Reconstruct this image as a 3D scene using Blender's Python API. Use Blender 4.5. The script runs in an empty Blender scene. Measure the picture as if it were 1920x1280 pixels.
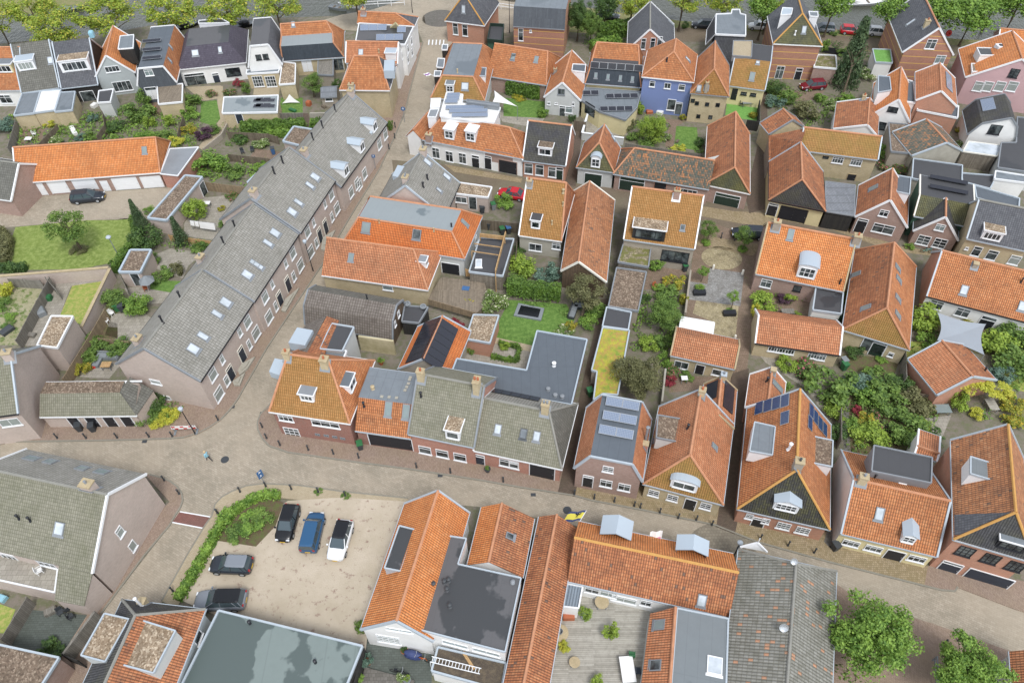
import bpy,bmesh,math,random
from mathutils import Vector,Matrix
from mathutils.bvhtree import BVHTree
R_=math.radians
scene=bpy.context.scene
COL=scene.collection
random.seed(7)

# ------------------------------------------------------------------ camera, sky, sun, exposure
CAM_H=66.0
PITCH,ROLL,FPX=R_(49.0),R_(-1.0),1400.0          # pitch below the horizon, focal length in px of a 1920 px wide frame
cam_d=bpy.data.cameras.new('camera'); cam=bpy.data.objects.new('camera',cam_d); COL.objects.link(cam)
cam_d.sensor_width=36.0; cam_d.lens=FPX/1920*36.0; cam_d.clip_end=3000; cam_d.clip_start=1
cam.matrix_world=Matrix.Translation((0,0,CAM_H)) @ Matrix.Rotation(R_(90)-PITCH,4,'X') @ Matrix.Rotation(ROLL,4,'Z')
scene.camera=cam
scene.render.resolution_x,scene.render.resolution_y=1024,682
SUN_EL,SUN_AZ=R_(60),R_(160)                         # azimuth clockwise from +Y
w_=bpy.data.worlds.new('World'); scene.world=w_; w_.use_nodes=True
wn=w_.node_tree.nodes; wl=w_.node_tree.links
sky=wn.new('ShaderNodeTexSky'); sky.sky_type='NISHITA'; sky.sun_disc=False
sky.sun_elevation=SUN_EL; sky.sun_rotation=SUN_AZ; sky.air_density=1.0; sky.dust_density=1.0; sky.ozone_density=1.0
bg=wn['Background']; bg.inputs['Strength'].default_value=0.15
hs=wn.new('ShaderNodeHueSaturation'); hs.inputs['Saturation'].default_value=0.3
wl.new(sky.outputs['Color'],hs.inputs['Color']); wl.new(hs.outputs['Color'],bg.inputs['Color'])
sun_d=bpy.data.lights.new('sun','SUN'); sun_d.energy=1.3; sun_d.angle=R_(16); sun_d.color=(1.0,.985,.96)
sun=bpy.data.objects.new('sun',sun_d); COL.objects.link(sun)
sun.rotation_euler=(R_(90)-SUN_EL,0,R_(180)-SUN_AZ+0.0)
scene.view_settings.view_transform='Standard'; scene.view_settings.look='None'
scene.view_settings.exposure=0.8; scene.view_settings.gamma=1.0

# ------------------------------------------------------------------ picture point -> place on the ground (or at height z)
TS=3.764; TX=(0,480,960,1420); TY=(0,320,640,940)
def pix(p):
    if len(p) == 3:
        r,c=divmod(p[0],10); return TX[c]+p[1]/TS,TY[r]+p[2]/TS
    return p
RW=cam.matrix_world.to_3x3()
def ray(p):
    p=pix(p); return RW @ Vector(((p[0]-960)/FPX,-(p[1]-640)/FPX,-1.0))
CO=Vector((0,0,CAM_H))
def G(p,z=0.0):
    d=ray(p); return CO+d*((z-CAM_H)/d.z)

# ------------------------------------------------------------------ mesh collector
class MB:
    def __init__(s):s.v=[]; s.f=[]; s.m=[]; s.sm=False
    def add(s,vs,fs,m=0):
        o=len(s.v); s.v += [Vector(v) for v in vs]
        for f in fs:s.f.append([i+o for i in f]); s.m.append(m)
    def face(s,vs,m=0):s.add(vs,[list(range(len(vs)))],m)
    def box(s,c,e,m=0,M=None,bev=0):
        x,y,z=c; a,b,h=e[0]/2,e[1]/2,e[2]/2
        vs=[Vector((x+i*a,y+j*b,z+k*h)) for k in (-1,1) for j in (-1,1) for i in (-1,1)]
        if M:vs=[M @ v for v in vs]
        s.add(vs,[(0,2,3,1),(4,5,7,6),(0,1,5,4),(2,6,7,3),(0,4,6,2),(1,3,7,5)],m)
    def bar(s,a,b,w,h,m=0,up=Vector((0,0,1))):
        a,b=Vector(a),Vector(b); d=(b-a)
        if d.length<1e-6:return
        d.normalize(); r=d.cross(up)
        if r.length<1e-4:r=d.cross(Vector((1,0,0)))
        r.normalize(); t=r.cross(d)
        vs=[q+r*(i*w/2)+t*(j*h/2) for q in (a,b) for i,j in ((-1,-1),(1,-1),(1,1),(-1,1))]
        s.add(vs,[(3,2,1,0),(4,5,6,7),(0,1,5,4),(1,2,6,5),(2,3,7,6),(3,0,4,7)],m)
    def tube(s,pts,r,n=8,m=0,caps=True):
        pts=[Vector(p) for p in pts]; rr=r if isinstance(r,(list,tuple)) else [r]*len(pts)
        rings=[]
        for i,p in enumerate(pts):
            d=(pts[min(i+1,len(pts)-1)]-pts[max(i-1,0)]).normalized()
            x=d.cross(Vector((0,0,1)))
            if x.length<1e-3:x=Vector((1,0,0))
            x.normalize(); y=x.cross(d)
            rings.append([p+(x*math.cos(2*math.pi*k/n)+y*math.sin(2*math.pi*k/n))*rr[i] for k in range(n)])
        o=len(s.v)
        for g in rings:s.v += g
        for i in range(len(pts)-1):
            for k in range(n):
                s.f.append([o+i*n+k,o+i*n+(k+1) % n,o+(i+1)*n+(k+1) % n,o+(i+1)*n+k]); s.m.append(m)
        if caps:
            s.f.append([o+k for k in range(n)][::-1]); s.m.append(m)
            s.f.append([o+(len(pts)-1)*n+k for k in range(n)]); s.m.append(m)
    def lathe(s,prof,c=(0,0,0),n=12,m=0):
        o=len(s.v); c=Vector(c)
        for r,z in prof:
            for k in range(n):
                a=2*math.pi*k/n; s.v.append(c+Vector((r*math.cos(a),r*math.sin(a),z)))
        for i in range(len(prof)-1):
            for k in range(n):
                s.f.append([o+i*n+k,o+i*n+(k+1) % n,o+(i+1)*n+(k+1) % n,o+(i+1)*n+k]); s.m.append(m)
        s.f.append([o+(len(prof)-1)*n+k for k in range(n)]); s.m.append(m)
    def prism(s,poly,z0,z1,m=0,mt=None):
        n=len(poly); A=sum(poly[i][0]*poly[(i+1) % n][1]-poly[(i+1) % n][0]*poly[i][1] for i in range(n))
        if A<0:poly=poly[::-1]
        vs=[(p[0],p[1],z0) for p in poly]+[(p[0],p[1],z1) for p in poly]
        s.add(vs,[[i,(i+1) % n,n+(i+1) % n,n+i] for i in range(n)],m)
        s.add(vs,[list(range(n))[::-1]],m); s.add(vs,[list(range(n,2*n))],m if mt is None else mt)
    def build(s,name,mats,parent=None,smooth=False,M=None):
        me=bpy.data.meshes.new(name)
        me.from_pydata([tuple(M @ v if M else v) for v in s.v],[],s.f)
        if not isinstance(mats,(list,tuple)):mats=[mats]
        for m in mats:me.materials.append(MAT(m) if isinstance(m,str) else m)
        uv=me.uv_layers.new(name='UVMap').data
        for poly in me.polygons:
            poly.material_index=min(s.m[poly.index],len(mats)-1); poly.use_smooth=smooth
            n=poly.normal
            if abs(n.z)>.98:u=Vector((1,0,0)); v=Vector((0,1,0))
            else:
                u=Vector((-n.y,n.x,0)).normalized(); v=n.cross(u)
            for li in poly.loop_indices:
                p=me.vertices[me.loops[li].vertex_index].co; uv[li].uv=(p.dot(u),p.dot(v))
        o=bpy.data.objects.new(name,me); COL.objects.link(o)
        if parent:o.parent=parent
        return o

def tag(o,label=None,cat=None,group=None,kind=None):
    if label:o['label']=label
    if cat:o['category']=cat
    if group:o['group']=group
    if kind:o['kind']=kind
    return o
def empty(name,loc,rz=0,label=None,cat=None,group=None):
    o=bpy.data.objects.new(name,None); COL.objects.link(o); o.location=loc; o.rotation_euler=(0,0,rz); o.empty_display_size=.5
    return tag(o,label,cat,group)
def copy_tree(o,parent=None):
    c=o.copy(); COL.objects.link(c); c.parent=parent
    for ch in list(o.children):copy_tree(ch,c)
    return c

# ------------------------------------------------------------------ materials
def lin(c):
    if isinstance(c,str):c=tuple(int(c[i:i+2],16)/255 for i in (0,2,4))
    return tuple((x/12.92 if x <= .04045 else ((x+.055)/1.055) ** 2.4) for x in c[:3])+(1,)
_M={}
class NT:
    def __init__(s,name):
        s.m=bpy.data.materials.new(name); s.m.use_nodes=True; s.n=s.m.node_tree.nodes; s.l=s.m.node_tree.links
        s.b=s.n['Principled BSDF']; s.b.inputs['Roughness'].default_value=.8
    def new(s,t,**k):
        x=s.n.new(t)
        for a,b in k.items():setattr(x,a,b)
        return x
    def con(s,a,b):s.l.new(a,b)
    def math(s,op,a,b=None,c=None):
        x=s.new('ShaderNodeMath',operation=op)
        for i,q in enumerate((a,b,c)):
            if q is None:continue
            if isinstance(q,(int,float)):x.inputs[i].default_value=q
            else:s.con(q,x.inputs[i])
        return x.outputs[0]
    def mix(s,f,a,b,mode='MIX'):
        x=s.new('ShaderNodeMix',data_type='RGBA',blend_type=mode)
        for i,q in ((0,f),(6,a),(7,b)):
            if isinstance(q,(int,float)):x.inputs[i].default_value=q
            elif isinstance(q,(tuple,str)):x.inputs[i].default_value=lin(q) if isinstance(q,str) else q
            else:s.con(q,x.inputs[i])
        return x.outputs[2]
    def noise(s,vec,scale,detail=4,rough=.6):
        x=s.new('ShaderNodeTexNoise'); x.inputs['Scale'].default_value=scale; x.inputs['Detail'].default_value=detail; x.inputs['Roughness'].default_value=rough
        if vec is not None:s.con(vec,x.inputs['Vector'])
        return x.outputs['Fac']
    def ramp(s,f,a,b):
        x=s.new('ShaderNodeMapRange'); x.inputs[1].default_value=a; x.inputs[2].default_value=b; x.clamp=True; s.con(f,x.inputs[0]); return x.outputs[0]
    def white(s,vec):
        x=s.new('ShaderNodeTexWhiteNoise',noise_dimensions='3D'); s.con(vec,x.inputs['Vector']); return x
    def comb(s,a,b,c=0):
        x=s.new('ShaderNodeCombineXYZ')
        for i,q in enumerate((a,b,c)):
            if isinstance(q,(int,float)):x.inputs[i].default_value=q
            else:s.con(q,x.inputs[i])
        return x.outputs[0]
    def uv(s):
        x=s.new('ShaderNodeTexCoord'); sp=s.new('ShaderNodeSeparateXYZ'); s.con(x.outputs['UV'],sp.inputs[0])
        return x.outputs['UV'],sp.outputs[0],sp.outputs[1]
    def pos(s):return s.new('ShaderNodeNewGeometry').outputs['Position']
    def rnd(s):return s.new('ShaderNodeObjectInfo').outputs['Random']
    def bump(s,h,st,dist):
        x=s.new('ShaderNodeBump'); x.inputs['Strength'].default_value=st; x.inputs['Distance'].default_value=dist; s.con(h,x.inputs['Height']); s.con(x.outputs[0],s.b.inputs['Normal'])
    def col(s,c,rough=None,metal=None):
        if isinstance(c,str):s.b.inputs['Base Color'].default_value=lin(c)
        else:s.con(c,s.b.inputs['Base Color'])
        if rough is not None:
            if isinstance(rough,(int,float)):s.b.inputs['Roughness'].default_value=rough
            else:s.con(rough,s.b.inputs['Roughness'])
        if metal is not None:s.b.inputs['Metallic'].default_value=metal
        return s.m

def m_tile(name,a,b,c,tw=.21,th=.31,dirt='3a3028',da=.35,moss=None,ma=0,patch=None,pa=0,flat=False,odd=None,oa=0,bst=1.0):
    """a,b,c: three tile colours mixed tile by tile; moss and patches in blotches"""
    t=NT(name); uv,u,v=t.uv(); P=t.pos()
    off=t.math('MULTIPLY',t.rnd(),37.0)
    us=t.math('ADD',t.math('DIVIDE',u,tw),off); vs=t.math('DIVIDE',v,th)
    iu,iv=t.math('FLOOR',us),t.math('FLOOR',vs); fu,fv=t.math('FRACT',us),t.math('FRACT',vs)
    w=t.white(t.comb(iu,iv,off)).outputs['Value']; w2=t.white(t.comb(iv,iu,3.3)).outputs['Value']
    big=t.noise(P,.35,5,.65); mid=t.noise(P,1.7,4)
    k=t.math('ADD',t.math('MULTIPLY',w,.4),t.math('MULTIPLY',t.ramp(mid,.3,.7),.6))
    col=t.mix(t.ramp(k,.15,.85),a,b); col=t.mix(t.math('MULTIPLY',t.ramp(w2,.7,.98),.4),col,c)
    if odd:col=t.mix(t.math('GREATER_THAN',t.white(t.comb(iu,iv,9.1)).outputs['Value'],1-oa),col,odd)
    if moss:col=t.mix(t.math('MULTIPLY',t.ramp(big,.42,.62),ma),col,moss)
    if patch:col=t.mix(t.math('MULTIPLY',t.ramp(t.math('ADD',t.noise(P,.6,6,.7),t.math('MULTIPLY',w,.12)),.52,.6),pa),col,patch)
    col=t.mix(t.math('MULTIPLY',t.ramp(t.noise(P,.9,6,.7),.5,.72),da),col,dirt)
    # pantile relief: rolls across, laps up the slope
    gr=t.math('ABSOLUTE',t.math('SINE',t.math('MULTIPLY',fu,math.pi)))
    lap=t.math('SUBTRACT',1.0,fv)
    h=t.math('ADD',t.math('MULTIPLY',gr,.25 if flat else .8),t.math('MULTIPLY',lap,.7))
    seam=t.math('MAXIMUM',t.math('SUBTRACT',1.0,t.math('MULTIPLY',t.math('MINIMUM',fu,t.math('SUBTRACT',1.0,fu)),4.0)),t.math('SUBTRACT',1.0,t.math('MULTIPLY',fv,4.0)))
    col=t.mix(t.math('MULTIPLY',t.ramp(seam,0,1),.68),col,dirt)  # joint dirt plus the shade of the grooves between tiles, painted into the colour
    t.bump(h,.9*bst,.08)
    col=t.mix(t.math('MULTIPLY',t.ramp(t.noise(P,.28,7,.75),.45,.68),.3),col,dirt)
    hv=t.new('ShaderNodeHueSaturation'); hv.inputs['Hue'].default_value=.508; hv.inputs['Saturation'].default_value=1.0; hv.inputs['Value'].default_value=1.06; t.con(col,hv.inputs['Color'])
    return t.col(hv.outputs[0],.75)

def m_brick(name,a,b,mortar,bw=.22,bh=.065,stain='6a6055',sa=.3,band=None):
    t=NT(name); uv,u,v=t.uv(); P=t.pos()
    br=t.new('ShaderNodeTexBrick'); t.con(uv,br.inputs['Vector']); br.inputs['Scale'].default_value=1
    br.inputs['Brick Width'].default_value=bw; br.inputs['Row Height'].default_value=bh; br.inputs['Mortar Size'].default_value=.008
    br.inputs['Color1'].default_value=lin(a); br.inputs['Color2'].default_value=lin(b); br.inputs['Mortar'].default_value=lin(mortar)
    col=t.mix(t.math('MULTIPLY',t.ramp(t.noise(P,.55,6,.7),.42,.68),sa),br.outputs['Color'],stain)
    col=t.mix(t.math('MULTIPLY',t.ramp(t.noise(P,3.0,4),.45,.7),.25),col,a)
    if band:
        f=t.math('FRACT',t.math('DIVIDE',v,1.15)); col=t.mix(t.math('LESS_THAN',f,.1),col,band)
    t.bump(br.outputs['Fac'],-.3,.01)
    return t.col(col,.9)

def m_plain(name,c,rough=.7,var=.12,dark='50504a',sc=.8,metal=None,grain=0):
    t=NT(name); P=t.pos()
    f=t.math('MULTIPLY',t.ramp(t.noise(P,sc,6,.7),.4,.75),var)
    col=t.mix(f,lin(c),dark)
    if grain:col=t.mix(t.math('MULTIPLY',t.ramp(t.noise(P,9,3),.35,.7),grain),col,dark)
    return t.col(col,rough,metal)

def m_bitumen(name,c,wet,seam='40444a',sw=1.0,sp=.3,puddle=.58):
    t=NT(name); uv,u,v=t.uv(); P=t.pos()
    n=t.noise(P,.16,5,.5); pd=t.ramp(n,puddle,puddle+.018)
    col=t.mix(t.math('MULTIPLY',t.noise(P,1.2,6,.7),.5),lin(c),seam)
    s1=t.math('LESS_THAN',t.math('FRACT',t.math('DIVIDE',u,sw)),.05); s2=t.math('LESS_THAN',t.math('FRACT',t.math('DIVIDE',v,sw*5.3)),.008)
    col=t.mix(t.math('MULTIPLY',t.math('MAXIMUM',s1,s2),sp),col,seam)
    col=t.mix(pd,col,wet)
    return t.col(col,t.math('SUBTRACT',.7,t.math('MULTIPLY',pd,.35)))

def m_gravel(name,a,b,c,sc=7.5,moss=None):
    t=NT(name); P=t.pos()
    vo=t.new('ShaderNodeTexVoronoi'); vo.inputs['Scale'].default_value=sc; t.con(P,vo.inputs['Vector'])
    sp=t.new('ShaderNodeSeparateColor'); t.con(vo.outputs['Color'],sp.inputs[0])
    col=t.mix(sp.outputs[0],a,b); col=t.mix(t.ramp(sp.outputs[1],.6,.95),col,c)
    col=t.mix(t.math('MULTIPLY',t.ramp(t.noise(P,.8,5,.7),.45,.7),.55),col,'4a4033')
    if moss:col=t.mix(t.ramp(t.noise(P,1.1,5,.65),.45,.55),col,moss)
    t.bump(vo.outputs['Distance'],.6,.05)
    return t.col(col,.95)

def m_paver(name,a,b,mortar,bw=.21,bh=.1,stain='5c5a50',sa=.35,rot=0,moss=None,ms=(.5,.7),big=None,bumpy=.3):
    t=NT(name); P=t.pos()
    mp=t.new('ShaderNodeMapping'); mp.inputs['Rotation'].default_value=(0,0,rot); t.con(P,mp.inputs['Vector'])
    br=t.new('ShaderNodeTexBrick'); t.con(mp.outputs[0],br.inputs['Vector']); br.inputs['Scale'].default_value=1
    br.inputs['Brick Width'].default_value=bw; br.inputs['Row Height'].default_value=bh; br.inputs['Mortar Size'].default_value=.012
    br.inputs['Color1'].default_value=lin(a); br.inputs['Color2'].default_value=lin(b); br.inputs['Mortar'].default_value=lin(mortar)
    col=t.mix(t.math('MULTIPLY',t.ramp(t.noise(P,.3,8,.72),.42,.68),sa),br.outputs['Color'],stain)
    if big:col=t.mix(t.math('MULTIPLY',t.ramp(t.noise(P,.11,5,.6),.45,.62),.6),col,big)
    if moss:col=t.mix(t.math('MULTIPLY',t.ramp(t.noise(P,.7,6,.75),*ms),.8),col,moss)
    col=t.mix(t.math('MULTIPLY',t.ramp(t.noise(P,4,3),.45,.75),.3),col,mortar)
    t.bump(br.outputs['Fac'],-bumpy,.01)
    return t.col(col,.9)

def m_mottle(name,a,b,c,s1=.5,s2=3,rough=.95,bst=.4,thr=(.45,.6)):
    t=NT(name); P=t.pos()
    col=t.mix(t.ramp(t.noise(P,s1,6,.7),.35,.65),a,b)
    n2=t.noise(P,s2,6,.75); col=t.mix(t.ramp(n2,*thr),col,c)
    t.bump(t.noise(P,8,4),bst,.08)
    return t.col(col,rough)

def m_leaf(name,a,b,c=None):
    t=NT(name); g=t.new('ShaderNodeNewGeometry'); r=g.outputs['Random Per Island']; P=g.outputs['Position']
    col=t.mix(t.ramp(t.math('ADD',t.math('MULTIPLY',r,.4),t.math('MULTIPLY',t.noise(P,1.0,3),1.1)),.5,1.0),a,b)
    if c:col=t.mix(t.math('GREATER_THAN',r,.86),col,c)
    t.b.inputs['Subsurface Weight'].default_value=0
    d=t.new('ShaderNodeBsdfTranslucent'); t.con(col,d.inputs['Color']); mx=t.new('ShaderNodeMixShader'); mx.inputs[0].default_value=.3
    t.con(t.b.outputs[0],mx.inputs[1]); t.con(d.outputs[0],mx.inputs[2]); t.con(mx.outputs[0],t.n['Material Output'].inputs['Surface'])
    return t.col(col,.6)

def m_plank(name,a,b,gap='2a2622',pw=.14,axis=0,rough=.85):
    t=NT(name); uv,u,v=t.uv(); q=(u,v)[axis]; o=(v,u)[axis]
    s=t.math('DIVIDE',q,pw); i=t.math('FLOOR',s); f=t.math('FRACT',s)
    w=t.white(t.comb(i,t.math('FLOOR',t.math('DIVIDE',o,2.2)),1)).outputs['Value']
    col=t.mix(w,a,b); col=t.mix(t.math('MULTIPLY',t.ramp(t.noise(t.pos(),2.5,6,.75),.45,.7),.45),col,gap)
    col=t.mix(t.math('MULTIPLY',t.math('LESS_THAN',f,.12),.8),col,gap)
    return t.col(col,rough)

def m_glass(name,c,rough=.08):
    t=NT(name); P=t.pos(); col=t.mix(t.math('MULTIPLY',t.ramp(t.noise(P,.8,3),.4,.65),.5),lin(c),'8a9494')
    t.b.inputs['IOR'].default_value=1.5
    return t.col(col,rough)
def m_solar(name,c,line,cw=.16):
    t=NT(name); uv,u,v=t.uv()
    a=t.math('LESS_THAN',t.math('FRACT',t.math('DIVIDE',u,cw)),.1); b=t.math('LESS_THAN',t.math('FRACT',t.math('DIVIDE',v,cw)),.1)
    return t.col(t.mix(t.math('MULTIPLY',t.math('MAXIMUM',a,b),.6),lin(c),line),.15)
def m_water():
    t=NT('water'); P=t.pos(); mp=t.new('ShaderNodeMapping'); mp.inputs['Scale'].default_value=(1,.6,1); t.con(P,mp.inputs['Vector'])
    t.bump(t.noise(mp.outputs[0],1.6,5,.65),.6,.2); t.b.inputs['IOR'].default_value=1.5
    return t.col('4a4c42',.06)
MATDEF={}
def MAT(k):
    if k not in _M:_M[k]=MATDEF[k](k)
    return _M[k]
def D(k,f,*a,**kw):MATDEF[k]=lambda n:f(n,*a,**kw)
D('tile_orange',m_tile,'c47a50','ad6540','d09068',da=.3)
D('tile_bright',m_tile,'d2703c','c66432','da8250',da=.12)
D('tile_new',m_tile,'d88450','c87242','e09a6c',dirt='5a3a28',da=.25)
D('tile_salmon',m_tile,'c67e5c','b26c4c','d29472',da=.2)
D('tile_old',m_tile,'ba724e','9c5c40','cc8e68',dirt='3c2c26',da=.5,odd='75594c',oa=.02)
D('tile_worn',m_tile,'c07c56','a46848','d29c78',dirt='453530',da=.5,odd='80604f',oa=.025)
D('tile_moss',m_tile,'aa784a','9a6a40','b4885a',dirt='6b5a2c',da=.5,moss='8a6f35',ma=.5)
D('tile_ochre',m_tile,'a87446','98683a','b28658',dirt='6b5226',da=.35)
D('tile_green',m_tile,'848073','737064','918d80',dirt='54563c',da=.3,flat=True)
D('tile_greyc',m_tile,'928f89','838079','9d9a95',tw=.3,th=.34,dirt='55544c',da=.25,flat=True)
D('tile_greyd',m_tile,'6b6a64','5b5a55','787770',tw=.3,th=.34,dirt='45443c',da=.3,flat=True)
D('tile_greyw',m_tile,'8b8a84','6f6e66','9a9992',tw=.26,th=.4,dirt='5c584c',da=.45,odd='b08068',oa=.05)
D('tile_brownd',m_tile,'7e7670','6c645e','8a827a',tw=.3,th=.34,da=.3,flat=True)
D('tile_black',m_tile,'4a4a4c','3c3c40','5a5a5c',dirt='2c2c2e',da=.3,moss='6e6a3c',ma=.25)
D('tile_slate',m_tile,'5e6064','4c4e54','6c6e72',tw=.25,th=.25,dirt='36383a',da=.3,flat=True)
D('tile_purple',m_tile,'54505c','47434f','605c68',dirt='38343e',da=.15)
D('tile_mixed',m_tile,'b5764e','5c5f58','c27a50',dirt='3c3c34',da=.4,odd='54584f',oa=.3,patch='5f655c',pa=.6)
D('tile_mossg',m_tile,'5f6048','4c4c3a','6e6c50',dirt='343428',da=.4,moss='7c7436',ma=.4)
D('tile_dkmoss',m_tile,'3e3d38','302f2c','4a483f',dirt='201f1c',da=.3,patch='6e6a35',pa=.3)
D('ridge_orange',m_plain,'c08a68',.8,.45,'7a5440',2)
D('ridge_grey',m_plain,'8a8982',.8,.3,'55544c',2)
D('ridge_yellow',m_plain,'c29452',.8,.3,'8a5a30',2)
D('brick_mauve',m_brick,'c0b0a6','b0a096','bcb4ac',sa=.15)
D('brick_red',m_brick,'b87c68','a06656','b0a094',sa=.2)
D('brick_dark',m_brick,'9c6858','84524a','988a80',sa=.25)
D('brick_brown',m_brick,'a88c80','947468','a89c94',sa=.25)
D('brick_yellow',m_brick,'c2b28e','b0a07c','c0b6a2',sa=.35,stain='7d7458')
D('brick_band',m_brick,'b07a64','9c6856','9a8878',sa=.2,band='cda65f')
D('brick_orange',m_brick,'c28a72','b07860','a89482',sa=.2)
D('brick_grey',m_brick,'a39a8c','928878','a8a298',sa=.3)
D('render_cream',m_plain,'d8cca0',.85,.25,'8a8060')
D('render_white',m_plain,'e4e4e2',.8,.18,'8c8c84')
D('render_grey',m_plain,'a9b0b0',.85,.2,'70767a')
D('render_lgrey',m_plain,'c3c6c4',.85,.2,'8a8c8a')
D('render_blue',m_plain,'7484b0',.8,.12,'5c6a90')
D('render_pink',m_plain,'c0a0a2',.8,.2,'8a7678')
D('render_stained',m_plain,'c2b898',.9,.7,'77703f',.5)
D('render_conc',m_plain,'a8a498',.9,.4,'6c685c')
D('white',m_plain,'e4e6e8',.55,.1,'9aa0a2')
D('offwhite',m_plain,'e2dfd4',.6,.15,'98907c')
D('zinc',m_plain,'aeb8c0',.5,.2,'7c8890',1.2)
D('zinc_blue',m_plain,'a8b4be',.5,.15,'9aa8b4',1.2)
D('lead',m_plain,'84898e',.6,.3,'5a5e62')
D('alu',m_plain,'b8bcc0',.35,.1,metal=.6)
D('black_paint',m_plain,'22242a',.5,.15,'3a3c40')
D('navy_paint',m_plain,'2c3440',.5,.1,'3c4450')
D('green_paint',m_plain,'24362e',.5,.15,'38483e')
D('clad_navy',m_plank,'343c44','3c444c','22282e',.2,0)
D('clad_slate',m_plank,'565c62','4c5258','3a3e44',.2,0)
D('clad_black',m_plank,'2a2a2a','363430','141414',.16,0)
D('clad_brown',m_plank,'6c5a48','574838','30281f',.18,0)
D('clad_green',m_plank,'3f6350','38584a','2a4438',.18,0)
D('clad_greyw',m_plank,'8c8478','787064','4a443a',.16,0)
D('wood_deck',m_plank,'b0aca2','98948a','68655c',.16,1)
D('wood_deckd',m_plank,'8c8070','766c5e','4c443a',.14,0)
D('wood_new',m_plank,'c0a074','b08e60','6c5436',.12,0)
D('wood_fence',m_plank,'7d7262','665c4e','3a342c',.12,0)
D('wood_fencel',m_plank,'9c8a70','86765e','50463a',.12,0)
D('wood_grey',m_plank,'8a867e','767269','4c4943',.14,0)
D('bit_grey',m_bitumen,'7e868c','626a70',puddle=.55)
D('bit_slate',m_bitumen,'5e666e','4c545c',sw=.98,sp=.35,puddle=.64)
D('bit_dark',m_bitumen,'5c5c5e','404244',seam='4c4c4e',puddle=.47)
D('bit_black',m_bitumen,'48494c','36373a',seam='3c3c3e',puddle=.6)
D('bit_green',m_bitumen,'7a8683','545f5d',seam='626c6a',sw=2.4,puddle=.5); D('bit_mid',m_bitumen,'787f82','5f666a',seam='5c6266',sw=1.0,puddle=.62)
D('bit_lgrey',m_bitumen,'8c9496','6a7478',seam='7c8286',puddle=.6)
D('gravel_tan',m_gravel,'9c8a74','76644f','c2b29c')
D('gravel_brown',m_gravel,'7d6c5c','5c4e42','9c8c7a')
D('gravel_green',m_gravel,'8a8068','6a6450','a89c80',moss='6a6a3a')
D('sedum',m_mottle,'b8ae40','728a38','a8884c',.9,1.7,bst=1)
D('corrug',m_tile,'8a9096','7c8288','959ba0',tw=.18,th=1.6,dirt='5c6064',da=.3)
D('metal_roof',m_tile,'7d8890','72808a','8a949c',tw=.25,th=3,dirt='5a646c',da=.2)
D('roofing_light',m_plain,'e0e0de',.5,.15,'a0a09c')
D('glass',m_glass,'1c2226'); D('glass_blue',m_glass,'30404c'); D('glass_pale',m_glass,'7a8888',.12)
D('glass_sky',m_glass,'c4ccd4',.1); D('curtain',m_plain,'98a09c',.15,.3)
D('solar_blue',m_solar,'20365e','5c7298'); D('solar_black',m_solar,'2a2c34','3c3f48'); D('solar_grey',m_solar,'707c90','b8c2cc')
D('concrete',m_plain,'a8a498',.9,.35,'74705f',1.5,grain=.3)
D('kerb',m_plain,'8c887c',.9,.3,'5c584c',1.5,grain=.3)
D('stone',m_plain,'b8a888',.9,.45,'7a6c50',1.5,grain=.3)
D('road',m_paver,'aaa090','988e7e','827868',bw=.42,bh=.2,stain='6e6a5c',sa=.5,rot=.5,big='a89c8a')
D('road_dark',m_paver,'827462','726556','5c5246',stain='5c553f',sa=.4,big='74705a')
D('walk',m_paver,'a08e80','8e7c6e','6c5a4e',stain='8c7c62',sa=.4,rot=1.1)
D('cobble',m_paver,'8e8676','7c7466','645c50',bw=.3,bh=.3); D('walk_yellow',m_paver,'a5947a','8c7c60','6a6048',bw=.2,bh=.2,stain='7d7048',sa=.4,moss='7c7848',ms=(.6,.75))
D('red_band',m_paver,'8c6058','7c544c','5c443e')
D('alley',m_paver,'6c5c50','5c4e44','463c34',stain='4c4c38',sa=.4)
D('paving_grey',m_paver,'a39d92','928c82','6c675c',bw=.5,bh=.5,stain='78745f',sa=.35)
D('paving_dark',m_paver,'74706a','66625c','4c4944',bw=.3,bh=.3,stain='505248',sa=.35)
D('paving_green',m_paver,'5f6660','545a54','434844',bw=.4,bh=.2,stain='4c5048',sa=.3)
D('paving_brown',m_paver,'8c7868','7c6a5a','5c4e42',bw=.25,bh=.25,stain='5c5644',sa=.35,moss='6a6c40',ms=(.58,.7))
D('sand',m_mottle,'bcb09e','aca08c','8c766a',.25,1.6,thr=(.57,.66))
D('sandy',m_paver,'b5a992','a49880','94866c',stain='9a8c74',sa=.5)
D('pebble',m_gravel,'8c8b88','7c7b78','9c9b98',sc=9)
D('pebble_tan',m_gravel,'a39878','8a7f62','b0a488',sc=9)
D('lawn',m_mottle,'76883f','657834','8a9854',.35,1.8,bst=.8)
D('lawn_lush',m_mottle,'5a7a34','4e6e2e','6c8a42',.35,2.2,bst=.8)
D('lawn_dry',m_mottle,'8a9a48','7d9040','a8a060',.35,2.0,bst=.8)
D('turf_fake',m_mottle,'6a9a4a','629044','74a454',.5,3,bst=.5)
D('dirty_felt',m_mottle,'54493c','443b31','625644',.4,2.0,.6); D('soil',m_mottle,'6c5c48','5a4c3a','5c6438',.5,1.5,bst=.8)
D('weeds',m_mottle,'8c8a64','a39c84','5f7038',.35,1.0,bst=.8,thr=(.5,.58))
D('earth',m_mottle,'7d756a','6c655a','66684e',.3,1.2)
D('water',lambda n:m_water())
D('quay',m_mottle,'8c8260','7c7850','6c7840',.3,1.5)
D('bark',m_mottle,'5c5040','4c4234','6a6050',2,8)
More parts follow.
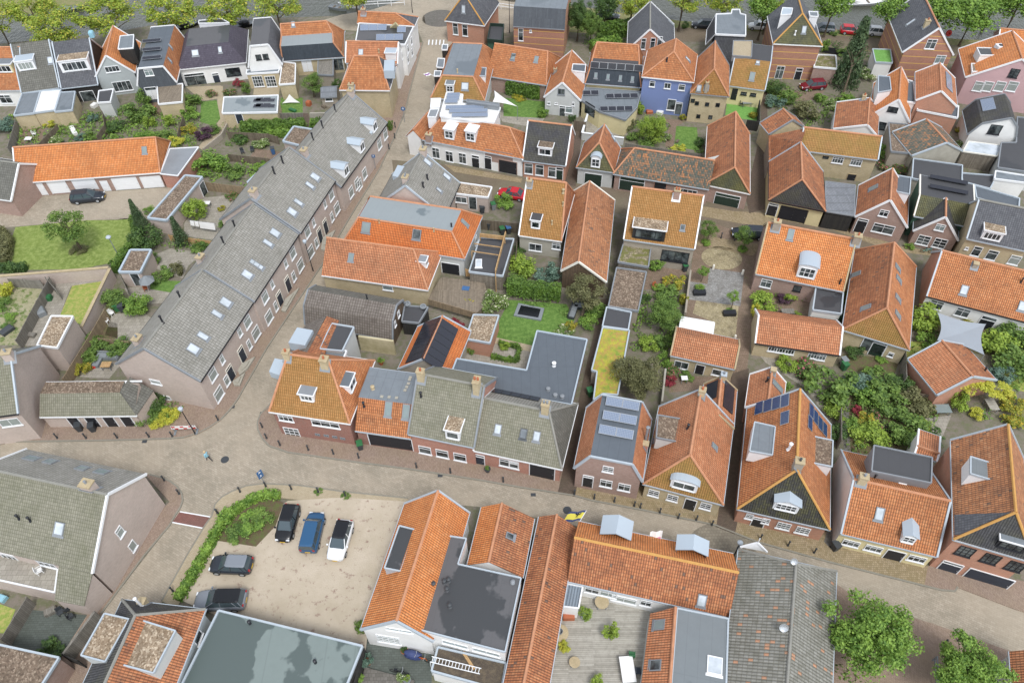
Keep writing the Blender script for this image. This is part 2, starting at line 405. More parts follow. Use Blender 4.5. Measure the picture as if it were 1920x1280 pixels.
for k,a,b,c in (('leaf_mid','4c6a30','84a04c',None),('leaf_lime','6f8a34','a4bc4c',None),('leaf_dark','36522a','648040',None),('leaf_fresh','54782e','94b450',None),
                   ('leaf_olive','5c5f3c','85855a',None),('leaf_conifer','3a5236','647a52',None),('leaf_purple','3f2e3c','6a4a5c',None),('leaf_yellow','a8b040','d0cc50',None),
                   ('leaf_cream','5f7a3c','8ca058','e6e4c8'),('leaf_pink','4f6c34','7a904c','c86a80'),('leaf_gold','7c8a34','b0a83c','d2b440'),('leaf_blue','4c6a5a','7c9684',None),('leaf_red','7c2c34','a84450',None),
                   ('leaf_hedge','46642a','76963e',None),('leaf_street','748c32','aebe48','c4bc50')):
    D(k,m_leaf,a,b,c)
for k,c in (('c_red','b8202c'),('c_crimson','6a1624'),('c_white','e0e2e4'),('c_black','181a1e'),('c_blue','2c5478'),('c_grey','7c828a'),('c_dark','2c323a'),('c_silver','a0a6ac')):
    D(k,m_plain,c,.25,.03)
D('c_glass',m_plain,'48555b',.04,.02); D('c_tyre',m_plain,'1c1c1c',.8,.1); D('c_rim',m_plain,'a0a4a8',.35,.1); D('c_lampw',m_plain,'d8dce0',.2,.05); D('c_lampr',m_plain,'a01820',.25,.05)
D('plate',m_plain,'d8b030',.5,.05)
for k,c in (('p_red','c03028'),('p_blue','3f6694'),('p_sky','8cbccc'),('p_green','2f6a40'),('p_yellow','d8cc50'),('p_purple','8a4aa0'),('p_orange','d06c30'),('p_grey','80868a'),('p_dgrey','3c4044'),
             ('p_skin','c89a80'),('p_tan','c8b088'),('p_terra','a8603f'),('p_teal','4a9a94'),('p_pink','d090b0'),('p_shade','98a0a8'),('p_flagblue','34406c')):
    D(k,m_plain,c,.6,.08)
D('cloth_white',m_plain,'e2e2e0',.8,.08)
# ------------------------------------------------------------------ buildings
WINK=dict(w=('white','glass'),b=('black_paint','glass'),g=('green_paint','glass'),c=('white','curtain'),p=('white','curtain'),l=('white','glass_pale'),z=('lead','glass'))
class House:
    """A, B: picture points of the two ends of the near eave (height ze); the body runs away from the camera (vs=1) or towards it (vs=-1)."""
    def __init__(s,name,label,A,B,ze,cat='house',group=None,d=None,C=None,R=None,zr=None,pitch=45,ridge='x',vs=1,roof='tile_orange',mats=None,hm=None,
                 hip=(0,0),zh=(None,None),pf=None,flat=None,wall='brick_mauve',gw=None,oh=.22,ov=.06,trim='white',verge=None,cap='ridge_orange',R2=None,parapet=None,zb=0.0,w=None,ze2=None,yr=None,curb=.12,nowall=(),sk=None,re=None,ft=None,fx=None):
        a=G(A,ze); b=G(B,ze); dx,dy=b.x-a.x,b.y-a.y
        s.w=w if isinstance(w,(int,float)) else math.hypot(dx,dy); s.ang=math.atan2(dy,dx); s.ze=ze; s.vs=vs
        s.root=empty(name,(a.x,a.y,0),s.ang,label,cat,group)
        s.Mi=(Matrix.Translation((a.x,a.y,0)) @ Matrix.Rotation(s.ang,4,'Z')).inverted()
        s.Mi3=s.Mi.to_3x3(); s.co=s.Mi @ CO
        s.kind=ridge; s.skew=0.0
        if sk is not None:q=s.loc(sk,ze); s.skew=q.x/q.y if ridge == 'y' else q.x/q.y
        if C is not None:d=abs(s.loc(C,ze2 if ze2 is not None else ze).y)
        if pf is None and flat is None:
            if ridge == 'x':
                if yr is not None:pass
                elif zr is not None:yr=abs(s.loc(R,zr).y) if R else d/2
                elif R is not None:
                    t=math.tan(R_(pitch)); p0=s.loc(R,ze); p1=s.loc(R,ze+1); dyy=(p1.y-p0.y)*vs
                    h=abs(p0.y)*t/(1-dyy*t); yr=abs(s.loc(R,ze+h).y); zr=ze+h
                else:yr=d/2; zr=ze+yr*math.tan(R_(pitch))
                if zr is None:zr=ze+yr*math.tan(R_(pitch))
                if ft is not None:                        # level platform on top: ft = picture point on its far edge, or a depth
                    y2=abs(s.loc(ft,zr).y) if isinstance(ft,tuple) else ft
                    pf=[(0,ze),(yr,zr),(y2,zr)]
                    if ze2 is not None:d=d or y2+yr; pf.append((d,ze2))
                    else:d=y2
                else:
                    if d is None:d=2*yr
                    pf=[(0,ze),(yr,zr),(d,ze if ze2 is None else ze2)]
                if re:
                    hip=list(hip)
                    if re[0]:hip[0]=max(.05,s.loc(re[0],zr).x)
                    if re[1]:hip[1]=max(.05,s.w-s.loc(re[1],zr).x)
            else:
                xr=s.w/2
                if zr is None and R is not None:
                    dr=s.Mi3 @ ray(R); t=(0-s.co.y)/dr.y; q=s.co+dr*t; zr=q.z; xr=q.x
                elif R is not None:xr=s.loc(R,zr).x
                else:zr=ze+s.w/2*math.tan(R_(pitch)) if zr is None else zr
                if hip[0] == 'R':hip=(abs(s.loc(R,zr).y),hip[1])
                if R2 is not None:d=abs(s.loc(R2,zr).y)+hip[1]
                if w == '2x':s.w=2*xr
                pf=[(0,ze),(xr,zr),(s.w,ze if ze2 is None else ze2)]
                if fx is not None:                        # level top between two points of the front plane
                    qs=[]
                    for q in fx:
                        dr=s.Mi3 @ ray(q); qq=s.co+dr*(-s.co.y/dr.y); qs.append(qq)
                    zr=sum(q.z for q in qs)/2; pf=[(0,ze),(qs[0].x,zr),(qs[1].x,zr),(s.w,ze if ze2 is None else ze2)]
                    if R2 is not None:d=abs(s.loc(R2,zr).y)+hip[1]
        s.d=d; s.roofname=roof
        print('%-18s w%.1f d%.1f ze%.1f %s' % (name,s.w,d,ze,'flat' if flat else 'zr%.1f %s' % (max(z for _,z in pf),[(round(q,1),round(z,1)) for q,z in pf])))
        s.chim=[]
        if flat is not None:s.flatroof(ze,flat,parapet if parapet is not None else .25,wall,trim,zb,oh,nowall)
        else:s.pitched(pf,hip,zh,roof,mats,hm,wall,gw,oh,ov,trim,verge,cap,zb)
    def loc(s,p,z):
        v=s.Mi @ G(p,z); return v
    def L(s,x,y,z=0):                                   # local with y measured into the body
        return Vector((x+s.skew*y*s.vs,y*s.vs,z))
    def flatroof(s,ze,m,ph,wall,trim,zb,oh,nowall):
        w,d=s.w,s.d; y0,y1=(0,d) if s.vs>0 else (-d,0); i=.1
        b=MB(); b.prism([(i,y0+i),(w-i,y0+i),(w-i,y1-i),(i,y1-i)],zb,ze-.04); s.wall=b.build('wall',wall,s.root)
        b=MB(); b.face([(i,y0+i,ze),(w-i,y0+i,ze),(w-i,y1-i,ze),(i,y1-i,ze)]); s.roof=b.build('roof',m,s.root)
        t=.14; b=MB(); zc=ze-.05+ph/2; hh=ph+.18
        b.box((w/2,y0+t/2,zc),(w,t,hh)); b.box((w/2,y1-t/2,zc),(w,t,hh))
        b.box((t/2,(y0+y1)/2,zc),(t,d-2*t,hh)); b.box((w-t/2,(y0+y1)/2,zc),(t,d-2*t,hh))
        b.build('roof_edge',trim,s.root); s.bvh()
    def pitched(s,pf,hip,zh,roof,mats,hm,wall,gw,oh,ov,trim,verge,cap,zb):
        al=s.w if s.kind == 'x' else s.d; n=len(pf); zr=max(z for _,z in pf)
        P=(lambda t,q,z:s.L(q,t,z)) if s.kind == 'x' else (lambda t,q,z:s.L(t,q,z))
        # extra profile break where a half hip starts
        for e in (0,1):
            if zh[e] is not None and hip[e]:
                np_=[]
                for k in range(len(pf)):
                    np_.append(pf[k])
                    if k+1<len(pf):
                        (t0,z0),(t1,z1)=pf[k],pf[k+1]
                        if (z0-zh[e])*(z1-zh[e])<-1e-6:
                            f=(zh[e]-z0)/(z1-z0); np_.append((t0+(t1-t0)*f,zh[e]))
                if mats:
                    mm=[]
                    for k in range(len(np_)-1):
                        tm=(np_[k][0]+np_[k+1][0])/2; zm=(np_[k][1]+np_[k+1][1])/2
                        j=next(j for j in range(len(pf)-1) if pf[j][0]-1e-6 <= tm <= pf[j+1][0]+1e-6 and min(pf[j][1],pf[j+1][1])-1e-6 <= zm <= max(pf[j][1],pf[j+1][1])+1e-6); mm.append(mats[j])
                    mats=mm
                pf=np_
        n=len(pf); zmin=[zh[e] if zh[e] is not None else min(pf[0][1],pf[-1][1]) for e in (0,1)]
        ins=[[hip[e]*max(0,(z-zmin[e]))/max(zr-zmin[e],.01) for _,z in pf] for e in (0,1)]
        ml=[roof]; 
        def mi(m):
            if m not in ml:ml.append(m)
            return ml.index(m)
        th=.1; b=MB(); flip=(s.kind == 'x') == (s.vs>0)
        q0=[P(t,ins[0][k],z) for k,(t,z) in enumerate(pf)]; q1=[P(t,al-ins[1][k],z) for k,(t,z) in enumerate(pf)]
        def fc(vs_,m):
            nn=Vector((0,0,0))
            for i in range(len(vs_)):nn += vs_[i].cross(vs_[(i+1) % len(vs_)])
            if nn.z<0:vs_=vs_[::-1]
            b.face(vs_,m); b.face([v-Vector((0,0,th)) for v in vs_[::-1]],m)
        for k in range(n-1):
            fc([q0[k],q0[k+1],q1[k+1],q1[k]],mi(mats[k] if mats else roof))
        ends=[]
        for e,q in ((0,q0),(1,q1)):
            hi=[k for k in range(n) if pf[k][1] >= zmin[e]-1e-6]
            if hip[e]:fc([q[k] for k in hi],mi((hm[e] if hm else None) or roof))
        rim=q0+q1[::-1] if not False else []
        # rim skirt (fascia of the slab)
        def skirt(seq):
            for a_,b_ in zip(seq[:-1],seq[1:]):b.face([a_,b_,b_-Vector((0,0,th)),a_-Vector((0,0,th))],0)
        skirt([q0[0],q1[0]]); skirt([q0[-1],q1[-1]])
        for e,q in ((0,q0),(1,q1)):
            if hip[e]:
                lo=[q[k] for k in range(n) if pf[k][1] >= zmin[e]-1e-6]; skirt([lo[0],lo[-1]])
                low=[k for k in range(n) if pf[k][1] <= zmin[e]+1e-6]
                l1=[q[k] for k in low if pf[k][0]<pf[len(pf) // 2][0]+1e-6 and k<n/2]; l2=[q[k] for k in low if k >= n/2]
                if len(l1)>1:skirt(l1)
                if len(l2)>1:skirt(l2)
            else:skirt(q)
        s.roof=b.build('roof',ml,s.root); s.pf=pf
        # ridge and hip tiles
        if cap:
            b=MB()
            for k in range(1,n-1):
                if pf[k][1]>zr-.02:b.tube([q0[k]+Vector((0,0,.02)),q1[k]+Vector((0,0,.02))],.13,6)
            for e,q in ((0,q0),(1,q1)):
                if hip[e]:
                    hi=[k for k in range(n) if pf[k][1] >= zmin[e]-1e-6]
                    for k in range(len(hi)-1):
                        if abs(pf[hi[k]][1]-pf[hi[k+1]][1])>.05:b.tube([q[hi[k]]+Vector((0,0,.02)),q[hi[k+1]]+Vector((0,0,.02))],.12,6)
            if b.f:b.build('ridge_cap',cap,s.root)
        # walls: extruded to the underside of the roof
        def zat(t):
            for k in range(n-1):
                (t0,z0),(t1,z1)=pf[k],pf[k+1]
                if t0-1e-6 <= t <= t1+1e-6 and t1-t0>1e-6:return z0+(z1-z0)*(t-t0)/(t1-t0)
            return pf[-1][1]
        W=pf[-1][0]; cut=[(oh,zat(oh))]+[p for p in pf if oh<p[0]<W-oh]+[(W-oh,zat(W-oh))]
        cut=[(t,z-th*1.25) for t,z in cut]
        b=MB(); ea=[ov if not hip[0] else oh,al-(ov if not hip[1] else oh)]
        def topat(e):                                     # gable end outline clipped by a hip
            if not hip[e]:return cut
            if zh[e] is None:return [cut[0],cut[-1]]
            zc=zmin[e]+.05
            out=[]
            for k,(t,z) in enumerate(cut):
                if z <= zc:out.append((t,z))
                else:
                    for kk in (k-1,k+1):
                        if 0 <= kk<len(cut) and cut[kk][1]<zc:
                            t2,z2=cut[kk]; f=(zc-z2)/(z-z2); out.append((t2+(t-t2)*f,zc))
            return out
        wm=[wall]; 
        if gw:wm.append(gw)
        for e in (0,1):
            tp=topat(e); poly=[P(cut[0][0],ea[e],zb)]+[P(t,ea[e],z) for t,z in tp]+[P(cut[-1][0],ea[e],zb)]
            nn=Vector((0,0,0))
            for i in range(len(poly)):nn += poly[i].cross(poly[(i+1) % len(poly)])
            out=(P(0,-1,0)-P(0,0,0))*(1 if e == 0 else-1)
            if nn.dot(out)<0:poly=poly[::-1]
            b.face(poly,1 if gw else 0)
        for t,z,sg in ((cut[0][0],cut[0][1],-1),(cut[-1][0],cut[-1][1],1)):
            poly=[P(t,ea[0],zb),P(t,ea[1],zb),P(t,ea[1],z),P(t,ea[0],z)]
            nn=(poly[1]-poly[0]).cross(poly[2]-poly[1]); out=P(sg,0,0)-P(0,0,0)
            if nn.dot(out)<0:poly=poly[::-1]
            b.face(poly,0)
        s.wall=b.build('wall',wm,s.root)
        if trim:
            b=MB()
            b.bar(P(.0,0 if not hip[0] else-.06,pf[0][1]-.1),P(.0,al+(0 if not hip[1] else .06),pf[0][1]-.1),.14,.16)
            b.build('gutter',trim,s.root); b=MB()
            b.bar(P(W,0 if not hip[0] else-.06,pf[-1][1]-.1),P(W,al+(0 if not hip[1] else .06),pf[-1][1]-.1),.14,.16); b.build('gutter',trim,s.root); b=MB()
            for e in (0,1):
                if hip[e]:
                    kk=[k for k in range(n) if pf[k][1] >= zmin[e]-1e-6]
                    q=q0 if e == 0 else q1; off=P(0,-.0,0)-P(0,0,0)
                    b.bar(q[kk[0]]-Vector((0,0,.1)),q[kk[-1]]-Vector((0,0,.1)),.139,.158); b.build('gutter',trim,s.root); b=MB()
            if b.f:b.build('gutter',trim,s.root)
        if verge:
            for e,q in ((0,q0),(1,q1)):
                if hip[e] and zh[e] is None:continue
                b=MB()
                for k in range(n-1):
                    if hip[e] and (pf[k][1]>zmin[e]+1e-6 or pf[k+1][1]>zmin[e]+1e-6):continue
                    b.bar(q[k]+Vector((0,0,-.03)),q[k+1]+Vector((0,0,-.03)),.17,.24)
                if b.f:b.build('bargeboard',verge,s.root)
        s.bvh()
    def bvh(s):
        def tr(o):
            me=o.data; return BVHTree.FromPolygons([v.co[:] for v in me.vertices],[tuple(p.vertices) for p in me.polygons])
        s.tr,s.tw=tr(s.roof),tr(s.wall)
    def hit(s,p,wall=False):
        d=(s.Mi3 @ ray(p)).normalized(); h=(s.tw if wall else s.tr).ray_cast(s.co,d)
        if h[0] is None:
            h2=(s.tr if wall else s.tw).ray_cast(s.co,d)
            print('   MISS',s.root.name,p,'other' if h2[0] else 'none')
            if h2[0] is None:return None,None
            return h2[0],h2[1]
        return h[0],h[1]
    def basis(s,o,n):
        n=n.normalized()
        x=Vector((-n.y,n.x,0)); x=x.normalized() if x.length>1e-3 else Vector((1,0,0))
        y=n.cross(x); M=Matrix((x,y,n)).transposed().to_4x4(); M.translation=o; return M
    # -- wall things: p is the centre of the opening in the picture
    def win(s,p,w=1.0,h=1.4,k='w',nx=1,ny=2,parent=None,sill=True,arch=False):
        o,n=s.hit(p,True)
        if o is None or abs(n.z)>.5:return
        M=s.basis(o,n); fm,gm=WINK[k]; f=.075
        b=MB()
        for x in (-1,1):b.box((x*(w/2-f/2),0,.03),(f,h,.07))
        for y in (-1,1):b.box((0,y*(h/2-f/2),.03),(w-2*f,f,.07))
        for i in range(1,nx):b.box((-w/2+w*i/nx,0,.025),(.05,h-2*f,.05))
        if ny == 2:b.box((0,h*.18,.022),(w-2*f,.05,.046))
        else:
            for j in range(1,ny):b.box((0,-h/2+h*j/ny,.022),(w-2*f,.045,.046))
        if sill:b.box((0,-h/2-.05,.05),(w+.12,.1,.14))
        fo=b.build('window',fm,s.root,M=M)
        b=MB(); b.box((0,0,.008),(w-2*f,h-2*f,.012)); b.build('pane',gm,fo,M=M)
        return fo
    def door(s,p,w=1.0,h=2.1,c='black_paint',frame='white',top=0.0,name='door',nx=1):
        o,n=s.hit(p,True)
        if o is None or abs(n.z)>.5:return
        M=s.basis(o,n); f=.08
        b=MB()
        for i in range(nx):
            x0=-w/2+w*i/nx; b.box((x0+w/nx/2,-top/2,.02),(w/nx-.03,h-top,.04))
        if nx == 1 and w<1.3:
            for y in (-.25,.2):b.box((0,-top/2+y*h,.045),(w*.6,h*.26,.015))
        elif name == 'garage_door':
            for j in range(4):b.box((0,-h/2+h*(j+.5)/4,.045),(w-.1,h/4-.06,.012))
        do=b.build(name,c,s.root,M=M)
        b=MB()
        for x in (-1,1):b.box((x*(w/2+f/2),0,.03),(f,h+f,.08))
        b.box((0,h/2+f/2,.032),(w,f,.08))
        if top:b.box((0,h/2-top,.03),(w,.06,.07))
        b.build('door_frame',frame,do,M=M)
        if top:
            b=MB(); b.box((0,h/2-top/2+.02,.01),(w-.08,top-.08,.02)); b.build('pane','glass',do,M=M)
        b=MB(); b.box((w/2-.12,-.05,.07),(.04,.14,.04)); b.build('handle','alu',do,M=M)
        return do
    def board(s,p,w,h,c,name='panel',t=.05):
        o,n=s.hit(p,True)
        if o is None:return
        b=MB(); b.box((0,0,t/2),(w,h,t)); return b.build(name,c,s.root,M=s.basis(o,n))
    def plinth(s,c='offwhite',h=.35):
        pass
    # -- roof things
    def sky(s,p,w=.8,h=1.2,gm='glass_sky',fm='lead'):
        o,n=s.hit(p)
        if o is None:return
        M=s.basis(o,n); f=.08; b=MB()
        for x in (-1,1):b.box((x*(w/2-f/2),0,.05),(f,h,.14))
        for y in (-1,1):b.box((0,y*(h/2-f/2),.05),(w-2*f,f,.14))
        b.box((0,-h/2-.1,.03),(w+.16,.22,.04))
        fo=b.build('skylight',fm,s.root,M=M); b=MB(); b.box((0,0,.07),(w-2*f,h-2*f,.03)); b.build('pane',gm,fo,M=M)
    def solar(s,p,w=1.0,h=1.6,nx=1,ny=1,m='solar_blue',fr='white',up=.08,tilt=0,rot=0):
        o,n=s.hit(p)
        if o is None:return
        M=s.basis(o,n) @ Matrix.Rotation(R_(rot),4,'Z') @ Matrix.Translation((0,0,up+.25*(tilt != 0))) @ Matrix.Rotation(R_(tilt),4,'X')
        for i in range(nx):
            for j in range(ny):
                x,y=(i-(nx-1)/2)*w,(j-(ny-1)/2)*h
                b=MB(); b.box((x,y,0),(w-.02,h-.02,.04),0); b.face([(x-w/2+.05,y-h/2+.05,.024),(x+w/2-.05,y-h/2+.05,.024),(x+w/2-.05,y+h/2-.05,.024),(x-w/2+.05,y+h/2-.05,.024)],1)
                if tilt:b.box((x,y+h*.42,-h*.2),(w*.9,.04,h*.4),0)
                b.build('solar_panel',[fr,m],s.root,M=M)
    def chimney(s,p,w=.7,d=.5,h=1.0,wall='brick_yellow',capm='stone',pots=1,potm='p_terra',flash='lead',wallhit=False):
        o,n=s.hit(p)
        if o is None:return
        b=MB(); b.box((o.x,o.y,o.z+h/2-.4),(w,d,h+.8)); c=b.build('chimney',wall,s.root)
        b=MB(); b.box((o.x,o.y,o.z+h+.05),(w+.12,d+.12,.12)); b.build('chimney_cap',capm,c)
        b=MB()
        for i in range(pots):b.lathe([(.12,0),(.1,.3),(.13,.32),(.09,.34)],(o.x+(i-(pots-1)/2)*.32,o.y,o.z+h+.1),8)
        if pots:b.build('chimney_pot',potm,c)
        b=MB(); b.box((0,-.05,.02),(w+.35,d*1.3+.4,.05),M=s.basis(o,n)); b.build('flashing',flash,c)
    def pipe(s,p,r=.08,h=.6,c='black_paint',cap=True,name='flue'):
        o,n=s.hit(p)
        if o is None:return
        b=MB(); b.lathe([(r*1.8,-.1),(r,.12),(r,h),(r*1.5,h+.02),(r*1.5,h+.14),(r*.3,h+.2)] if cap else [(r*1.2,-.1),(r,h),(r*.8,h)],o,8); b.build(name,c,s.root)
    def dish(s,p,r=.4,c='alu'):
        o,n=s.hit(p)
        if o is None:return
        b=MB(); M=Matrix.Translation(o+Vector((0,0,.6))) @ Matrix.Rotation(R_(55),4,'X')
        o2=len(b.v); b.lathe([(r*.1,.0),(r*.6,.04),(r,.11),(r*.97,.12),(r*.6,.06),(r*.05,.025)],(0,0,0),14)
        b.v=[M @ v for v in b.v]; b.tube([o-Vector((0,0,.1)),o+Vector((0,0,.6))],.03,6); b.build('satellite_dish',c,s.root)
    def dormer(s,p,w=1.6,h=1.3,kind='flat',side='white',top='zinc',front='w',nx=2,ny=1,trim='white',oh=.14,depth=None,dirn=None,fill=.82,rise=.45,sillm=None,toph=.14,back=None):
        """p: bottom centre of the dormer's front, on the roof slope"""
        o,n=s.hit(p)
        if o is None:return
        if dirn is not None:f=Vector(dirn)
        else:f=Vector((n.x,n.y,0))
        f.normalize(); sl=math.tan(math.acos(max(-1,min(1,n.normalized().z))))
        if back:o=o+f*back; o.z -= h+(rise if kind != 'flat' else 0)
        dp=depth or (min(h+.25,3.2)/max(sl,.25)+.2)
        x=Vector((-f.y,f.x,0)); M=Matrix((x,-f,Vector((0,0,1)))).transposed().to_4x4(); M.translation=o     # +y into the roof
        b=MB()
        if kind == 'gable' or kind == 'arch':
            N=3 if kind == 'gable' else 9
            pts=[(-w/2,-.5),(-w/2,h)]+([(0,h+rise)] if kind == 'gable' else [(-w/2*math.cos(math.pi*i/8),h+rise*math.sin(math.pi*i/8)) for i in range(1,8)])+[(w/2,h),(w/2,-.5)]
            b.face([(x_,0,z_) for x_,z_ in pts]); dd=(h+rise+.25)/max(sl,.25)+.2
            for (xa,za),(xb,zb_) in zip(pts[:-1],pts[1:]):b.face([(xa,0,za),(xa,dd,za),(xb,dd,zb_),(xb,0,zb_)])
            dm=b.build('dormer',side,s.root,M=M)
            b=MB(); rp=[(-w/2-oh,h-.06)]+pts[2:-2]+[(w/2+oh,h-.06)]; rp=[(a_,z_+.03) for a_,z_ in rp]
            for (xa,za),(xb,zb_) in zip(rp[:-1],rp[1:]):
                b.face([(xa,-oh,za+.06),(xb,-oh,zb_+.06),(xb,dd,zb_+.06),(xa,dd,za+.06)]); b.face([(xa,-oh,za),(xb,-oh,zb_),(xb,-oh,zb_+.06),(xa,-oh,za+.06)]); b.face([(xa,-oh,za),(xa,dd,za),(xb,dd,zb_),(xb,-oh,zb_)])
            b.build('dormer_roof',top,dm,M=M)
        else:
            b.box((0,dp/2,h/2-.3),(w,dp,h+.6)); dm=b.build('dormer',side,s.root,M=M)
            b=MB(); t=.1
            b.box((0,dp/2-oh/2,h+toph/2),(w+2*oh,dp+oh,toph),0); b.face([(-w/2-oh+t,-oh+t,h+toph+.004),(w/2+oh-t,-oh+t,h+toph+.004),(w/2+oh-t,dp,h+toph+.004),(-w/2-oh+t,dp,h+toph+.004)],1)
            b.build('dormer_roof',[trim,top],dm,M=M)
        if front:
            fm,gm=WINK[front]; ww,wh=w*fill,h*.72; zc=h*.5; fr=.07; b=MB()
            for q in (-1,1):b.box((q*(ww/2-fr/2),-.02,zc),(fr,.07,wh))
            for q in (-1,1):b.box((0,-.02,zc+q*(wh/2-fr/2)),(ww-2*fr,.07,fr))
            for i in range(1,nx):b.box((-ww/2+ww*i/nx,-.02,zc),(.07,.06,wh-2*fr))
            for j in range(1,ny):b.box((0,-.018,zc-wh/2+wh*j/ny),(ww-2*fr,.05,.04))
            b.box((0,-.06,zc-wh/2-.06),(ww+.1,.14,.08)); b.build('window_frame',fm,dm,M=M)
            b=MB(); b.box((0,-.008,zc),(ww-2*fr,.012,wh-2*fr)); b.build('pane',gm,dm,M=M)
        return dm
    def flatpatch(s,quad,z,m='bit_grey',trim='white',name='roof_platform',t=.12,base=None,cheek=None):
        """a flat roof sheet set into / onto the roof: quad of picture points at height z, boxed down to `base`"""
        P=[s.loc(q,z) for q in quad]; b=MB(); pl=[(p.x,p.y) for p in P]
        b.prism(pl,base if base is not None else z-1.2,z-.05,0); o=b.build(name,cheek or trim,s.root)
        b=MB(); c=sum((Vector(p) for p in pl),Vector((0,0)))/len(pl); b.face([(p[0],p[1],z) for p in (pl if sum(pl[i][0]*pl[(i+1) % len(pl)][1]-pl[(i+1) % len(pl)][0]*pl[i][1] for i in range(len(pl)))>0 else pl[::-1])])
        b.build('roof_covering',m,o)
        b=MB()
        for i in range(len(pl)):b.bar((*pl[i],z+.02+.003*i),(*pl[(i+1) % len(pl)],z+.02+.003*i),t,.2)
        b.build('roof_edge',trim,o)
        return o
    def slab(s,pts,m,name='roof_slope',th=.1,walls=None,trim=None):
        """roof sheet through picture points with heights [(p, z), ...]; walls=material drops it to the ground"""
        P=[s.loc(p,z) for p,z in pts]; nn=Vector((0,0,0))
        for i in range(len(P)):nn += P[i].cross(P[(i+1) % len(P)])
        if nn.z<0:P=P[::-1]
        b=MB(); b.face(P); b.face([v-Vector((0,0,th)) for v in P[::-1]])
        for i in range(len(P)):a,c=P[i],P[(i+1) % len(P)]; b.face([a-Vector((0,0,th)),c-Vector((0,0,th)),c,a])
        o=b.build(name,m,s.root)
        if walls:
            c=sum(P,Vector())/len(P); Q=[c+(v-c)*.97-Vector((0,0,th*1.3)) for v in P]; b=MB()
            for i in range(len(Q)):a,e=Q[i],Q[(i+1) % len(Q)]; b.face([(a.x,a.y,0),(e.x,e.y,0),e,a])
            b.build('side_wall',walls,s.root)
        if trim:
            b=MB()
            for i in range(len(P)):b.bar(P[i]+Vector((0,0,.01+.003*i)),P[(i+1) % len(P)]+Vector((0,0,.01+.003*i)),.13,.16)
            b.build('roof_edge',trim,s.root)
        me=o.data; s.tr2=s.tr; return o
    def overlay(s,pts,m,name='roof_patch'):
        P=[]
        for p in pts:
            o,n=s.hit(p)
            if o is None:return
            P.append(o+n.normalized()*.05)
        nn=Vector((0,0,0))
        for i in range(len(P)):nn += P[i].cross(P[(i+1) % len(P)])
        b=MB(); b.face(P if nn.z>0 else P[::-1]); return b.build(name,m,s.root)
    def vents(s,pts,**k):
        for p in pts:s.pipe(p,**k)
def flatb(name,label,pts,z,m='gravel_tan',wall='brick_mauve',trim='white',cat='shed',group=None,ph=.12,zb=0.0,edge=.16,mroof=None):
    """flat-roofed building from the picture outline of its roof (height z)"""
    P=[G(p,z) for p in pts]; c=P[0].copy()
    root=empty(name,(c.x,c.y,0),0,label,cat,group)
    pl=[(p.x-c.x,p.y-c.y) for p in P]; A=sum(pl[i][0]*pl[(i+1) % len(pl)][1]-pl[(i+1) % len(pl)][0]*pl[i][1] for i in range(len(pl)))
    if A<0:pl=pl[::-1]
    cx=sum(p[0] for p in pl)/len(pl); cy=sum(p[1] for p in pl)/len(pl)
    b=MB(); ins=[(cx+(x-cx)*.985,cy+(y-cy)*.985) for x,y in pl]; b.prism(ins,zb,z-.03); w=b.build('wall',wall,root)
    b=MB(); b.face([(x,y,z) for x,y in ins]); r=b.build('roof',m,root)
    b=MB()
    for i in range(len(pl)):b.bar((*pl[i],z-.05+ph/2+.003*i),(*pl[(i+1) % len(pl)],z-.05+ph/2+.003*i),edge,ph+.16)
    b.build('roof_edge',trim,root)
    h=House.__new__(House); h.root=root; h.wall=w; h.roof=r; h.Mi=Matrix.Translation((-c.x,-c.y,0)); h.Mi3=h.Mi.to_3x3(); h.co=h.Mi @ CO; h.ze=z; h.vs=1; h.bvh()
    return h
# ================================================================== BUILDINGS, front rows
# --- south of the lower street
h=House('terraced_house','grey tiled house with blank mauve brick gable, chimney and roof balcony at the lower left',(30,-250,295),(30,652,505),4.6,R=(20,600,1045),zr=8.8,C=(20,1012,930),ze2=5.6,roof='tile_greyc',mats=['tile_green','tile_greyc'],wall='brick_mauve',trim=None,verge='white',cap='ridge_grey',ov=.1)
h.chimney((20,640,1040),1.0,.8,.9,'brick_mauve','stone',1,'lead'); h.sky((30,420,190),.95,1.15); 
for p in ((30,135,120),(30,215,135)):h.pipe(p,.09,.5)
for p,w in (((20,220,827),1.3),((20,352,850),1.0),((20,578,897),1.0),((20,715,922),1.2)):h.sky(p,w,.9,'glass_pale')
h.slab([((30,415,452),4.5),((30,652,503),4.5),((30,592,735),2.4),((30,385,695),2.4)],'tile_green',walls='brick_mauve')
h.slab([((30,-200,330),2.7),((30,412,450),2.7),((30,388,640),2.7),((30,-200,510),2.7)],'paving_grey','balcony',.16,walls='brick_mauve',trim='white')
h.win((30,845,213),.8,1.25,'c'); h.win((30,935,312),.8,1.25,'c',ny=1)
h.win((30,60,385),1.6,1.1,'w',3); h.win((30,330,440),1.8,1.1,'w',3)
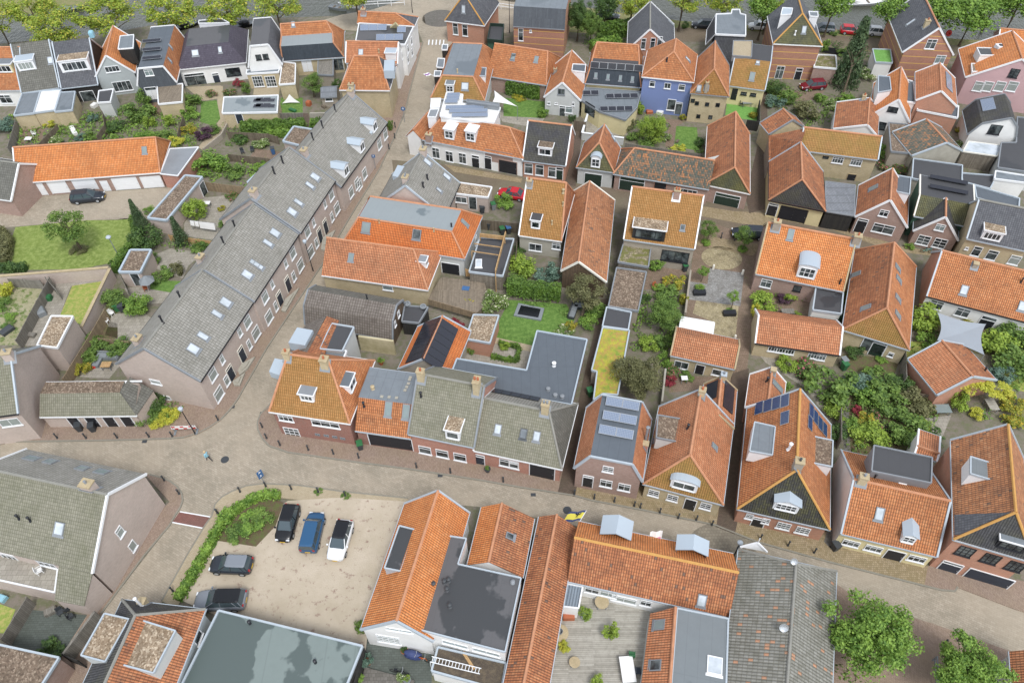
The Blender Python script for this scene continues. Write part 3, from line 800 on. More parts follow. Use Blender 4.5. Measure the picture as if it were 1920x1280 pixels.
# flat gravel roof at the corner
flatb('flat_roofed_house','low flat roofed house with brown gravel roof and pale edge in the bottom left corner',[(30,-120,985),(30,420,1102),(30,230,1400),(30,-260,1250)],3.0,'gravel_brown','brick_brown','zinc','house')
h=House('hipped_house','house with black and rusty hipped roof and two gravel topped dormers',(30,862,690),(30,1450,758),4.4,ridge='y',vs=-1,R=(30,955,800),zr=7.0,hip=('R',0),d=16,roof='tile_old',mats=['tile_black','tile_old'],hm=['tile_black',None],wall='render_grey',trim='zinc',cap='ridge_grey')
h.flatpatch([(30,740,790),(30,915,830),(30,745,1130),(30,575,1085)],6.3,'gravel_tan','zinc',base=4.6,name='dormer',cheek='render_lgrey')
h.flatpatch([(30,990,835),(30,1240,912),(30,1085,1210),(30,840,1145)],6.5,'gravel_tan','zinc',base=4.6,name='dormer',cheek='render_lgrey')
h.chimney((30,1020,720),.5,.5,.6,'brick_yellow','stone',0); h.pipe((30,1000,735),.1,1.4,'white')
h.win((30,1390,950),1.1,1.6,'w',1,2)
h=flatb('flat_roofed_hall','wide flat grey green roof with dark puddles beside the sandy car park',[(30,1545,770),(31,752,1020),(31,560,1500),(30,1190,1480)],3.2,'bit_green','clad_black','zinc','building')
for p in ((30,1765,860),(31,420,1135)):h.pipe(p,.1,.35)
# orange house with the black flat roof
h=House('gabled_house','white house under bright orange tiles with a black flat roof beside the car park',(31,738,902),(31,1250,985),3.5,ridge='y',R=(31,990,842),R2=(21,1285,1052),roof='tile_new',wall='render_white',trim='zinc',verge='zinc',sk=(21,1072,1075))
zf=4.55
h.flatpatch([(31,1300,235),(31,1485,262),(31,1425,442),(31,1870,540),(31,1758,1062),(31,1108,892)],zf,'bit_dark','zinc',base=0,name='flat_roof_wing',cheek='render_white')
h.flatpatch([(31,1012,172),(31,1125,200),(31,1022,492),(31,908,470)],5.5,'bit_dark','zinc',base=3.6,name='dormer')
for p in ((31,1255,590),(31,1330,572),(31,1360,560),(31,1348,625),(31,1368,740)):
    q=h.loc(p,zf); b=MB(); b.lathe([(.22,0),(.1,.08),(.1,.35),(.2,.37),(.2,.5),(.06,.58)],q,10); b.build('roof_vent','p_dgrey',h.root)
q=h.loc((31,1812,572),zf); b=MB(); b.lathe([(.2,0),(.1,.08),(.1,.3),(.2,.32),(.06,.42)],q,10); b.build('roof_vent','lead',h.root)
h.win((31,935,970),2.0,1.6,'p',4,4); h.win((31,1010,905),2.2,.55,'l',2,1)
def ext_win(h,p,z0,w,hh,k='w',nx=2,ny=1):           # window on a wing: a point of the facade plane through the wing's near edge
    pass
fw=[c for c in h.root.children if c.name.startswith('flat_roof_wing')][0]
def wall_of(h,o):
    me=o.data; h.tw=BVHTree.FromPolygons([v.co[:] for v in me.vertices],[tuple(p.vertices) for p in me.polygons])
wall_of(h,fw)
h.win((31,1195,1035),1.2,.9,'l',2,1); h.win((31,1405,1005),2.2,.75,'l',2,1); h.win((31,1625,1060),2.3,.75,'l',2,1)
lean=flatb('lean_to','dirty brown flat lean-to roof with a ladder on it behind the white house',[(31,1285,1028),(31,1765,1140),(31,1730,1330),(31,1240,1195)],2.4,'dirty_felt','render_white','zinc','lean-to')
h=House('gabled_house','bright orange gabled roof with one small skylight beside the black flat roof',(31,1490,445),(31,1885,535),3.3,ridge='y',R=(31,1632,462),zr=4.9,R2=(21,1740,1140),roof='tile_old',mats=['tile_new','tile_old'],wall='render_white',trim='zinc',sk=(21,1600,1128))
h.sky((31,1790,245),.6,.8,'glass')
h=House('long_house','long rusty brown gabled roof running out of the bottom edge beside the wooden deck',(32,190,105),(32,458,185),3.3,ridge='y',vs=-1,R=(32,300,142),zr=4.7,d=30,roof='tile_old',mats=['tile_old','tile_old'],wall='brick_brown',trim='zinc',sk=(32,10,950))
h.slab([((32,290,540),3.9),((32,370,620),2.6),((32,215,1300),2.6),((32,130,1300),3.9)],'tile_old')
h=House('gabled_house','orange house with two zinc gabled dormers over the street and a wooden deck behind',(32,388,560),(32,1535,815),3.2,R=(32,445,255),zr=6.4,C=(32,480,140),ze2=3.6,roof='tile_worn',mats=['tile_old','tile_new'],wall='render_white',trim='zinc',cap='ridge_yellow')
for p in ((32,725,285),(32,1270,432)):h.dormer(p,2.5,.55,'gable','zinc_blue','zinc_blue',None,rise=.6,back=2.5,dirn=(0,1,0))
h.sky((32,1340,695),.75,1.1)
for p,w_,k in (((32,565,625),1.3,'w'),((32,680,650),1.5,'l'),((32,790,690),2.2,'p'),((32,945,715),1.0,'w')):h.win(p,w_,1.1,k,2)
h.slab([((32,390,580),2.7),((32,498,600),2.7),((32,470,752),2.5),((32,362,740),2.5)],'metal_roof','porch_roof',.12,walls='render_white',trim='white')
h=House('flat_roofed_wing','grey felt flat roof with an orange tiled edge and two skylights beside the wooden deck',(32,1160,745),(32,1532,822),4.0,flat='bit_mid',vs=-1,d=15,wall='render_lgrey',trim='zinc',parapet=.05,cat='extension')
h.tr0=h.tr
h.sky((32,1430,1155),1.2,1.4,'glass_sky','white')
o=h.slab([((32,1155,742),4.0),((32,975,790),2.2),((32,905,1330),2.2),((32,1112,1330),4.0)],'tile_salmon',walls='render_lgrey')
me=o.data; h.tr=BVHTree.FromPolygons([v.co[:] for v in me.vertices],[tuple(p.vertices) for p in me.polygons])
h.sky((32,1042,870),.9,1.1,'glass_pale'); h.sky((32,1015,1155),.9,1.1,'glass')
b=MB(); b.tube([h.loc((32,1155,742),4.08),h.loc((32,1112,1330),4.08)],.14,6); b.build('ridge_cap','ridge_orange',h.root)
h=House('barn','large barn with weathered grey tiles sprinkled with orange ones and a white gable finial',(32,1600,335),(33,560,490),3.8,ridge='y',vs=-1,R=(33,282,442),zr=6.6,hip=('R',0),d=24,roof='tile_greyw',wall='clad_black',trim='zinc',cap='ridge_grey',cat='barn',sk=(32,1478,1282))
h.dish((33,245,440),.3); h.dish((33,172,905),.36)
g=[h.loc((32,1612,320),4.2),h.loc((32,1735,290),5.2),h.loc((32,1800,355),4.2)]
b=MB(); b.bar(g[0],g[1],.14,.16,up=Vector((0,1,0))); b.bar(g[1],g[2],.14,.16,up=Vector((0,1,0))); b.face(g); b.tube([g[1],g[1]+Vector((0,0,.8))],.05,6); b.build('gable_board','white',h.root)
h=House('orange_roofed_house','corner of an orange tiled house with zinc gutter at the lower right edge',(33,1778,1055),(33,2080,1150),3.2,vs=-1,d=12,roof='tile_salmon',ridge='y',wall='render_lgrey',trim='zinc',zr=5.5)
# --- north side of the lower street, left to right
h=House('corner_house','red brick corner house with orange hipped roof, white boxed dormer and two chimneys',(21,92,494),(21,662,580),4.3,R=(21,380,112),pitch=47,re=((21,225,90),(21,505,140)),roof='tile_ochre',mats=['tile_ochre','tile_orange'],hm=['tile_ochre','tile_orange'],wall='brick_dark',trim='white',cap='ridge_orange')
h.dormer((21,365,420),1.5,1.0,top='lead',nx=3); h.chimney((21,490,165),.75,.75,.9); h.chimney((21,222,110),.6,.6,.8)
h.dormer((21,690,330),1.7,1.3,top='bit_grey',nx=2); h.win((21,210,540),1.6,1.0,'w',3); h.win((21,490,580),3.0,1.0,'w',3)
h.win((21,255,640),1.7,1.6,'w',3,3); 
for x,y in ((435,655),(497,663),(557,672),(612,683)):h.win((21,x,y),.55,.35,'z',2,1,sill=False)
h.slab([((21,132,118),7.0),((21,205,132),7.0),((21,165,238),6.9),((21,92,212),6.9)],'zinc_blue','dormer_roof',.9)
h=House('infill_house','low link house with orange front slope, grey felt roof and wide black garage doors',(21,698,628),(21,1092,684),2.8,R=(21,738,395),pitch=45,ft=(21,800,182),roof='tile_orange',mats=['tile_orange','bit_grey'],wall='brick_dark',trim='zinc',cap=None)
h.sky((21,935,475),.75,1.5,'glass_pale'); h.sky((21,1060,495),.75,1.5,'glass_pale'); h.pipe((21,762,455),.1,.5); h.pipe((21,825,335),.15,.3,'stone')
h.door((21,950,708),4.6,2.0,'black_paint','white',name='garage_door',nx=2)
b=MB()
for x,y in ((888,390),(940,393),(992,398),(1052,345),(1064,322),(1076,298),(1084,270),(1090,255)):b.box(h.hit((21,x,y))[0]+Vector((0,0,.04)),(.3,.3,.06))
b.build('roof_slabs','concrete',h.root)
h=House('brick_house','brick house with moss green roof, gravel topped white dormer and three white windows',(21,1072,652),(21,1540,748),3.6,R=(21,1205,238),pitch=43,roof='tile_green',wall='brick_red',trim='zinc',cap='ridge_grey',verge='lead')
h.dormer((21,1390,690),1.5,1.4,top='gravel_tan',nx=1); h.chimney((21,1168,262),.7,.6,1.2,'brick_yellow','stone',1); h.chimney((21,1560,340),.6,.9,1.5,'brick_yellow','stone',2); h.pipe((21,1165,385),.1,.5)
for x,y in ((1193,765),(1315,790),(1440,815)):h.win((21,x,y),1.35,1.35,'w',1,2)
h=House('brick_house','low brick house with moss green hipped roof, skylights and a dark garage door',(21,1535,768),(22,352,902),2.75,R=(21,1590,395),pitch=40,re=(None,(22,252,522)),roof='tile_green',mats=['tile_green','tile_greyc'],hm=[None,'tile_greyd'],wall='brick_red',trim='white',cap='ridge_grey',verge='white')
for p in ((21,1708,618),(22,82,650),(22,175,668),(21,1888,650)):h.sky(p,.7,1.0)
h.chimney((22,235,490),.7,.7,1.2,'brick_yellow','stone',2,'lead'); h.door((21,1578,838),1.0,2.0,'navy_paint','white',.35); h.win((21,1785,860),2.0,1.3,'w',2,2); h.win((22,15,872),1.0,1.2,'w',1,2)
h.door((22,212,918),2.5,2.1,'black_paint','white',name='garage_door')
h.solar((21,1835,380),1.0,1.7,5,1,'solar_black','black_paint')
def z8(x,y):return (840+x/6.736,590+y/6.736)
h=flatb('flat_roofed_extension','slate grey L shaped flat roof with white edging behind the moss green roofs',[z8(1125,210),z8(1755,320),z8(1558,1142),z8(430,945),z8(50,722),z8(113,560),z8(992,706)],3.2,'bit_slate','brick_brown','zinc_blue','extension')
for p in (z8(1265,950),z8(1355,1028),z8(1442,1045)):h.pipe(p,.16,.18,'lead')
h.pipe(z8(1338,645),.16,.4,'white')
h=House('solar_roof_house','brown brick house with six tilted blue solar panels on its flat slate roof top',(22,436,892),(22,922,988),3.6,ridge='y',fx=((22,552,808),(22,850,868)),R2=(22,645,378),roof='tile_orange',mats=['tile_salmon','bit_slate','tile_salmon'],wall='brick_brown',trim='zinc',verge='zinc',cap=None)
for y,dx in ((442,0),(540,-20),(640,-45)):h.solar((22,778+dx,y+10),1.65,.95,2,1,'solar_grey','alu',tilt=14)
h.win((22,678,900),1.05,1.0,'w',2,3); h.door((22,535,985),.95,2.0,'black_paint','white',.3); h.win((22,664,1000),1.2,1.25,'w',2,2); h.win((22,792,1027),1.2,1.25,'w',2,2)
h.chimney((22,940,740),.5,.5,.5,'brick_red','stone',0); h.pipe((22,940,700),.13,2.2,'lead')
h=House('yellow_brick_house','pale yellow brick house with hipped orange roof and arched white dormer over the street',(22,925,1003),(22,1492,1152),2.9,ridge='y',R=(22,1260,800),zr=7.2,hip=('R',0),R2=(22,1345,340),roof='tile_salmon',hm=['tile_moss',None],wall='brick_yellow',trim='zinc',verge='zinc',cap='ridge_orange',sk=(22,1045,430))
h.dormer((22,1205,1045),2.5,1.35,'arch',top='zinc_blue',nx=2,rise=.35); h.chimney((22,1336,372),.6,.6,.7,'brick_yellow','stone',1)
h.flatpatch([(22,1030,520),(22,1190,548),(22,1160,708),(22,1018,680)],5.4,'gravel_brown','lead',base=3.6,name='dormer',cheek='render_lgrey')
h.chimney((22,1022,690),.5,.45,.5,'render_lgrey','stone',0); h.sky((22,1425,740),.55,.8,'glass_pale'); h.pipe((22,1240,612),.1,.5)
for p in ((22,1000,1068),(22,1133,1102),(22,1367,1160)):h.win(p,1.05,1.1,'w',2,3)
h.door((22,1255,1150),1.0,1.9,'black_paint','white')
h=House('rear_wing','small rear roof with two black solar panels beside the narrow alley',(22,1355,300),(22,1588,345),3.0,ridge='y',vs=-1,R=(22,1480,245),d=5.0,roof='tile_salmon',wall='brick_yellow',trim='zinc',verge='stone',cat='house wing')
h.solar((22,1412,350),2.4,1.5,1,1,'solar_black','black_paint'); h.solar((22,1527,395),3.4,1.6,1,1,'solar_black','black_paint'); h.chimney((22,1487,262),.5,.5,.7,'brick_yellow','zinc',1,'lead')
h=House('gabled_house','brick house with black mossy front slope, white gabled dormer and blue solar panels',(22,1590,1180),(33,512,197),2.8,ridge='y',R=(23,275,905),zr=7.4,hip=('R',0),R2=(23,314,338),roof='tile_orange',hm=['tile_dkmoss',None],wall='brick_orange',trim='zinc',verge='zinc',cap='ridge_yellow',sk=(22,1660,470))
h.dormer((23,190,1195),2.2,1.3,'gable',top='zinc_blue',nx=4,ny=2,rise=.5); h.chimney((23,280,885),.75,.65,1.0,'brick_grey','stone',1,'p_dgrey')
h.flatpatch([(23,-20,570),(23,125,603),(23,105,803),(23,-55,775)],5.4,'bit_grey','zinc',base=3.8,name='dormer',cheek='white')
h.flatpatch([(23,398,672),(23,532,700),(23,525,885),(23,388,858)],5.0,'gravel_brown','zinc',base=3.2,name='dormer',cheek='white')
for i in range(4):h.solar((23,15+i*61,470-i*17),1.6,.98,1,1,'solar_blue','alu')
h.solar((23,197,540),1.6,.98,1,1,'solar_blue','alu')
for p in ((23,378,490),(23,408,535),(23,440,580),(23,473,620),(23,368,575)):h.solar(p,1.6,.85,1,1,'solar_blue','alu')
h.pipe((23,222,760),.13,.8,'white')
h.win((22,1675,1232),.7,.9,'w',2,3); h.door((33,3,150),1.1,1.9,'black_paint','white',.3); h.win((33,60,135),.7,.9,'w',2,3); h.win((33,185,170),1.25,1.15,'w',3,3); h.win((33,320,202),1.25,1.15,'w',3,3)
h=House('rear_wing','small orange rear wing with a skylight strip behind the black fronted house',(22,1680,232),(23,200,290),2.7,ridge='y',vs=-1,R=(22,1838,182),d=4.6,roof='tile_salmon',wall='brick_red',trim='white',verge='white',cat='house wing')
h.sky((23,138,315),.7,1.8,'glass_pale'); h.pipe((23,68,280),.1,.5); h.chimney((22,1840,215),.5,.5,.4,'brick_grey','stone',0)
h=House('cream_house','cream fronted house with tall white side wall and a large slate box behind its ridge',(33,590,225),(33,1268,388),2.85,R=(23,770,990),pitch=44,C=(23,680,785),roof='tile_orange',wall='render_cream',gw='render_white',trim='zinc',verge='zinc',cap='ridge_orange')
h.flatpatch([(23,822,735),(23,1232,820),(23,1225,1000),(23,805,915)],6.6,'bit_black','lead',base=4.0,name='dormer',cheek='lead')
h.dormer((33,1050,290),1.15,1.2,'gable',top='zinc_blue',nx=2,ny=2,rise=.35); h.sky((33,862,85),.75,1.2); h.sky((23,1020,998),.7,.5,'glass_pale','white'); h.chimney((23,735,985),.7,.6,.8,'brick_yellow','stone',1,'lead'); h.pipe((23,825,960),.1,.5)
for p in ((33,660,292),(33,820,330),(33,1125,402)):h.win(p,1.5,1.0,'w',3,2)
h.door((33,965,378),1.5,1.6,'black_paint','white')
h=House('tall_brick_house','tall red brick house with black front roof slope and wide dark windows',(33,1385,265),(33,1882,408),5.7,ridge='y',R=(33,1825,75),zr=9.8,hip=('R',0),R2=(23,1768,585),w='2x',roof='tile_worn',hm=['tile_black',None],wall='brick_orange',trim='zinc',verge='zinc',cap='ridge_yellow')
h.flatpatch([(23,1503,814),(23,1733,886),(23,1733,1003),(23,1502,934)],8.2,'bit_mid','zinc',base=6.4,name='dormer',cheek='white')
h.overlay([(33,1392,93),(33,1790,78),(33,1600,160),(33,1455,232),(33,1393,238)],'tile_slate')
h.dormer((33,1770,340),2.2,1.2,top='bit_grey',side='black_paint',front='b',nx=3,ny=2)
for p in ((33,1468,350),(33,1648,402),(33,1822,455)):h.win(p,1.3,1.5,'b',3,3)
h.door((33,1352,468),1.6,2.1,'navy_paint','white',.35); h.door((33,1622,548),3.6,2.1,'navy_paint','white',name='garage_door')
h=House('rear_wing','small orange lean-to roof behind the cream house',(23,1110,790),(23,1265,845),3.2,d=3.2,R=(23,1060,712),pitch=30,roof='tile_salmon',wall='render_white',trim='zinc',verge='white',cat='house wing')
# ================================================================== BUILDINGS, middle of the picture
# --- the long stepped terrace
def terrace(label,A,B,R,ze,roof='tile_greyc',**k):
    return House('terraced_house',label,A,B,ze,cat='terraced house',group='stepped grey roofed terrace',R=R,roof=roof,wall='brick_mauve',trim='black_paint',verge='lead',cap='ridge_grey',**k)
h=terrace('grey roofed end house of the stepped terrace with a blank gable',(20,1415,282),(10,1792,920),(10,1065,1182),5.2,pitch=38)
h.chimney((20,985,10),.9,.7,.8,'brick_mauve','stone',1,'lead')
for x,y,w_ in ((1430,1168,.7),(1362,1258,1.0),(1590,930,1.0),(1530,1012,.65)):h.sky((10,x,y),w_,1.2)
def facade(h,ups,dns,drs,kw='c'):
    for p,w_,hh in ups:h.win(p,w_,hh,kw,1,2)
    for p,w_,hh in dns:h.win(p,w_,hh,kw,1,2)
    for p in drs:h.door(p,1.0,2.2,'navy_paint','offwhite',.3)
facade(h,[((20,1500,232),1.3,1.5),((10,1562,985-0),0.01,0.01)] if 0 else [((20,1500,232),1.3,1.5),((20,1565,125),.7,1.2),((10,1690,1138),.7,1.2),((10,1745,1065),1.3,1.5)],[((20,1543,368),1.5,1.6),((20,1598,275),.8,1.4),((10,1805,1145),1.5,1.6),((10,1757,1225),.7,1.4)],[(20,1628,225),(20,1708,92)])
h.vents([(10,1150,1072),(10,1275,900)],r=.1,h=.9); h.win((20,1098,284),1.3,.75,'c'); h.win((20,1170,395),1.3,.75,'c',ny=1)
h=terrace('second house of the stepped terrace between two chimneys',(10,1795,925),(11,302,448),(10,1500,622),5.3,pitch=38)
h.chimney((10,1425,640),.9,.7,.8,'brick_mauve','stone',1,'lead')
for x,y,w_ in ((132,440,1.0),(82,512,.65),(15,672,.65)):h.sky((11,x,y),w_,1.2)
h.vents([(10,1580,515),(10,1660,400)],r=.1,h=.9); h.sky((10,1742,735),1.0,1.2); h.sky((10,1795,655),.65,1.2)
facade(h,[((11,258,580),1.3,1.5),((11,208,655),.7,1.2),((11,112,800),.7,1.2),((11,62,890),1.3,1.5)],[((11,312,665),1.5,1.6),((11,265,745),.8,1.4),((11,90,1030),1.5,1.6),((11,138,955),.7,1.4)],[(11,225,800),(11,168,905)])
h=terrace('third house of the stepped terrace, standing slightly forward of its upper neighbour',(11,315,440),(11,560,72),(1,60,1268),5.3,pitch=38)
h.vents([(1,130,1225),(1,190,1150)],r=.1,h=.9); h.chimney((10,1795,175),.9,.7,.8,'brick_mauve','stone',1,'lead')
for x,y,w_ in ((415,45,1.0),(378,105,.65),(297,225,.65),(252,292,1.0)):h.sky((11,x,y),w_,1.2)
facade(h,[((11,530,170),1.3,1.5),((11,485,235),.7,1.2),((11,405,365),.7,1.2),((11,362,430),1.3,1.5)],[((11,570,265),1.5,1.6),((11,535,325),.8,1.4),((11,385,570),1.5,1.6),((11,425,510),.8,1.4)],[(11,490,395),(11,450,455)])
h=terrace('upper end of the stepped terrace with three white gabled roof dormers',(11,600,118),(1,925,870),(1,332,1062),4.2,pitch=41)
h.vents([(1,402,985),(1,470,900),(1,560,785)],r=.1,h=.9)
for x,y in ((845,925),(755,1068),(645,1238)):h.dormer((1,x,y),1.5,1.5,'gable','white','zinc_blue','w',2,1,rise=.3)
h.chimney((1,345,1092),.9,.7,.8,'brick_mauve','stone',1,'lead'); h.chimney((1,672,672),.9,.7,.8,'brick_mauve','stone',1,'lead')
for x,y,k in ((11,670,150),(11,712,90),(11,765,20),(1,730,1300)):h.win((x,y,k),1.3,1.6,'c',1,2)
for x,y in ((870,1015),(912,945)):h.win((1,x,y),1.3,1.6,'c',1,2)
# entrance stoops of the terrace are in things
# --- left side
h=House('terraced_house','grey roofed house with large blank mauve gable at the left edge',(20,-260,560),(20,128,508),4.9,R=(20,95,92),pitch=40,roof='tile_greyd',mats=['tile_green','tile_greyd'],wall='brick_mauve',trim='black_paint',verge='zinc',cap='ridge_grey')
h.win((20,70,570),2.0,1.2,'c',2,1); h.chimney((20,70,112),.9,.7,.8,'brick_mauve','stone',1,'lead')
flatb('flat_roofed_extension','gravel roofed extension with white edge on the back of the mauve gable house',[(10,365,1028),(10,518,1030),(10,405,1252),(10,265,1235)],4.2,'gravel_tan','brick_mauve','white','extension')
h=House('garage_block','low grey tiled shed row with four dark doors and a gravel strip behind the ridge',(20,278,532),(20,962,522),2.3,R=(20,275,368),pitch=38,ft=(20,400,285),re=(None,(20,848,352)),roof='tile_greyc',mats=['tile_green','gravel_brown'],hm=[None,'tile_greyd'],wall='brick_mauve',trim='white',cap=None,cat='sheds')
h.hip=0
for x in (528,655,782,905):h.door((20,x,566),1.1,1.9,'black_paint','white')
h.slab([((20,848,350),3.9),((20,962,520),2.35),((20,1082,345),2.35),((20,918,250),3.9)],'tile_greyd',walls='brick_mauve')
h=House('garage_block','long orange tiled garage row with white doors beside the green lawn',(10,112,88),(10,1130,12),2.6,R=(0,82,1042),pitch=40,re=(None,(0,1092,982)),roof='tile_new',wall='brick_brown',trim='white',verge='white',cap='ridge_orange',cat='garages')
h.sky((0,1020,1060),.7,1.0,'glass_pale')
for x,y,w_ in ((250,135,2.6),(415,118,2.4),(600,95,3.0),(890,92,3.3),(1075,82,2.7)):h.door((10,x,y),w_,1.95,'white','white',name='garage_door')
h.door((10,745,108),1.1,1.9,'white','brick_brown'); h.door((10,165,152),.9,1.9,'white','white')
h.slab([((0,1200,1052),2.9),((0,1402,1040),2.9),((0,1255,1242),2.4),((0,1132,1228),2.4)],'lead',walls='brick_red',trim='white')
h=House('house','slate roofed brick house cut by the left edge beside the orange garages',(10,-260,165),(10,78,212),2.9,R=(10,20,-65),zr=6.0,roof='tile_greyd',wall='brick_brown',trim='white',verge='white',cap='ridge_grey')
for lab,pts,m,wl,z in (('gravel roofed brick shed with a glass door by the parasol garden',[(10,922,562),(10,1068,562),(10,992,718),(10,842,716)],'gravel_brown','brick_mauve',2.5),
    ('long gravel roofed brick shed with thick white edge beside the round yellow green bush',[(10,1308,36),(10,1428,48),(10,1178,352),(10,1045,336)],'gravel_brown','brick_mauve',2.5),
    ('gravel roofed shed with white fascia behind the upper end of the grey terrace',[(1,268,896),(1,452,925),(1,372,1045),(1,192,1000)],'gravel_brown','brick_mauve',2.5),
    ('small gravel roofed shed touching the back of the grey terrace',[(1,30,1205),(1,125,1218),(1,70,1300),(1,-60,1290)],'gravel_brown','brick_mauve',2.5)):
    h=flatb('garden_shed',lab,pts,z,m,wl,'zinc_blue','shed','flat roofed garden sheds',edge=.26)
    if '922' in str(pts[0]):h.door((10,965,768),1.0,2.0,'glass','white')
    if '1308' in str(pts[0]):h.door((10,1435,128),1.1,2.0,'glass','white')
# --- middle block
h=House('grey_house','small grey tiled gabled house with two black flues beside the narrow street',(834,408),(11,1440,88),2.9,R=(1,1180,1062),pitch=42,roof='tile_greyc',wall='brick_mauve',trim='black_paint',verge='zinc',cap='ridge_grey')
h.sky((1,1208,1145),.8,1.2); h.sky((11,1345,42),.8,1.2); h.sky((11,1290,138),.55,.9); h.pipe((11,1210,60),.11,.6); h.pipe((11,1180,115),.11,.6)
h.chimney((11,1058,78),.8,.7,.8,'brick_mauve','stone',2,'lead'); h.chimney((1,1182,1085),.9,.8,.8,'brick_mauve','stone',1,'lead')
h.slab([((1,1000,1165),4.9),((1,1065,1178),4.9),((1,1030,1258),4.7),((1,962,1240),4.7)],'zinc_blue','dormer_roof',1.0)
h=flatb('flat_roofed_annex','brick annex with gravel flat roof and white edge beside the red car',[(11,1440,88),(11,1665,120),(11,1638,192),(11,1408,165)],2.6,'gravel_tan','brick_mauve','white','annex')
h.win((11,1448,205),1.6,1.0,'w',2,1); h.door((11,1530,228),1.0,2.0,'glass','white')
h=House('flat_topped_house','bright orange tiled house with a wide grey puddled flat top and two roof windows',(11,625,487),(11,1472,622),3.2,R=(11,730,332),pitch=48,ft=(11,790,180),ze2=3.2,re=((11,722,332),(11,1390,412)),roof='tile_bright',mats=['tile_bright','bit_lgrey','tile_bright'],wall='render_lgrey',trim='zinc',cap='ridge_orange')
h.sky((11,778,400),1.15,1.3,'glass_pale'); h.sky((11,1135,450),1.1,1.25,'glass'); h.sky((11,1470,370),.6,1.2,'glass_pale'); h.pipe((11,870,365),.08,.35,'stone'); h.pipe((11,1255,425),.08,.35,'stone'); h.pipe((11,1380,395),.09,.4)
h.door((11,1375,700),2.3,2.2,'black_paint','white',name='garage_door'); h.win((11,1552,490),.9,1.3,'p')
h=House('hipped_house','salmon tiled house with yellow side wall and a small white dormer on its hip',(11,462,737),(11,1212,842),2.9,R=(11,640,492),pitch=42,re=(None,(11,1112,550)),roof='tile_salmon',wall='brick_yellow',trim='white',cap='ridge_orange')
h.sky((11,672,610),.7,1.0,'glass_pale'); h.dormer((11,1208,672),1.0,1.0,top='lead',nx=1); h.win((11,930,828),1.3,.7,'l',1,1)
h=House('dutch_barn','dark brown tiled shed with a broken roof slope and small end windows',(11,345,1082),(11,965,1195),1.3,pf=[(0,1.3),(.9,3.6),(2.6,4.5),(4.3,3.6),(4.8,2.2)],d=4.8,roof='tile_brownd',mats=['tile_brownd','tile_brownd','tile_greyd','tile_greyd'],wall='clad_brown',trim='lead',verge='lead',cap=None,cat='shed')
h.pipe((11,785,905),.08,.6); h.win((11,980,1080),.5,.8); h.win((11,1005,1010),.6,.9)
flatb('flat_roof_link','small dark puddled flat roof with two rubber tyres on it',[(11,1050,955),(11,1215,968),(11,1150,1078),(11,1030,1065)],2.2,'bit_black','clad_black','lead','link roof')
h=flatb('flat_roofed_house','white house with dark flat roof behind the orange corner house',[(11,535,1082),(11,692,1108),(11,610,1275),(11,450,1260)],5.0,'bit_black','render_lgrey','zinc','house')
h.slab([((11,500,1025),5.4),((11,585,1055),5.0),((11,480,1300),5.0),((11,355,1290),5.4)],'tile_old'); h.slab([((11,350,1085),3.6),((11,495,1022),5.4),((11,360,1290),5.4),((11,230,1270),3.6)],'tile_brownd',walls='render_lgrey')
h.slab([((11,290,1105),5.6),((11,402,1125),5.6),((11,345,1232),5.5),((11,228,1212),5.5)],'zinc_blue','dormer_roof',1.2)
h=flatb('roof_terrace_box','white edged grey roof box beside the orange corner house',[(21,425,35),(21,640,70),(21,600,170),(21,385,100)],4.6,'bit_grey','render_white','white','extension')
h=House('solar_barn','bright orange gabled barn with two long black solar arrays on its roof',(21,1000,195),(21,1392,232),2.6,ridge='y',R=(21,1158,205),zr=4.8,R2=(11,1285,1022),sk=(11,1170,1040),roof='tile_bright',wall='render_conc',trim='zinc',verge='zinc',cap='ridge_orange')
h.solar((11,1180,1196),1.04,2.5,6,1,'solar_black','black_paint'); h.solar((11,1300,1222),1.04,2.5,6,1,'solar_black','black_paint')
h=flatb('garden_shed','tan gravel roofed shed with white edge beside the trampoline lawn',[z8(322,5),z8(642,15),z8(530,362),z8(225,308)],2.4,'gravel_tan','brick_orange','zinc','shed','flat roofed garden sheds')
h=flatb('flat_roofed_extension','dark flat roofed extension under an unfinished timber pergola frame',[(11,1580,478),(11,1820,485),(11,1742,745),(11,1505,715)],2.5,'bit_black','clad_greyw','zinc','extension'); h.sky((11,1572,655),.8,1.4,'glass_sky','white')
# --- ochre houses
h=House('ochre_house','ochre tiled house with white left verge and small boxed dormer beside the orange barn',(12,48,455),(12,348,498),3.1,R=(12,145,55),pitch=47,re=(None,(12,382,88)),roof='tile_ochre',mats=['tile_ochre','tile_old'],hm=[None,'tile_old'],wall='render_conc',trim='white',verge='white',cap='ridge_orange')
h.dormer((12,165,410),1.2,1.3,top='bit_black',nx=1); h.pipe((12,362,155),.13,.4,'stone'); h.pipe((12,360,245),.08,.4,'stone'); h.pipe((12,282,375),.08,.4,'stone')
h.chimney((12,122,95),.6,.6,.6,'brick_grey','stone',1); h.win((12,165,540),1.7,1.2,'w',2,1); h.win((12,312,532),1.1,1.0,'w',2,2)
h=House('orange_barn','long weathered orange barn with a wooden gable facing the garden tree',(12,345,706),(12,668,787),2.8,ridge='y',R=(12,470,642),R2=(12,637,94),roof='tile_worn',wall='clad_brown',trim='zinc',verge='offwhite',cap='ridge_orange',cat='barn',sk=(12,440,108))
h=House('ochre_house','ochre tiled house with wide dark timber dormer and a chimney on its ridge',(12,788,482),(12,1290,552),4.0,R=(12,845,112),pitch=45,roof='tile_ochre',wall='brick_grey',trim='zinc',verge='white',cap='ridge_orange')
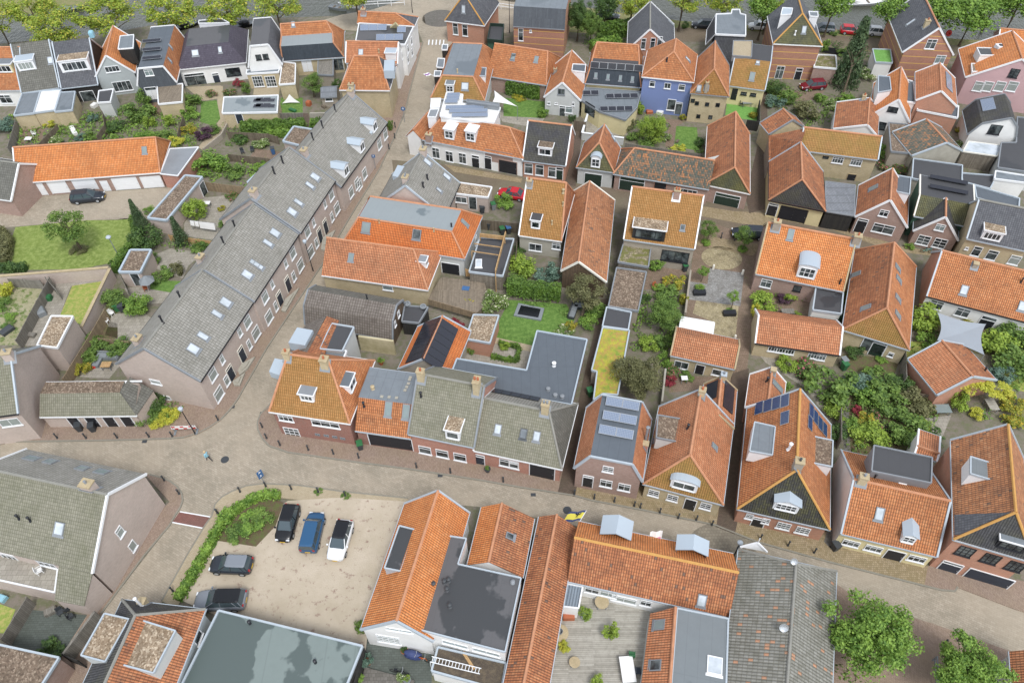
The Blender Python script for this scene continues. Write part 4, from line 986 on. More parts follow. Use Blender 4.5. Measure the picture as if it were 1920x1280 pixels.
h.chimney((12,1160,185),.7,.6,1.0,'brick_brown','stone',2,flash='white'); h.dormer((12,958,488),4.0,1.7,top='gravel_tan',side='clad_black',front='b',nx=4,ny=1); h.sky((12,1205,400),.6,.7,'glass')
h.win((12,1150,605),3.4,1.7,'b',4,1)
flatb('link_building','mossy brown flat roof with debris between the ochre house and the gravel roof',[(12,795,488),(12,985,506),(12,962,682),(12,748,646)],2.7,'gravel_green','clad_greyw','lead','link roof')
flatb('garden_building','brown gravel flat roof with dark edge along the narrow alley',[(12,738,688),(12,948,718),(12,890,992),(12,680,960)],2.5,'gravel_brown','brick_grey','lead','shed')
flatb('garden_building','slate grey flat roof next to the flowering green roof',[(12,668,966),(12,842,1002),(12,820,1125),(12,638,1100)],2.4,'bit_black','brick_grey','zinc','shed')
flatb('green_roof_shed','long shed roofed with yellow and green sedum along the alley',[(12,640,1108),(12,828,1130),(22,745,380),(22,640,372),(22,575,415),(22,600,215),(22,562,205)],2.4,'sedum','brick_grey','zinc','shed')
h=House('garden_house','low orange tiled garden house beside a white carport roof',(22,1118,98),(22,1572,196),2.3,R=(12,1160,1142),pitch=32,roof='tile_salmon',wall='brick_yellow',trim='zinc',verge='stone',cap=None)
h.win((22,1195,165),1.6,1.2,'w',2,1); h.door((22,1322,205),.9,1.9,'black_paint','white'); h.win((22,1450,218),1.2,1.0,'w',1,1)
flatb('carport','white plastic flat roof beside the gravel yard',[(12,1195,1032),(12,1428,1072),(12,1412,1178),(12,1178,1132)],2.3,'roofing_light','brick_grey','white','carport',ph=.02)
h=House('garden_house','low orange roofed garden house with white verges and paned windows',(1416,643),(1574.5,666),2.3,R=(1429,592),pitch=33,roof='tile_salmon',wall='brick_yellow',trim='black_paint',verge='white',cap=None)
for p in ((23,110,48),(23,168,58),(23,230,68),(23,390,97),(23,450,110)):h.win(p,1.0,1.0,'w',3,2)
h=House('orange_house','orange tiled house with arched dark dormer and two tall chimneys',(13,-12,726),(13,608,852),3.0,R=(13,160,382),pitch=42,roof='tile_new',wall='brick_brown',trim='zinc',verge='stone',cap='ridge_orange')
h.dormer((13,335,760),2.1,1.9,'arch',top='zinc_blue',nx=3,ny=2,rise=.25); h.sky((13,235,450),.75,1.3,'glass_pale'); h.chimney((13,130,400),.8,.7,.9,'brick_grey','stone',1); h.chimney((13,695,500),.8,.7,.9,'brick_grey','stone',1)
h.win((13,62,795),1.3,1.3,'w',2,2); h.win((13,282,830),.9,.9,'b',1,1); h.pipe((13,580,795),.08,.5)
flatb('glazed_extension','white framed flat roofed extension with wet dark roof behind the orange house',[(13,412,825),(13,605,855),(13,590,1012),(13,390,985)],2.5,'bit_black','render_white','zinc','extension')
h=House('long_hipped_house','long rusty orange house with mossy hipped end and four roof windows',(13,598,1120),(13,1074,1264),2.8,ridge='y',R=(13,920,970),zr=6.6,hip=('R',1.6),R2=(13,908,492),roof='tile_old',mats=['tile_old','tile_orange'],hm=['tile_moss','tile_old'],wall='brick_yellow',trim='zinc',cap='ridge_orange',sk=(13,650,800))
for p in ((13,700,730),(13,770,965),(13,995,765),(13,990,900),(13,988,685),(13,988,1015)):h.sky(p,.7,1.1,'glass_pale')
h.door((13,820,1235),2.4,2.0,'glass','white'); h.door((23,845,60),1.4,2.0,'green_paint','white'); h.win((23,942,92),.6,.7)
h=House('white_sided_house','orange and ochre tiled house with brick gable and whitewashed side wall at the right',(13,1195,885),(13,1960,1085),2.8,R=(13,1312,566),pitch=42,roof='tile_moss',mats=['tile_orange','tile_orange'],wall='render_white',gw='brick_orange',trim='black_paint',verge='zinc',cap='ridge_orange')
h.sky((13,1460,842),.8,1.1,'glass_sky'); h.sky((13,1870,955),.8,1.1,'glass_sky'); h.chimney((13,1535,672),.5,.5,.4,'brick_grey','stone',0); h.pipe((13,1860,785),.08,.5)
h.win((13,1262,945),1.5,1.3,'w',2,2); h.win((13,1448,1000),1.5,1.3,'w',2,2); h.door((13,1615,1075),1.5,2.0,'black_paint','white',.5)
h=House('garden_barn','orange gabled garden barn under the grey shade sail and yellow climber',(23,1270,378),(23,1690,272),2.4,ridge='y',R=(23,1510,232),zr=4.4,R2=(13,1492,1152),roof='tile_salmon',mats=['tile_salmon','tile_old'],wall='brick_orange',trim='zinc',verge='zinc',cap='ridge_orange',cat='barn'); h.pipe((23,1605,205),.1,.4)
# --- row behind: black fronted house and its neighbours at the right
h=House('hipped_barn','long rusty barn with black hipped front and cream wall with dark doors',(13,80,207),(13,484,287),2.9,ridge='y',R=(13,320,62),zr=6.8,hip=('R',0),R2=(3,312,1004),roof='tile_old',hm=['tile_black',None],wall='render_cream',trim='black_paint',verge='zinc',cap='ridge_orange',cat='barn',sk=(3,82,1140))
h.door((13,105,275),1.2,2.0,'black_paint','white',.3); h.door((13,250,310),3.4,2.1,'black_paint','black_paint',nx=2,name='garage_door')
h=House('ochre_wing','ochre brick house with orange roof and two white paned windows',(3,300,1060),(3,852,1128),4.0,R=(3,380,905),pitch=40,roof='tile_worn',mats=['tile_moss','tile_old'],wall='brick_yellow',trim='zinc',verge='zinc',cap='ridge_orange')
h.slab([((3,80,958),3.3),((3,345,905),5.8),((3,314,1002),6.6),((3,82,1138),3.0)],'tile_old',walls='brick_grey'); h.win((3,568,1130),1.5,1.0,'w',4,2); h.win((3,697,1147),1.5,1.0,'w',4,2); h.win((3,482,1112),.8,.4,'b',sill=False); h.door((3,662,1255),1.1,1.2,'black_paint','stone')
h=House('gabled_house','rust roofed house with brick gable beside the long barn',(3,85,948),(3,345,905),3.4,ridge='y',R=(3,252,846),R2=(3,243,757),roof='tile_old',wall='brick_yellow',trim='zinc',verge='lead',cap='ridge_orange')
h.pf and None
h=House('old_barn_wing','orange roof slope joining the long barn and the ochre house',(3,82,1128),(3,330,1050),3.4,R=(3,215,935),pitch=30,roof='tile_old',wall='brick_grey',trim=None,verge=None,cap=None,cat='house wing') if 0 else h
h=House('gabled_house','rusty orange gabled house with a thin glass gable between dark shrubs and a white house',(3,535,910),(3,850,965),3.2,ridge='y',R=(3,778,882),R2=(3,742,684),roof='tile_old',wall='render_white',trim='zinc',verge='white',cap='ridge_orange')
h.chimney((3,748,702),.5,.5,.6,'brick_yellow','stone',1)
h=House('white_gabled_house','white gabled house with new orange roof and slate topped dormer',(3,795,815),(3,1077,865),3.2,ridge='y',R=(3,1000,702),R2=(3,966,466),roof='tile_new',wall='render_white',trim='zinc',verge='white',cap='ridge_orange')
h.flatpatch([(3,853,538),(3,932,545),(3,943,640),(3,852,655)],6.0,'bit_slate','zinc',base=4,name='dormer',cheek='white'); h.win((3,957,773),1.4,.8,'b',2); h.win((3,862,885),1.8,1.2,'b',2)
flatb('flat_roof_link','slate grey flat roof strip between two orange gabled houses',[(3,985,548),(3,1100,580),(3,1115,728),(3,1005,716)],4.2,'bit_slate','render_white','white','link roof')
h=House('gabled_house','orange gabled house with a slate panel on its right slope above the air conditioner',(3,1118,708),(3,1412,754),4.8,ridge='y',R=(3,1300,642),R2=(3,1256,440),roof='tile_salmon',wall='brick_orange',trim='zinc',verge='white',cap='ridge_orange')
h.solar((3,1350,580),5.0,1.4,1,1,'solar_grey','lead')
h=flatb('flat_roofed_extension','flat roof with loose black solar panels and a boxed air conditioner',[(3,1122,712),(3,1418,752),(3,1412,835),(3,1128,778)],3.4,'bit_slate','brick_orange','white','extension')
for x,y in ((1165,752),(1235,765),(1288,770),(1350,780)):h.solar((3,x,y),1.2,.9,1,1,'solar_black','alu',tilt=10)
h=House('mixed_tile_house','house with patchy orange and grey tiles and a grey rendered gable',(3,1092,1098),(3,1450,1064),3.2,ridge='y',R=(3,1340,1006),R2=(3,1335,828),roof='tile_mixed',wall='render_conc',trim='zinc',verge='zinc',cap='ridge_orange')
h=House('black_barn_house','white gabled house with black curved roof and long solar panel',(3,1485,948),(3,1824,992),2.6,ridge='y',pf=[(0,2.6),(1.1,4.6),(4.4,6.0),(5.7,4.8),(6.5,2.6)],d=6.5,roof='tile_black',wall='render_white',trim='zinc',verge='lead',cap=None)
h.solar((3,1628,740),3.2,1.7,1,1,'solar_grey','lead'); h.win((3,1678,915),1.6,1.5,'b',2,1)
h=House('brick_gabled_house','brown brick gabled house with white bargeboards and a large window',(13,690,325),(13,1060,402),2.8,ridge='y',R=(13,940,207),R2=(3,955,1188),roof='tile_old',wall='brick_brown',trim='zinc',verge='white',cap='ridge_orange')
h.sky((13,822,122),.8,1.2,'glass_pale'); h.win((13,893,300),1.1,1.0,'w',2,2); h.win((13,888,410),2.6,1.4,'w',2,2); h.door((13,730,388),1.2,2.2,'black_paint','white',.3)
h.flatpatch([(13,965,32),(13,1082,52),(13,1072,168),(13,980,150)],5.2,'bit_slate','zinc',base=3.4,name='dormer',cheek='white')
h=House('black_gabled_house','small brick gabled house with black roof, white bargeboards and orange ridge tiles',(13,1100,424),(13,1420,494),2.4,ridge='y',R=(13,1330,326),R2=(13,1316,190),roof='tile_black',wall='brick_brown',trim='zinc',verge='white',cap='ridge_orange')
h.win((13,1290,400),1.1,1.0,'l',2,2); h.win((13,1172,490),1.5,1.5,'w',2,3); h.win((13,1288,512),1.5,1.5,'w',2,3)
h=House('mossy_house','house with mossy yellow front slope and dark flat top carrying rows of solar tubes',(13,1105,318),(13,1490,395),3.4,R=(13,1168,172),pitch=42,ft=(13,1165,32),roof='tile_mossg',mats=['tile_mossg','bit_black'],wall='clad_green',trim='zinc',verge='offwhite',cap=None)
for y in (62,130):h.solar((13,1345,y+15),4.6,.7,1,1,'solar_black','black_paint',tilt=8)
h=House('slate_house','slate roofed house with small gravel topped dormer and mottled brick front',(13,1478,478),(13,1905,568),4.3,R=(13,1565,203),pitch=45,roof='tile_slate',wall='brick_yellow',trim='zinc',verge='zinc',cap='ridge_grey')
h.dormer((13,1640,492),2.2,1.3,top='gravel_tan',nx=4); h.win((13,1548,568),1.0,1.5,'w',1,2); h.win((13,1655,595),1.2,1.5,'w',1,2); h.win((13,1815,630),1.2,1.4,'p',1,2); h.win((13,1478,547),.4,.4)
h=flatb('corrugated_lean_to','grey corrugated lean-to roof with a clear strip over a black fence',[(13,482,75),(13,692,102),(13,682,318),(13,482,286)],2.8,'corrug','clad_black','lead','lean-to',ph=.0)
# ================================================================== BUILDINGS, far rows
# --- far left, from the left edge to the narrow street
h=House('house','orange roofed house with dormer cut by the left edge below the canal',(0,-140,640),(0,148,636),3.0,R=(0,0,335),pitch=42,roof='tile_orange',wall='render_white',trim='zinc',verge='zinc',cap='ridge_orange')
h.dormer((0,45,515),2.6,1.4,top='bit_grey',side='render_cream',nx=3)
h.win((0,40,700),2.0,1.5,'w',2,2)
h=House('slate_house','brown grey slated house with white dormer and one roof window',(0,150,655),(0,418,618),2.8,R=(0,112,310),pitch=42,roof='tile_greyd',wall='render_white',trim='zinc',verge='zinc',cap=None)
h.dormer((0,200,498),2.6,1.6,top='zinc_blue',side='white',front='p',nx=4); h.sky((0,355,427),.8,1.1,'glass_sky')
h=House('slate_house','dark slated house with wide white dormer under a gravel roof and timber front',(0,432,625),(0,692,595),2.8,R=(0,392,295),pitch=44,roof='tile_slate',mats=['tile_slate','tile_slate'],wall='clad_black',trim='zinc',verge='zinc',cap=None)
h.dormer((0,545,505),4.4,1.9,top='gravel_tan',nx=5,depth=4.5); h.door((0,625,685),2.0,2.0,'glass','white')
for lab,pts,m,wl in (('grey felt flat roof beside a white plastic roof',[(0,160,662),(0,285,648),(0,240,802),(0,100,818)],'bit_grey','brick_yellow'),('white corrugated plastic roof between two grey flat roofs',[(0,288,646),(0,432,636),(0,388,780),(0,240,800)],'roofing_light','brick_yellow'),
    ('grey flat roof with brick side next to the white plastic roof',[(0,430,656),(0,532,650),(0,510,780),(0,388,792)],'bit_grey','brick_yellow'),('small grey felt shed roof beside the pale grey gabled house',[(0,700,645),(0,802,632),(0,780,722),(0,690,728)],'bit_black','render_lgrey'),
    ('dark decked flat roof with wooden furniture behind the mauve house',[(0,1110,606),(0,1290,595),(0,1286,722),(0,1120,738)],'wood_deckd','brick_yellow')):
    flatb('rear_extension',lab,pts,2.6,m,wl,'white' if 'plastic' not in lab else 'zinc','extension')
h=House('grey_gabled_house','pale grey gabled house with orange roof and a big flat grey dormer',(0,668,548),(0,954,513),3.5,ridge='y',R=(0,745,392),R2=(0,795,184),roof='tile_new',wall='render_grey',trim='white',verge='white',cap='ridge_orange')
h.flatpatch([(0,850,258),(0,945,248),(0,940,342),(0,835,350)],6.6,'bit_grey','white',base=4,name='dormer',cheek='clad_black')
h.win((0,792,488),2.2,1.0,'w',4,1); h.win((0,865,608),2.9,1.7,'w',4,1)
h=House('mauve_house','mauve clad house with flat slate top, tilted solar panels and orange right slope',(0,968,606),(0,1246,580),3.2,ridge='y',fx=((0,972,482),(0,1152,470)),R2=(0,1050,195),roof='tile_orange',mats=['tile_slate','bit_slate','tile_orange'],wall='clad_slate',trim='white',verge='white',cap=None)
for y in (300,360,420):h.solar((0,1075,y),3.0,.8,1,1,'solar_black','alu',tilt=10)
h.win((0,1050,512),1.3,1.1,'l',2); h.door((0,1075,660),1.7,2.1,'white','white',.5,nx=2); h.sky((0,1200,330),.5,.9); h.sky((0,1195,425),.5,.9)
h=House('purple_roofed_house','white house with glossy purple grey tiled roof around a flat top',(0,1250,492),(0,1736,440),3.1,R=(0,1316,328),pitch=42,ft=(0,1335,205),ze2=3.1,re=((0,1312,328),(0,1612,294)),roof='tile_purple',mats=['tile_purple','bit_dark','tile_purple'],wall='render_white',trim='white',cap=None)
h.flatpatch([(0,1402,168),(0,1405,148),(0,1562,134),(0,1618,165)],5.3,'bit_dark','white',base=3); h.sky((0,1378,375),1.1,1.0); h.sky((0,1553,352),.6,1.0)
h.door((0,1380,562),3.2,2.1,'glass','white',.4,nx=2); h.win((0,1645,508),2.4,1.4,'b',2); h.door((0,1530,560),1.0,2.1,'navy_paint','white',.3)
h=House('white_house','white rendered house with slate roof and small paned gable window',(0,1752,478),(1,186,456),3.4,ridge='y',fx=((0,1765,328),(1,85,312)),R2=(0,1785,135),roof='tile_greyd',mats=['tile_slate','bit_dark','tile_slate'],wall='render_white',trim='white',verge='white',cap=None)
h.win((1,18,405),.9,.9,'b',2,2); h.win((1,68,400),.9,.9,'b',2,2)
h=flatb('rear_extension','yellow brick extension with paned garden doors under the white house',[(0,1742,500),(1,178,458),(1,160,512),(0,1740,525)],2.6,'bit_grey','brick_yellow','white','extension')
for x in (15,105):h.win((1,x,575),1.7,1.9,'w',4,3)
h=House('dormered_house','house with grey felt top, dark boxed dormers and orange tiled sides',(1,188,432),(1,622,402),2.9,pf=[(0,2.9),(.5,5.2),(3.4,5.5),(4.8,6.9),(8.5,3.2)],d=8.5,roof='tile_orange',mats=['clad_navy','bit_lgrey','tile_orange','tile_orange'],hip=(.2,2.4),hm=[None,'tile_orange'],wall='brick_yellow',trim='zinc',cap='ridge_orange')
for x in (243,310):h.board((1,x,352),1.1,1.1,'white','window_panel')
h.board((1,412,345),2.6,2.3,'tile_moss','tiled_panel'); h.board((1,530,335),2.4,1.7,'white','window_panel'); h.door((1,362,465),1.5,2.1,'white','white',nx=2); h.door((1,580,455),1.6,2.0,'glass','white',nx=2)
h.sky((1,262,172),.6,.8)
flatb('garden_shed','gravel roofed extension with white edge beside the yellow brick wall',[(1,188,440),(1,280,452),(1,276,592),(1,165,600)],2.7,'gravel_tan','brick_yellow','white','shed','flat roofed garden sheds')
flatb('garden_shed','weathered dark board roof between the garden doors',[(1,440,412),(1,545,415),(1,545,535),(1,435,530)],2.4,'wood_grey','brick_grey','lead','shed','flat roofed garden sheds')
h=House('garden_shed','small shed with dark corrugated roof and a white window beside the stepped terrace',(1,455,688),(1,572,682),1.9,R=(1,470,618),pitch=25,roof='corrug',wall='brick_grey',trim='lead',cap=None,cat='shed',group='flat roofed garden sheds'); h.win((1,515,703),1.2,.6,'w',1,1)
h=flatb('solar_shed','white edged shed with a field of dark solar panels on its flat roof',[(0,1570,802),(0,1582,690),(1,158,676),(1,150,795)],2.6,'bit_lgrey','brick_yellow','white','shed')
for i in range(3):
    for j in range(2):h.solar((0,1815+i*50,712+j*40),1.2,1.0,1,1,'solar_black','alu')
for i in range(2):
    for j in range(2):h.solar((1,25+i*52,705+j*40),1.2,1.0,1,1,'solar_black','alu')
h.door((0,1690,832),1.0,1.9,'navy_paint','white')
# --- between the canal and the long street
h=House('hipped_house','ochre walled corner house with orange hipped roof and a grey slated hip',(1,590,634),(1,942,638),5.0,R=(1,700,396),pitch=44,re=((1,692,396),(1,862,398)),roof='tile_orange',hm=['tile_orange','tile_slate'],wall='brick_yellow',trim='white',cap='ridge_orange')
h.chimney((1,675,625),.8,.7,.7,'brick_yellow','stone',1); h.slab([((1,905,425),7.6),((1,978,422),7.6),((1,975,500),7.6),((1,900,500),7.6)],'zinc_blue','dormer_roof',1.3)
h=House('salmon_roofed_house','salmon tiled house with white street front behind the ochre corner house',(1,632,445),(1,1000,452),4.6,R=(1,640,292),pitch=42,roof='tile_salmon',wall='render_white',trim='zinc',verge='white',cap='ridge_orange')
h.sky((1,740,370),.8,1.0); h.dormer((1,955,432),1.7,1.3,top='zinc_blue',front=None); h.pipe((1,868,370),.1,.4,'stone')
h.win((1,1030,390),.8,1.2,'w',1,2)
h=flatb('flat_roofed_house','white sided house with tilted solar panels on a cluttered flat roof',[(1,728,168),(1,1112,192),(1,1052,318),(1,705,292)],5.6,'bit_dark','render_white','white','house')
for p in ((1,1072,345),(1,1096,290),(1,1072,420),(1,1100,370)):h.win(p,.9,1.3,'w',1,2)
for p,n in (((1,830,208),3),((1,1028,222),1),((1,945,276),3)):h.solar(p,1.5,1.3,n,1,'solar_grey','alu',tilt=22)
h=House('canal_house','canal side house with orange roof, yellow gablet and dark hipped end',(1,712,165),(1,1118,185),5.4,R=(1,752,84),pitch=38,re=(None,(1,988,88)),roof='tile_orange',hm=[None,'tile_slate'],wall='render_white',trim='white',cap='ridge_orange'); h.chimney((1,760,95),.7,.6,.7,'brick_brown','stone',1)
h.slab([((1,945,190),5.8),((1,1020,195),5.8),((1,985,155),7.2)],'render_cream','gablet',.3)
h=House('flat_topped_house','orange mansard house with grey felt top and small boxed dormers along the street',(1,1232,692),(1,1614,712),3.5,R=(1,1322,533),pitch=50,ft=(1,1375,302),ze2=3.5,re=((1,1315,533),(1,1532,547)),roof='tile_orange',mats=['tile_moss','bit_grey','tile_orange'],wall='render_lgrey',trim='zinc',cap='ridge_orange')
h.dormer((1,1370,655),1.2,1.3,top='bit_grey',nx=2,ny=2); h.sky((1,1475,610),1.1,1.1); h.pipe((1,1422,515),.1,.5,'stone')
for q in ([(1,1315,318),(1,1355,318),(1,1350,355),(1,1312,355)],[(1,1285,415),(1,1332,418),(1,1325,482),(1,1275,478)],[(1,1262,503),(1,1310,505),(1,1300,540),(1,1257,540)]):h.flatpatch(q,5.2,'bit_grey','white',base=3.4,name='dormer',cheek='clad_black')
h.flatpatch([(1,1560,480),(1,1625,482),(1,1618,540),(1,1555,538)],5.2,'bit_slate','zinc',base=3.4,name='dormer',cheek='white')
h=House('long_orange_house','long low orange house behind the clipped dark hedge',(1,1625,535),(2,242,602),2.7,R=(2,0,326),pitch=36,re=(None,(2,255,358)),roof='tile_orange',wall='brick_brown',trim='zinc',cap='ridge_orange')
for p in ((1,1815,400),(2,8,405),(2,172,420)):h.sky(p,.7,1.0,'glass_pale')
h=House('white_fronted_house','long white fronted house with orange hipped roof and two white dormers',(1,1172,985),(2,80,1122),3.2,R=(1,1500,848),pitch=44,re=((1,1312,832),(1,1800,882)),roof='tile_orange',wall='render_white',trim='zinc',cap='ridge_orange')
for x,y in ((1365,985),(1515,1000)):h.dormer((1,x,y),1.5,1.6,top='white',nx=2,ny=2)
for p,k in (((1,1270,1080),'w'),((1,1365,1105),'w'),((1,1458,1118),'w')):h.win(p,1.2,1.8,k,2,2)
h.door((1,1550,1142),1.1,2.1,'black_paint','white',.4); h.door((1,1638,1148),1.0,2.2,'black_paint','white',.3); h.door((1,1778,1180),2.7,2.1,'black_paint','brick_brown',name='garage_door')
h.chimney((1,1222,985),.8,.7,.9,'brick_brown','stone',1)
h.board((1,1715,1110),4.2,2.0,'brick_brown','brick_panel',.02)
h=flatb('solar_roof_house','white parapet roof filled with rows of glass solar tubes',[(1,1345,660),(1,1460,672),(1,1452,735),(1,1725,765),(1,1680,868),(1,1300,822)],6.2,'roofing_light','render_white','white','house')
for k,(x,y,n) in enumerate(((1395,682,1.9),(1390,705,1.9),(1380,728,1.9),(1475,770,5.6),(1500,795,5.6),(1510,825,5.2))):h.solar((1,x,y),n,.8,1,1,'solar_grey','alu',tilt=10)
h.flatpatch([(1,1488,705),(1,1715,735),(1,1718,752),(1,1485,722)],6.9,'lead','lead',base=5)
h=House('mansard_end','orange mansard end slope with two white boxed dormers above the street',(1,1170,985),(1,1305,825),3.2,d=2.6,R=(1,1315,680),pitch=45,roof='tile_orange',wall='render_white',trim='zinc',cap='ridge_orange',cat='house wing')
h.flatpatch([(1,1238,700),(1,1305,698),(1,1295,762),(1,1232,765)],5.8,'roofing_light','white',base=4,name='dormer'); h.flatpatch([(1,1230,775),(1,1292,772),(1,1270,830),(1,1212,828)],5.8,'lead','white',base=4,name='dormer')
# --- middle top
h=House('dark_tiled_house','small brick house with glossy dark tiles, white verges and a small dormer',(2,74,1132),(2,380,1170),3.0,R=(2,122,852),pitch=46,roof='tile_black',wall='brick_orange',trim='zinc',verge='white',cap='ridge_orange')
h.dormer((2,232,1100),2.0,1.3,top='gravel_brown',nx=2)
for p in ((2,118,1190),(2,195,1200)):h.win(p,1.2,1.8,'w',1,2)
h.win((2,285,1215),1.2,1.7,'w',1,2); h.door((2,333,1225),1.0,2.0,'green_paint','white',.4)
h=House('garage_house','grey fronted garage with mossy front roof and round topped white dormer',(2,454,1180),(2,722,1217),2.9,ridge='y',R=(2,616,1006),zr=6.4,hip=('R',0),R2=(2,660,880),roof='tile_old',hm=['tile_mossg',None],wall='render_lgrey',trim='zinc',verge='zinc',cap='ridge_orange')
h.dormer((2,587,1185),1.3,1.7,'arch',top='zinc_blue',nx=2,ny=2,rise=.35); h.door((12,572,65),2.4,2.0,'green_paint','white',name='garage_door'); h.sky((2,712,972),.6,.9)
h=House('mixed_roof_workshop','long workshop with patchy orange and mossy grey tiles and dark green doors',(12,714,22),(12,1392,132),2.8,R=(2,870,1046),pitch=40,re=((2,865,1045),None),roof='tile_mixed',wall='brick_brown',trim='zinc',cap='ridge_orange',cat='workshop')
h.door((12,845,98),3.4,2.1,'green_paint','white',.5,nx=3,name='garage_door'); h.win((12,1240,148),2.6,.8,'w',4,1); h.door((12,1045,115),1.6,1.7,'black_paint','brick_red')
h=House('rust_gabled_garage','rusty orange hipped garage with mossy front slope and wide green doors',(1320,345.5),(12,1680,163),2.9,ridge='y',R=(2,1576,1182),zr=6.2,hip=('R',.3),R2=(2,1640,800),roof='tile_old',hm=['tile_mossg','tile_old'],wall='brick_brown',trim='white',cap='ridge_orange',sk=(2,1380,882))
h.door((12,1515,215),3.3,2.2,'green_paint','white',.45,nx=3,name='garage_door'); h.slab([((2,1360,1120),3.6),((2,1570,1072),5.4),((2,1430,1152),3.6)],'render_lgrey','cheek',.3)
h=House('white_gabled_house','white rendered gabled house with orange roof and grey topped dormer',(2,224,686),(2,486,712),3.0,ridge='y',R=(2,355,582),R2=(2,437,358),roof='tile_orange',wall='render_lgrey',trim='zinc',verge='white',cap='ridge_orange')
h.flatpatch([(2,430,455),(2,520,460),(2,515,512),(2,422,502)],5.2,'bit_slate','white',base=3.3,name='dormer'); h.win((2,348,648),1.1,1.0,'z',2,1); h.door((2,355,790),.9,2.0,'glass','white',.3); h.win((2,400,775),1.2,1.1,'l',1); h.win((2,260,730),.5,.5); h.win((2,312,732),.5,.3); h.win((2,432,735),.4,.6); h.chimney((2,305,510),.45,.45,.6,'brick_grey','stone',1)
h=House('dark_clad_house','house with dark blue clad attic, solar tubes and orange ridge',(2,515,588),(2,912,617),3.3,pf=[(0,3.3),(1.3,5.9),(2.6,6.2),(4.6,7.8),(8.5,4.0)],d=8.5,roof='tile_orange',mats=['clad_navy','bit_black','tile_orange','tile_orange'],hip=(1.2,1.2),hm=['tile_orange','tile_orange'],wall='render_cream',trim='zinc',cap='ridge_orange')
for x,y in ((592,532),(678,542),(765,550),(850,558)):h.sky((2,x,y),.5,.8,'glass_pale')
h.solar((2,738,470),1.35,1.0,6,1,'solar_black','alu',tilt=10)
h=flatb('solar_extension','wide grey flat extension with three rows of black solar panels and cream band',[(2,505,622),(2,912,652),(2,880,765),(2,800,850),(2,615,790),(2,490,712)],2.8,'bit_grey','render_cream','lead','extension')
for p,n in (((2,555,668),2),((2,775,690),4),((2,735,780),4)):h.solar(p,1.25,.95,n,1,'solar_black','alu',tilt=14)
h.door((2,550,775),2.0,1.9,'glass','black_paint',nx=3)
h=House('blue_house','tall periwinkle blue rendered house with orange hipped roof',(2,916,541),(2,1284,580),6.1,ridge='y',R=(2,1143,366),zr=9.4,hip=('R',2.0),R2=(2,1157,276),roof='tile_orange',wall='render_blue',trim='white',cap='ridge_orange',cat='house')
h.sky((2,1238,420),.6,1.0); h.win((2,990,592),.85,1.0); h.win((2,1098,606),1.0,.95,'w',2,1); h.win((2,1198,617),1.0,1.0); h.win((2,1125,740),1.3,1.9,'w',1,1); h.door((2,1175,765),.95,2.0,'glass','white',.2); h.pipe((2,1092,432),.1,.4)
h=House('stone_house','old yellow stone house with tiny arched windows and an ochre front roof slope',(2,1258,657),(2,1532,682),5.0,ridge='y',R=(2,1428,486),zr=8.8,hip=('R',0),R2=(2,1442,292),roof='tile_orange',hm=['tile_ochre',None],wall='brick_yellow',trim='lead',verge='lead',cap='ridge_orange')
h.sky((2,1320,622),.7,1.0); h.chimney((2,1372,620),.45,.45,.9,'brick_grey','stone',1)
for x,y in ((1276,712),(1305,730),(1377,738),(1452,742),(1315,822),(1400,828)):h.win((2,x,y),.6,.65,'b',sill=False)
h=House('cream_walled_house','orange and ochre roofed house with flat grey top and pale yellow wall above artificial turf',(2,1530,604),(2,1786,638),3.3,R=(2,1500,395),pitch=40,ft=(2,1470,282),roof='tile_moss',mats=['tile_moss','bit_black'],wall='render_cream',trim='zinc',verge='zinc',cap=None)
h.sky((2,1695,540),.8,1.3,'glass_pale'); h.sky((2,1735,442),.6,.5); h.door((2,1568,665),.9,2.0,'black_paint','render_cream'); h.flatpatch([(2,1562,290),(2,1695,292),(2,1690,405),(2,1555,395)],6.5,'sandy','lead',base=5.6); h.win((2,1636,660),.9,.5,'b',2); h.win((2,1702,668),.9,.5,'b',2)
h=House('gambrel_house','brick house with slate grey gambrel roof beside the canal road',(2,812,355),(2,1150,372),4.0,ridge='y',pf=None,R=(2,975,207),R2=(2,1000,14),roof='tile_slate',wall='brick_orange',trim='white',verge='white',cap='ridge_grey')
for p in ((2,927,310),(2,993,308),(2,1042,298)):h.win(p,.8,1.9,'w',1,2)
h.sky((2,1118,160),.5,1.4)
h=flatb('flat_roofed_house','dark sided house with white edged slate flat roof beside the canal road',[(2,1440,105),(2,1548,100),(2,1552,72),(2,1605,72),(2,1610,100),(2,1648,110),(2,1648,255),(2,1436,245)],6.0,'bit_grey','tile_slate','white','house')
h.slab([((2,1435,110),5.8),((2,1435,245),5.8),((2,1365,320),3),((2,1375,215),3)],'tile_slate',trim='white')
h=House('slate_mansard_house','tall house with flat felt top, slate clad attic and banded orange brick',(2,8,185),(2,372,208),5.4,pf=[(0,5.4),(.9,8.4),(11,8.4)],d=11,roof='clad_slate',mats=['clad_slate','bit_grey'],wall='brick_band',trim='lead',cap=None)
h.win((2,125,128),1.1,1.3); h.win((2,62,245),.9,2.2,'w',1,2); h.win((2,132,220),.4,.5)
h=House('brick_villa','red brick house with dark slated hipped roof and two tall white windows',(1,1332,146),(1,1612,182),3.9,ridge='y',R=(1,1470,-40),zr=8.5,hip=('R',0),d=9,roof='tile_slate',wall='brick_orange',trim='white',cap='ridge_yellow')
h.win((1,1408,205),1.0,2.1,'w',1,2); h.win((1,1475,215),1.0,2.1,'w',1,2); h.sky((1,1465,65),.7,1.3)
flatb('side_extension','dark green walled roof terrace beside the red brick villa',[(1,1655,185),(1,1750,190),(1,1735,305),(1,1635,295)],2.6,'bit_black','clad_green','green_paint','extension',ph=.5)
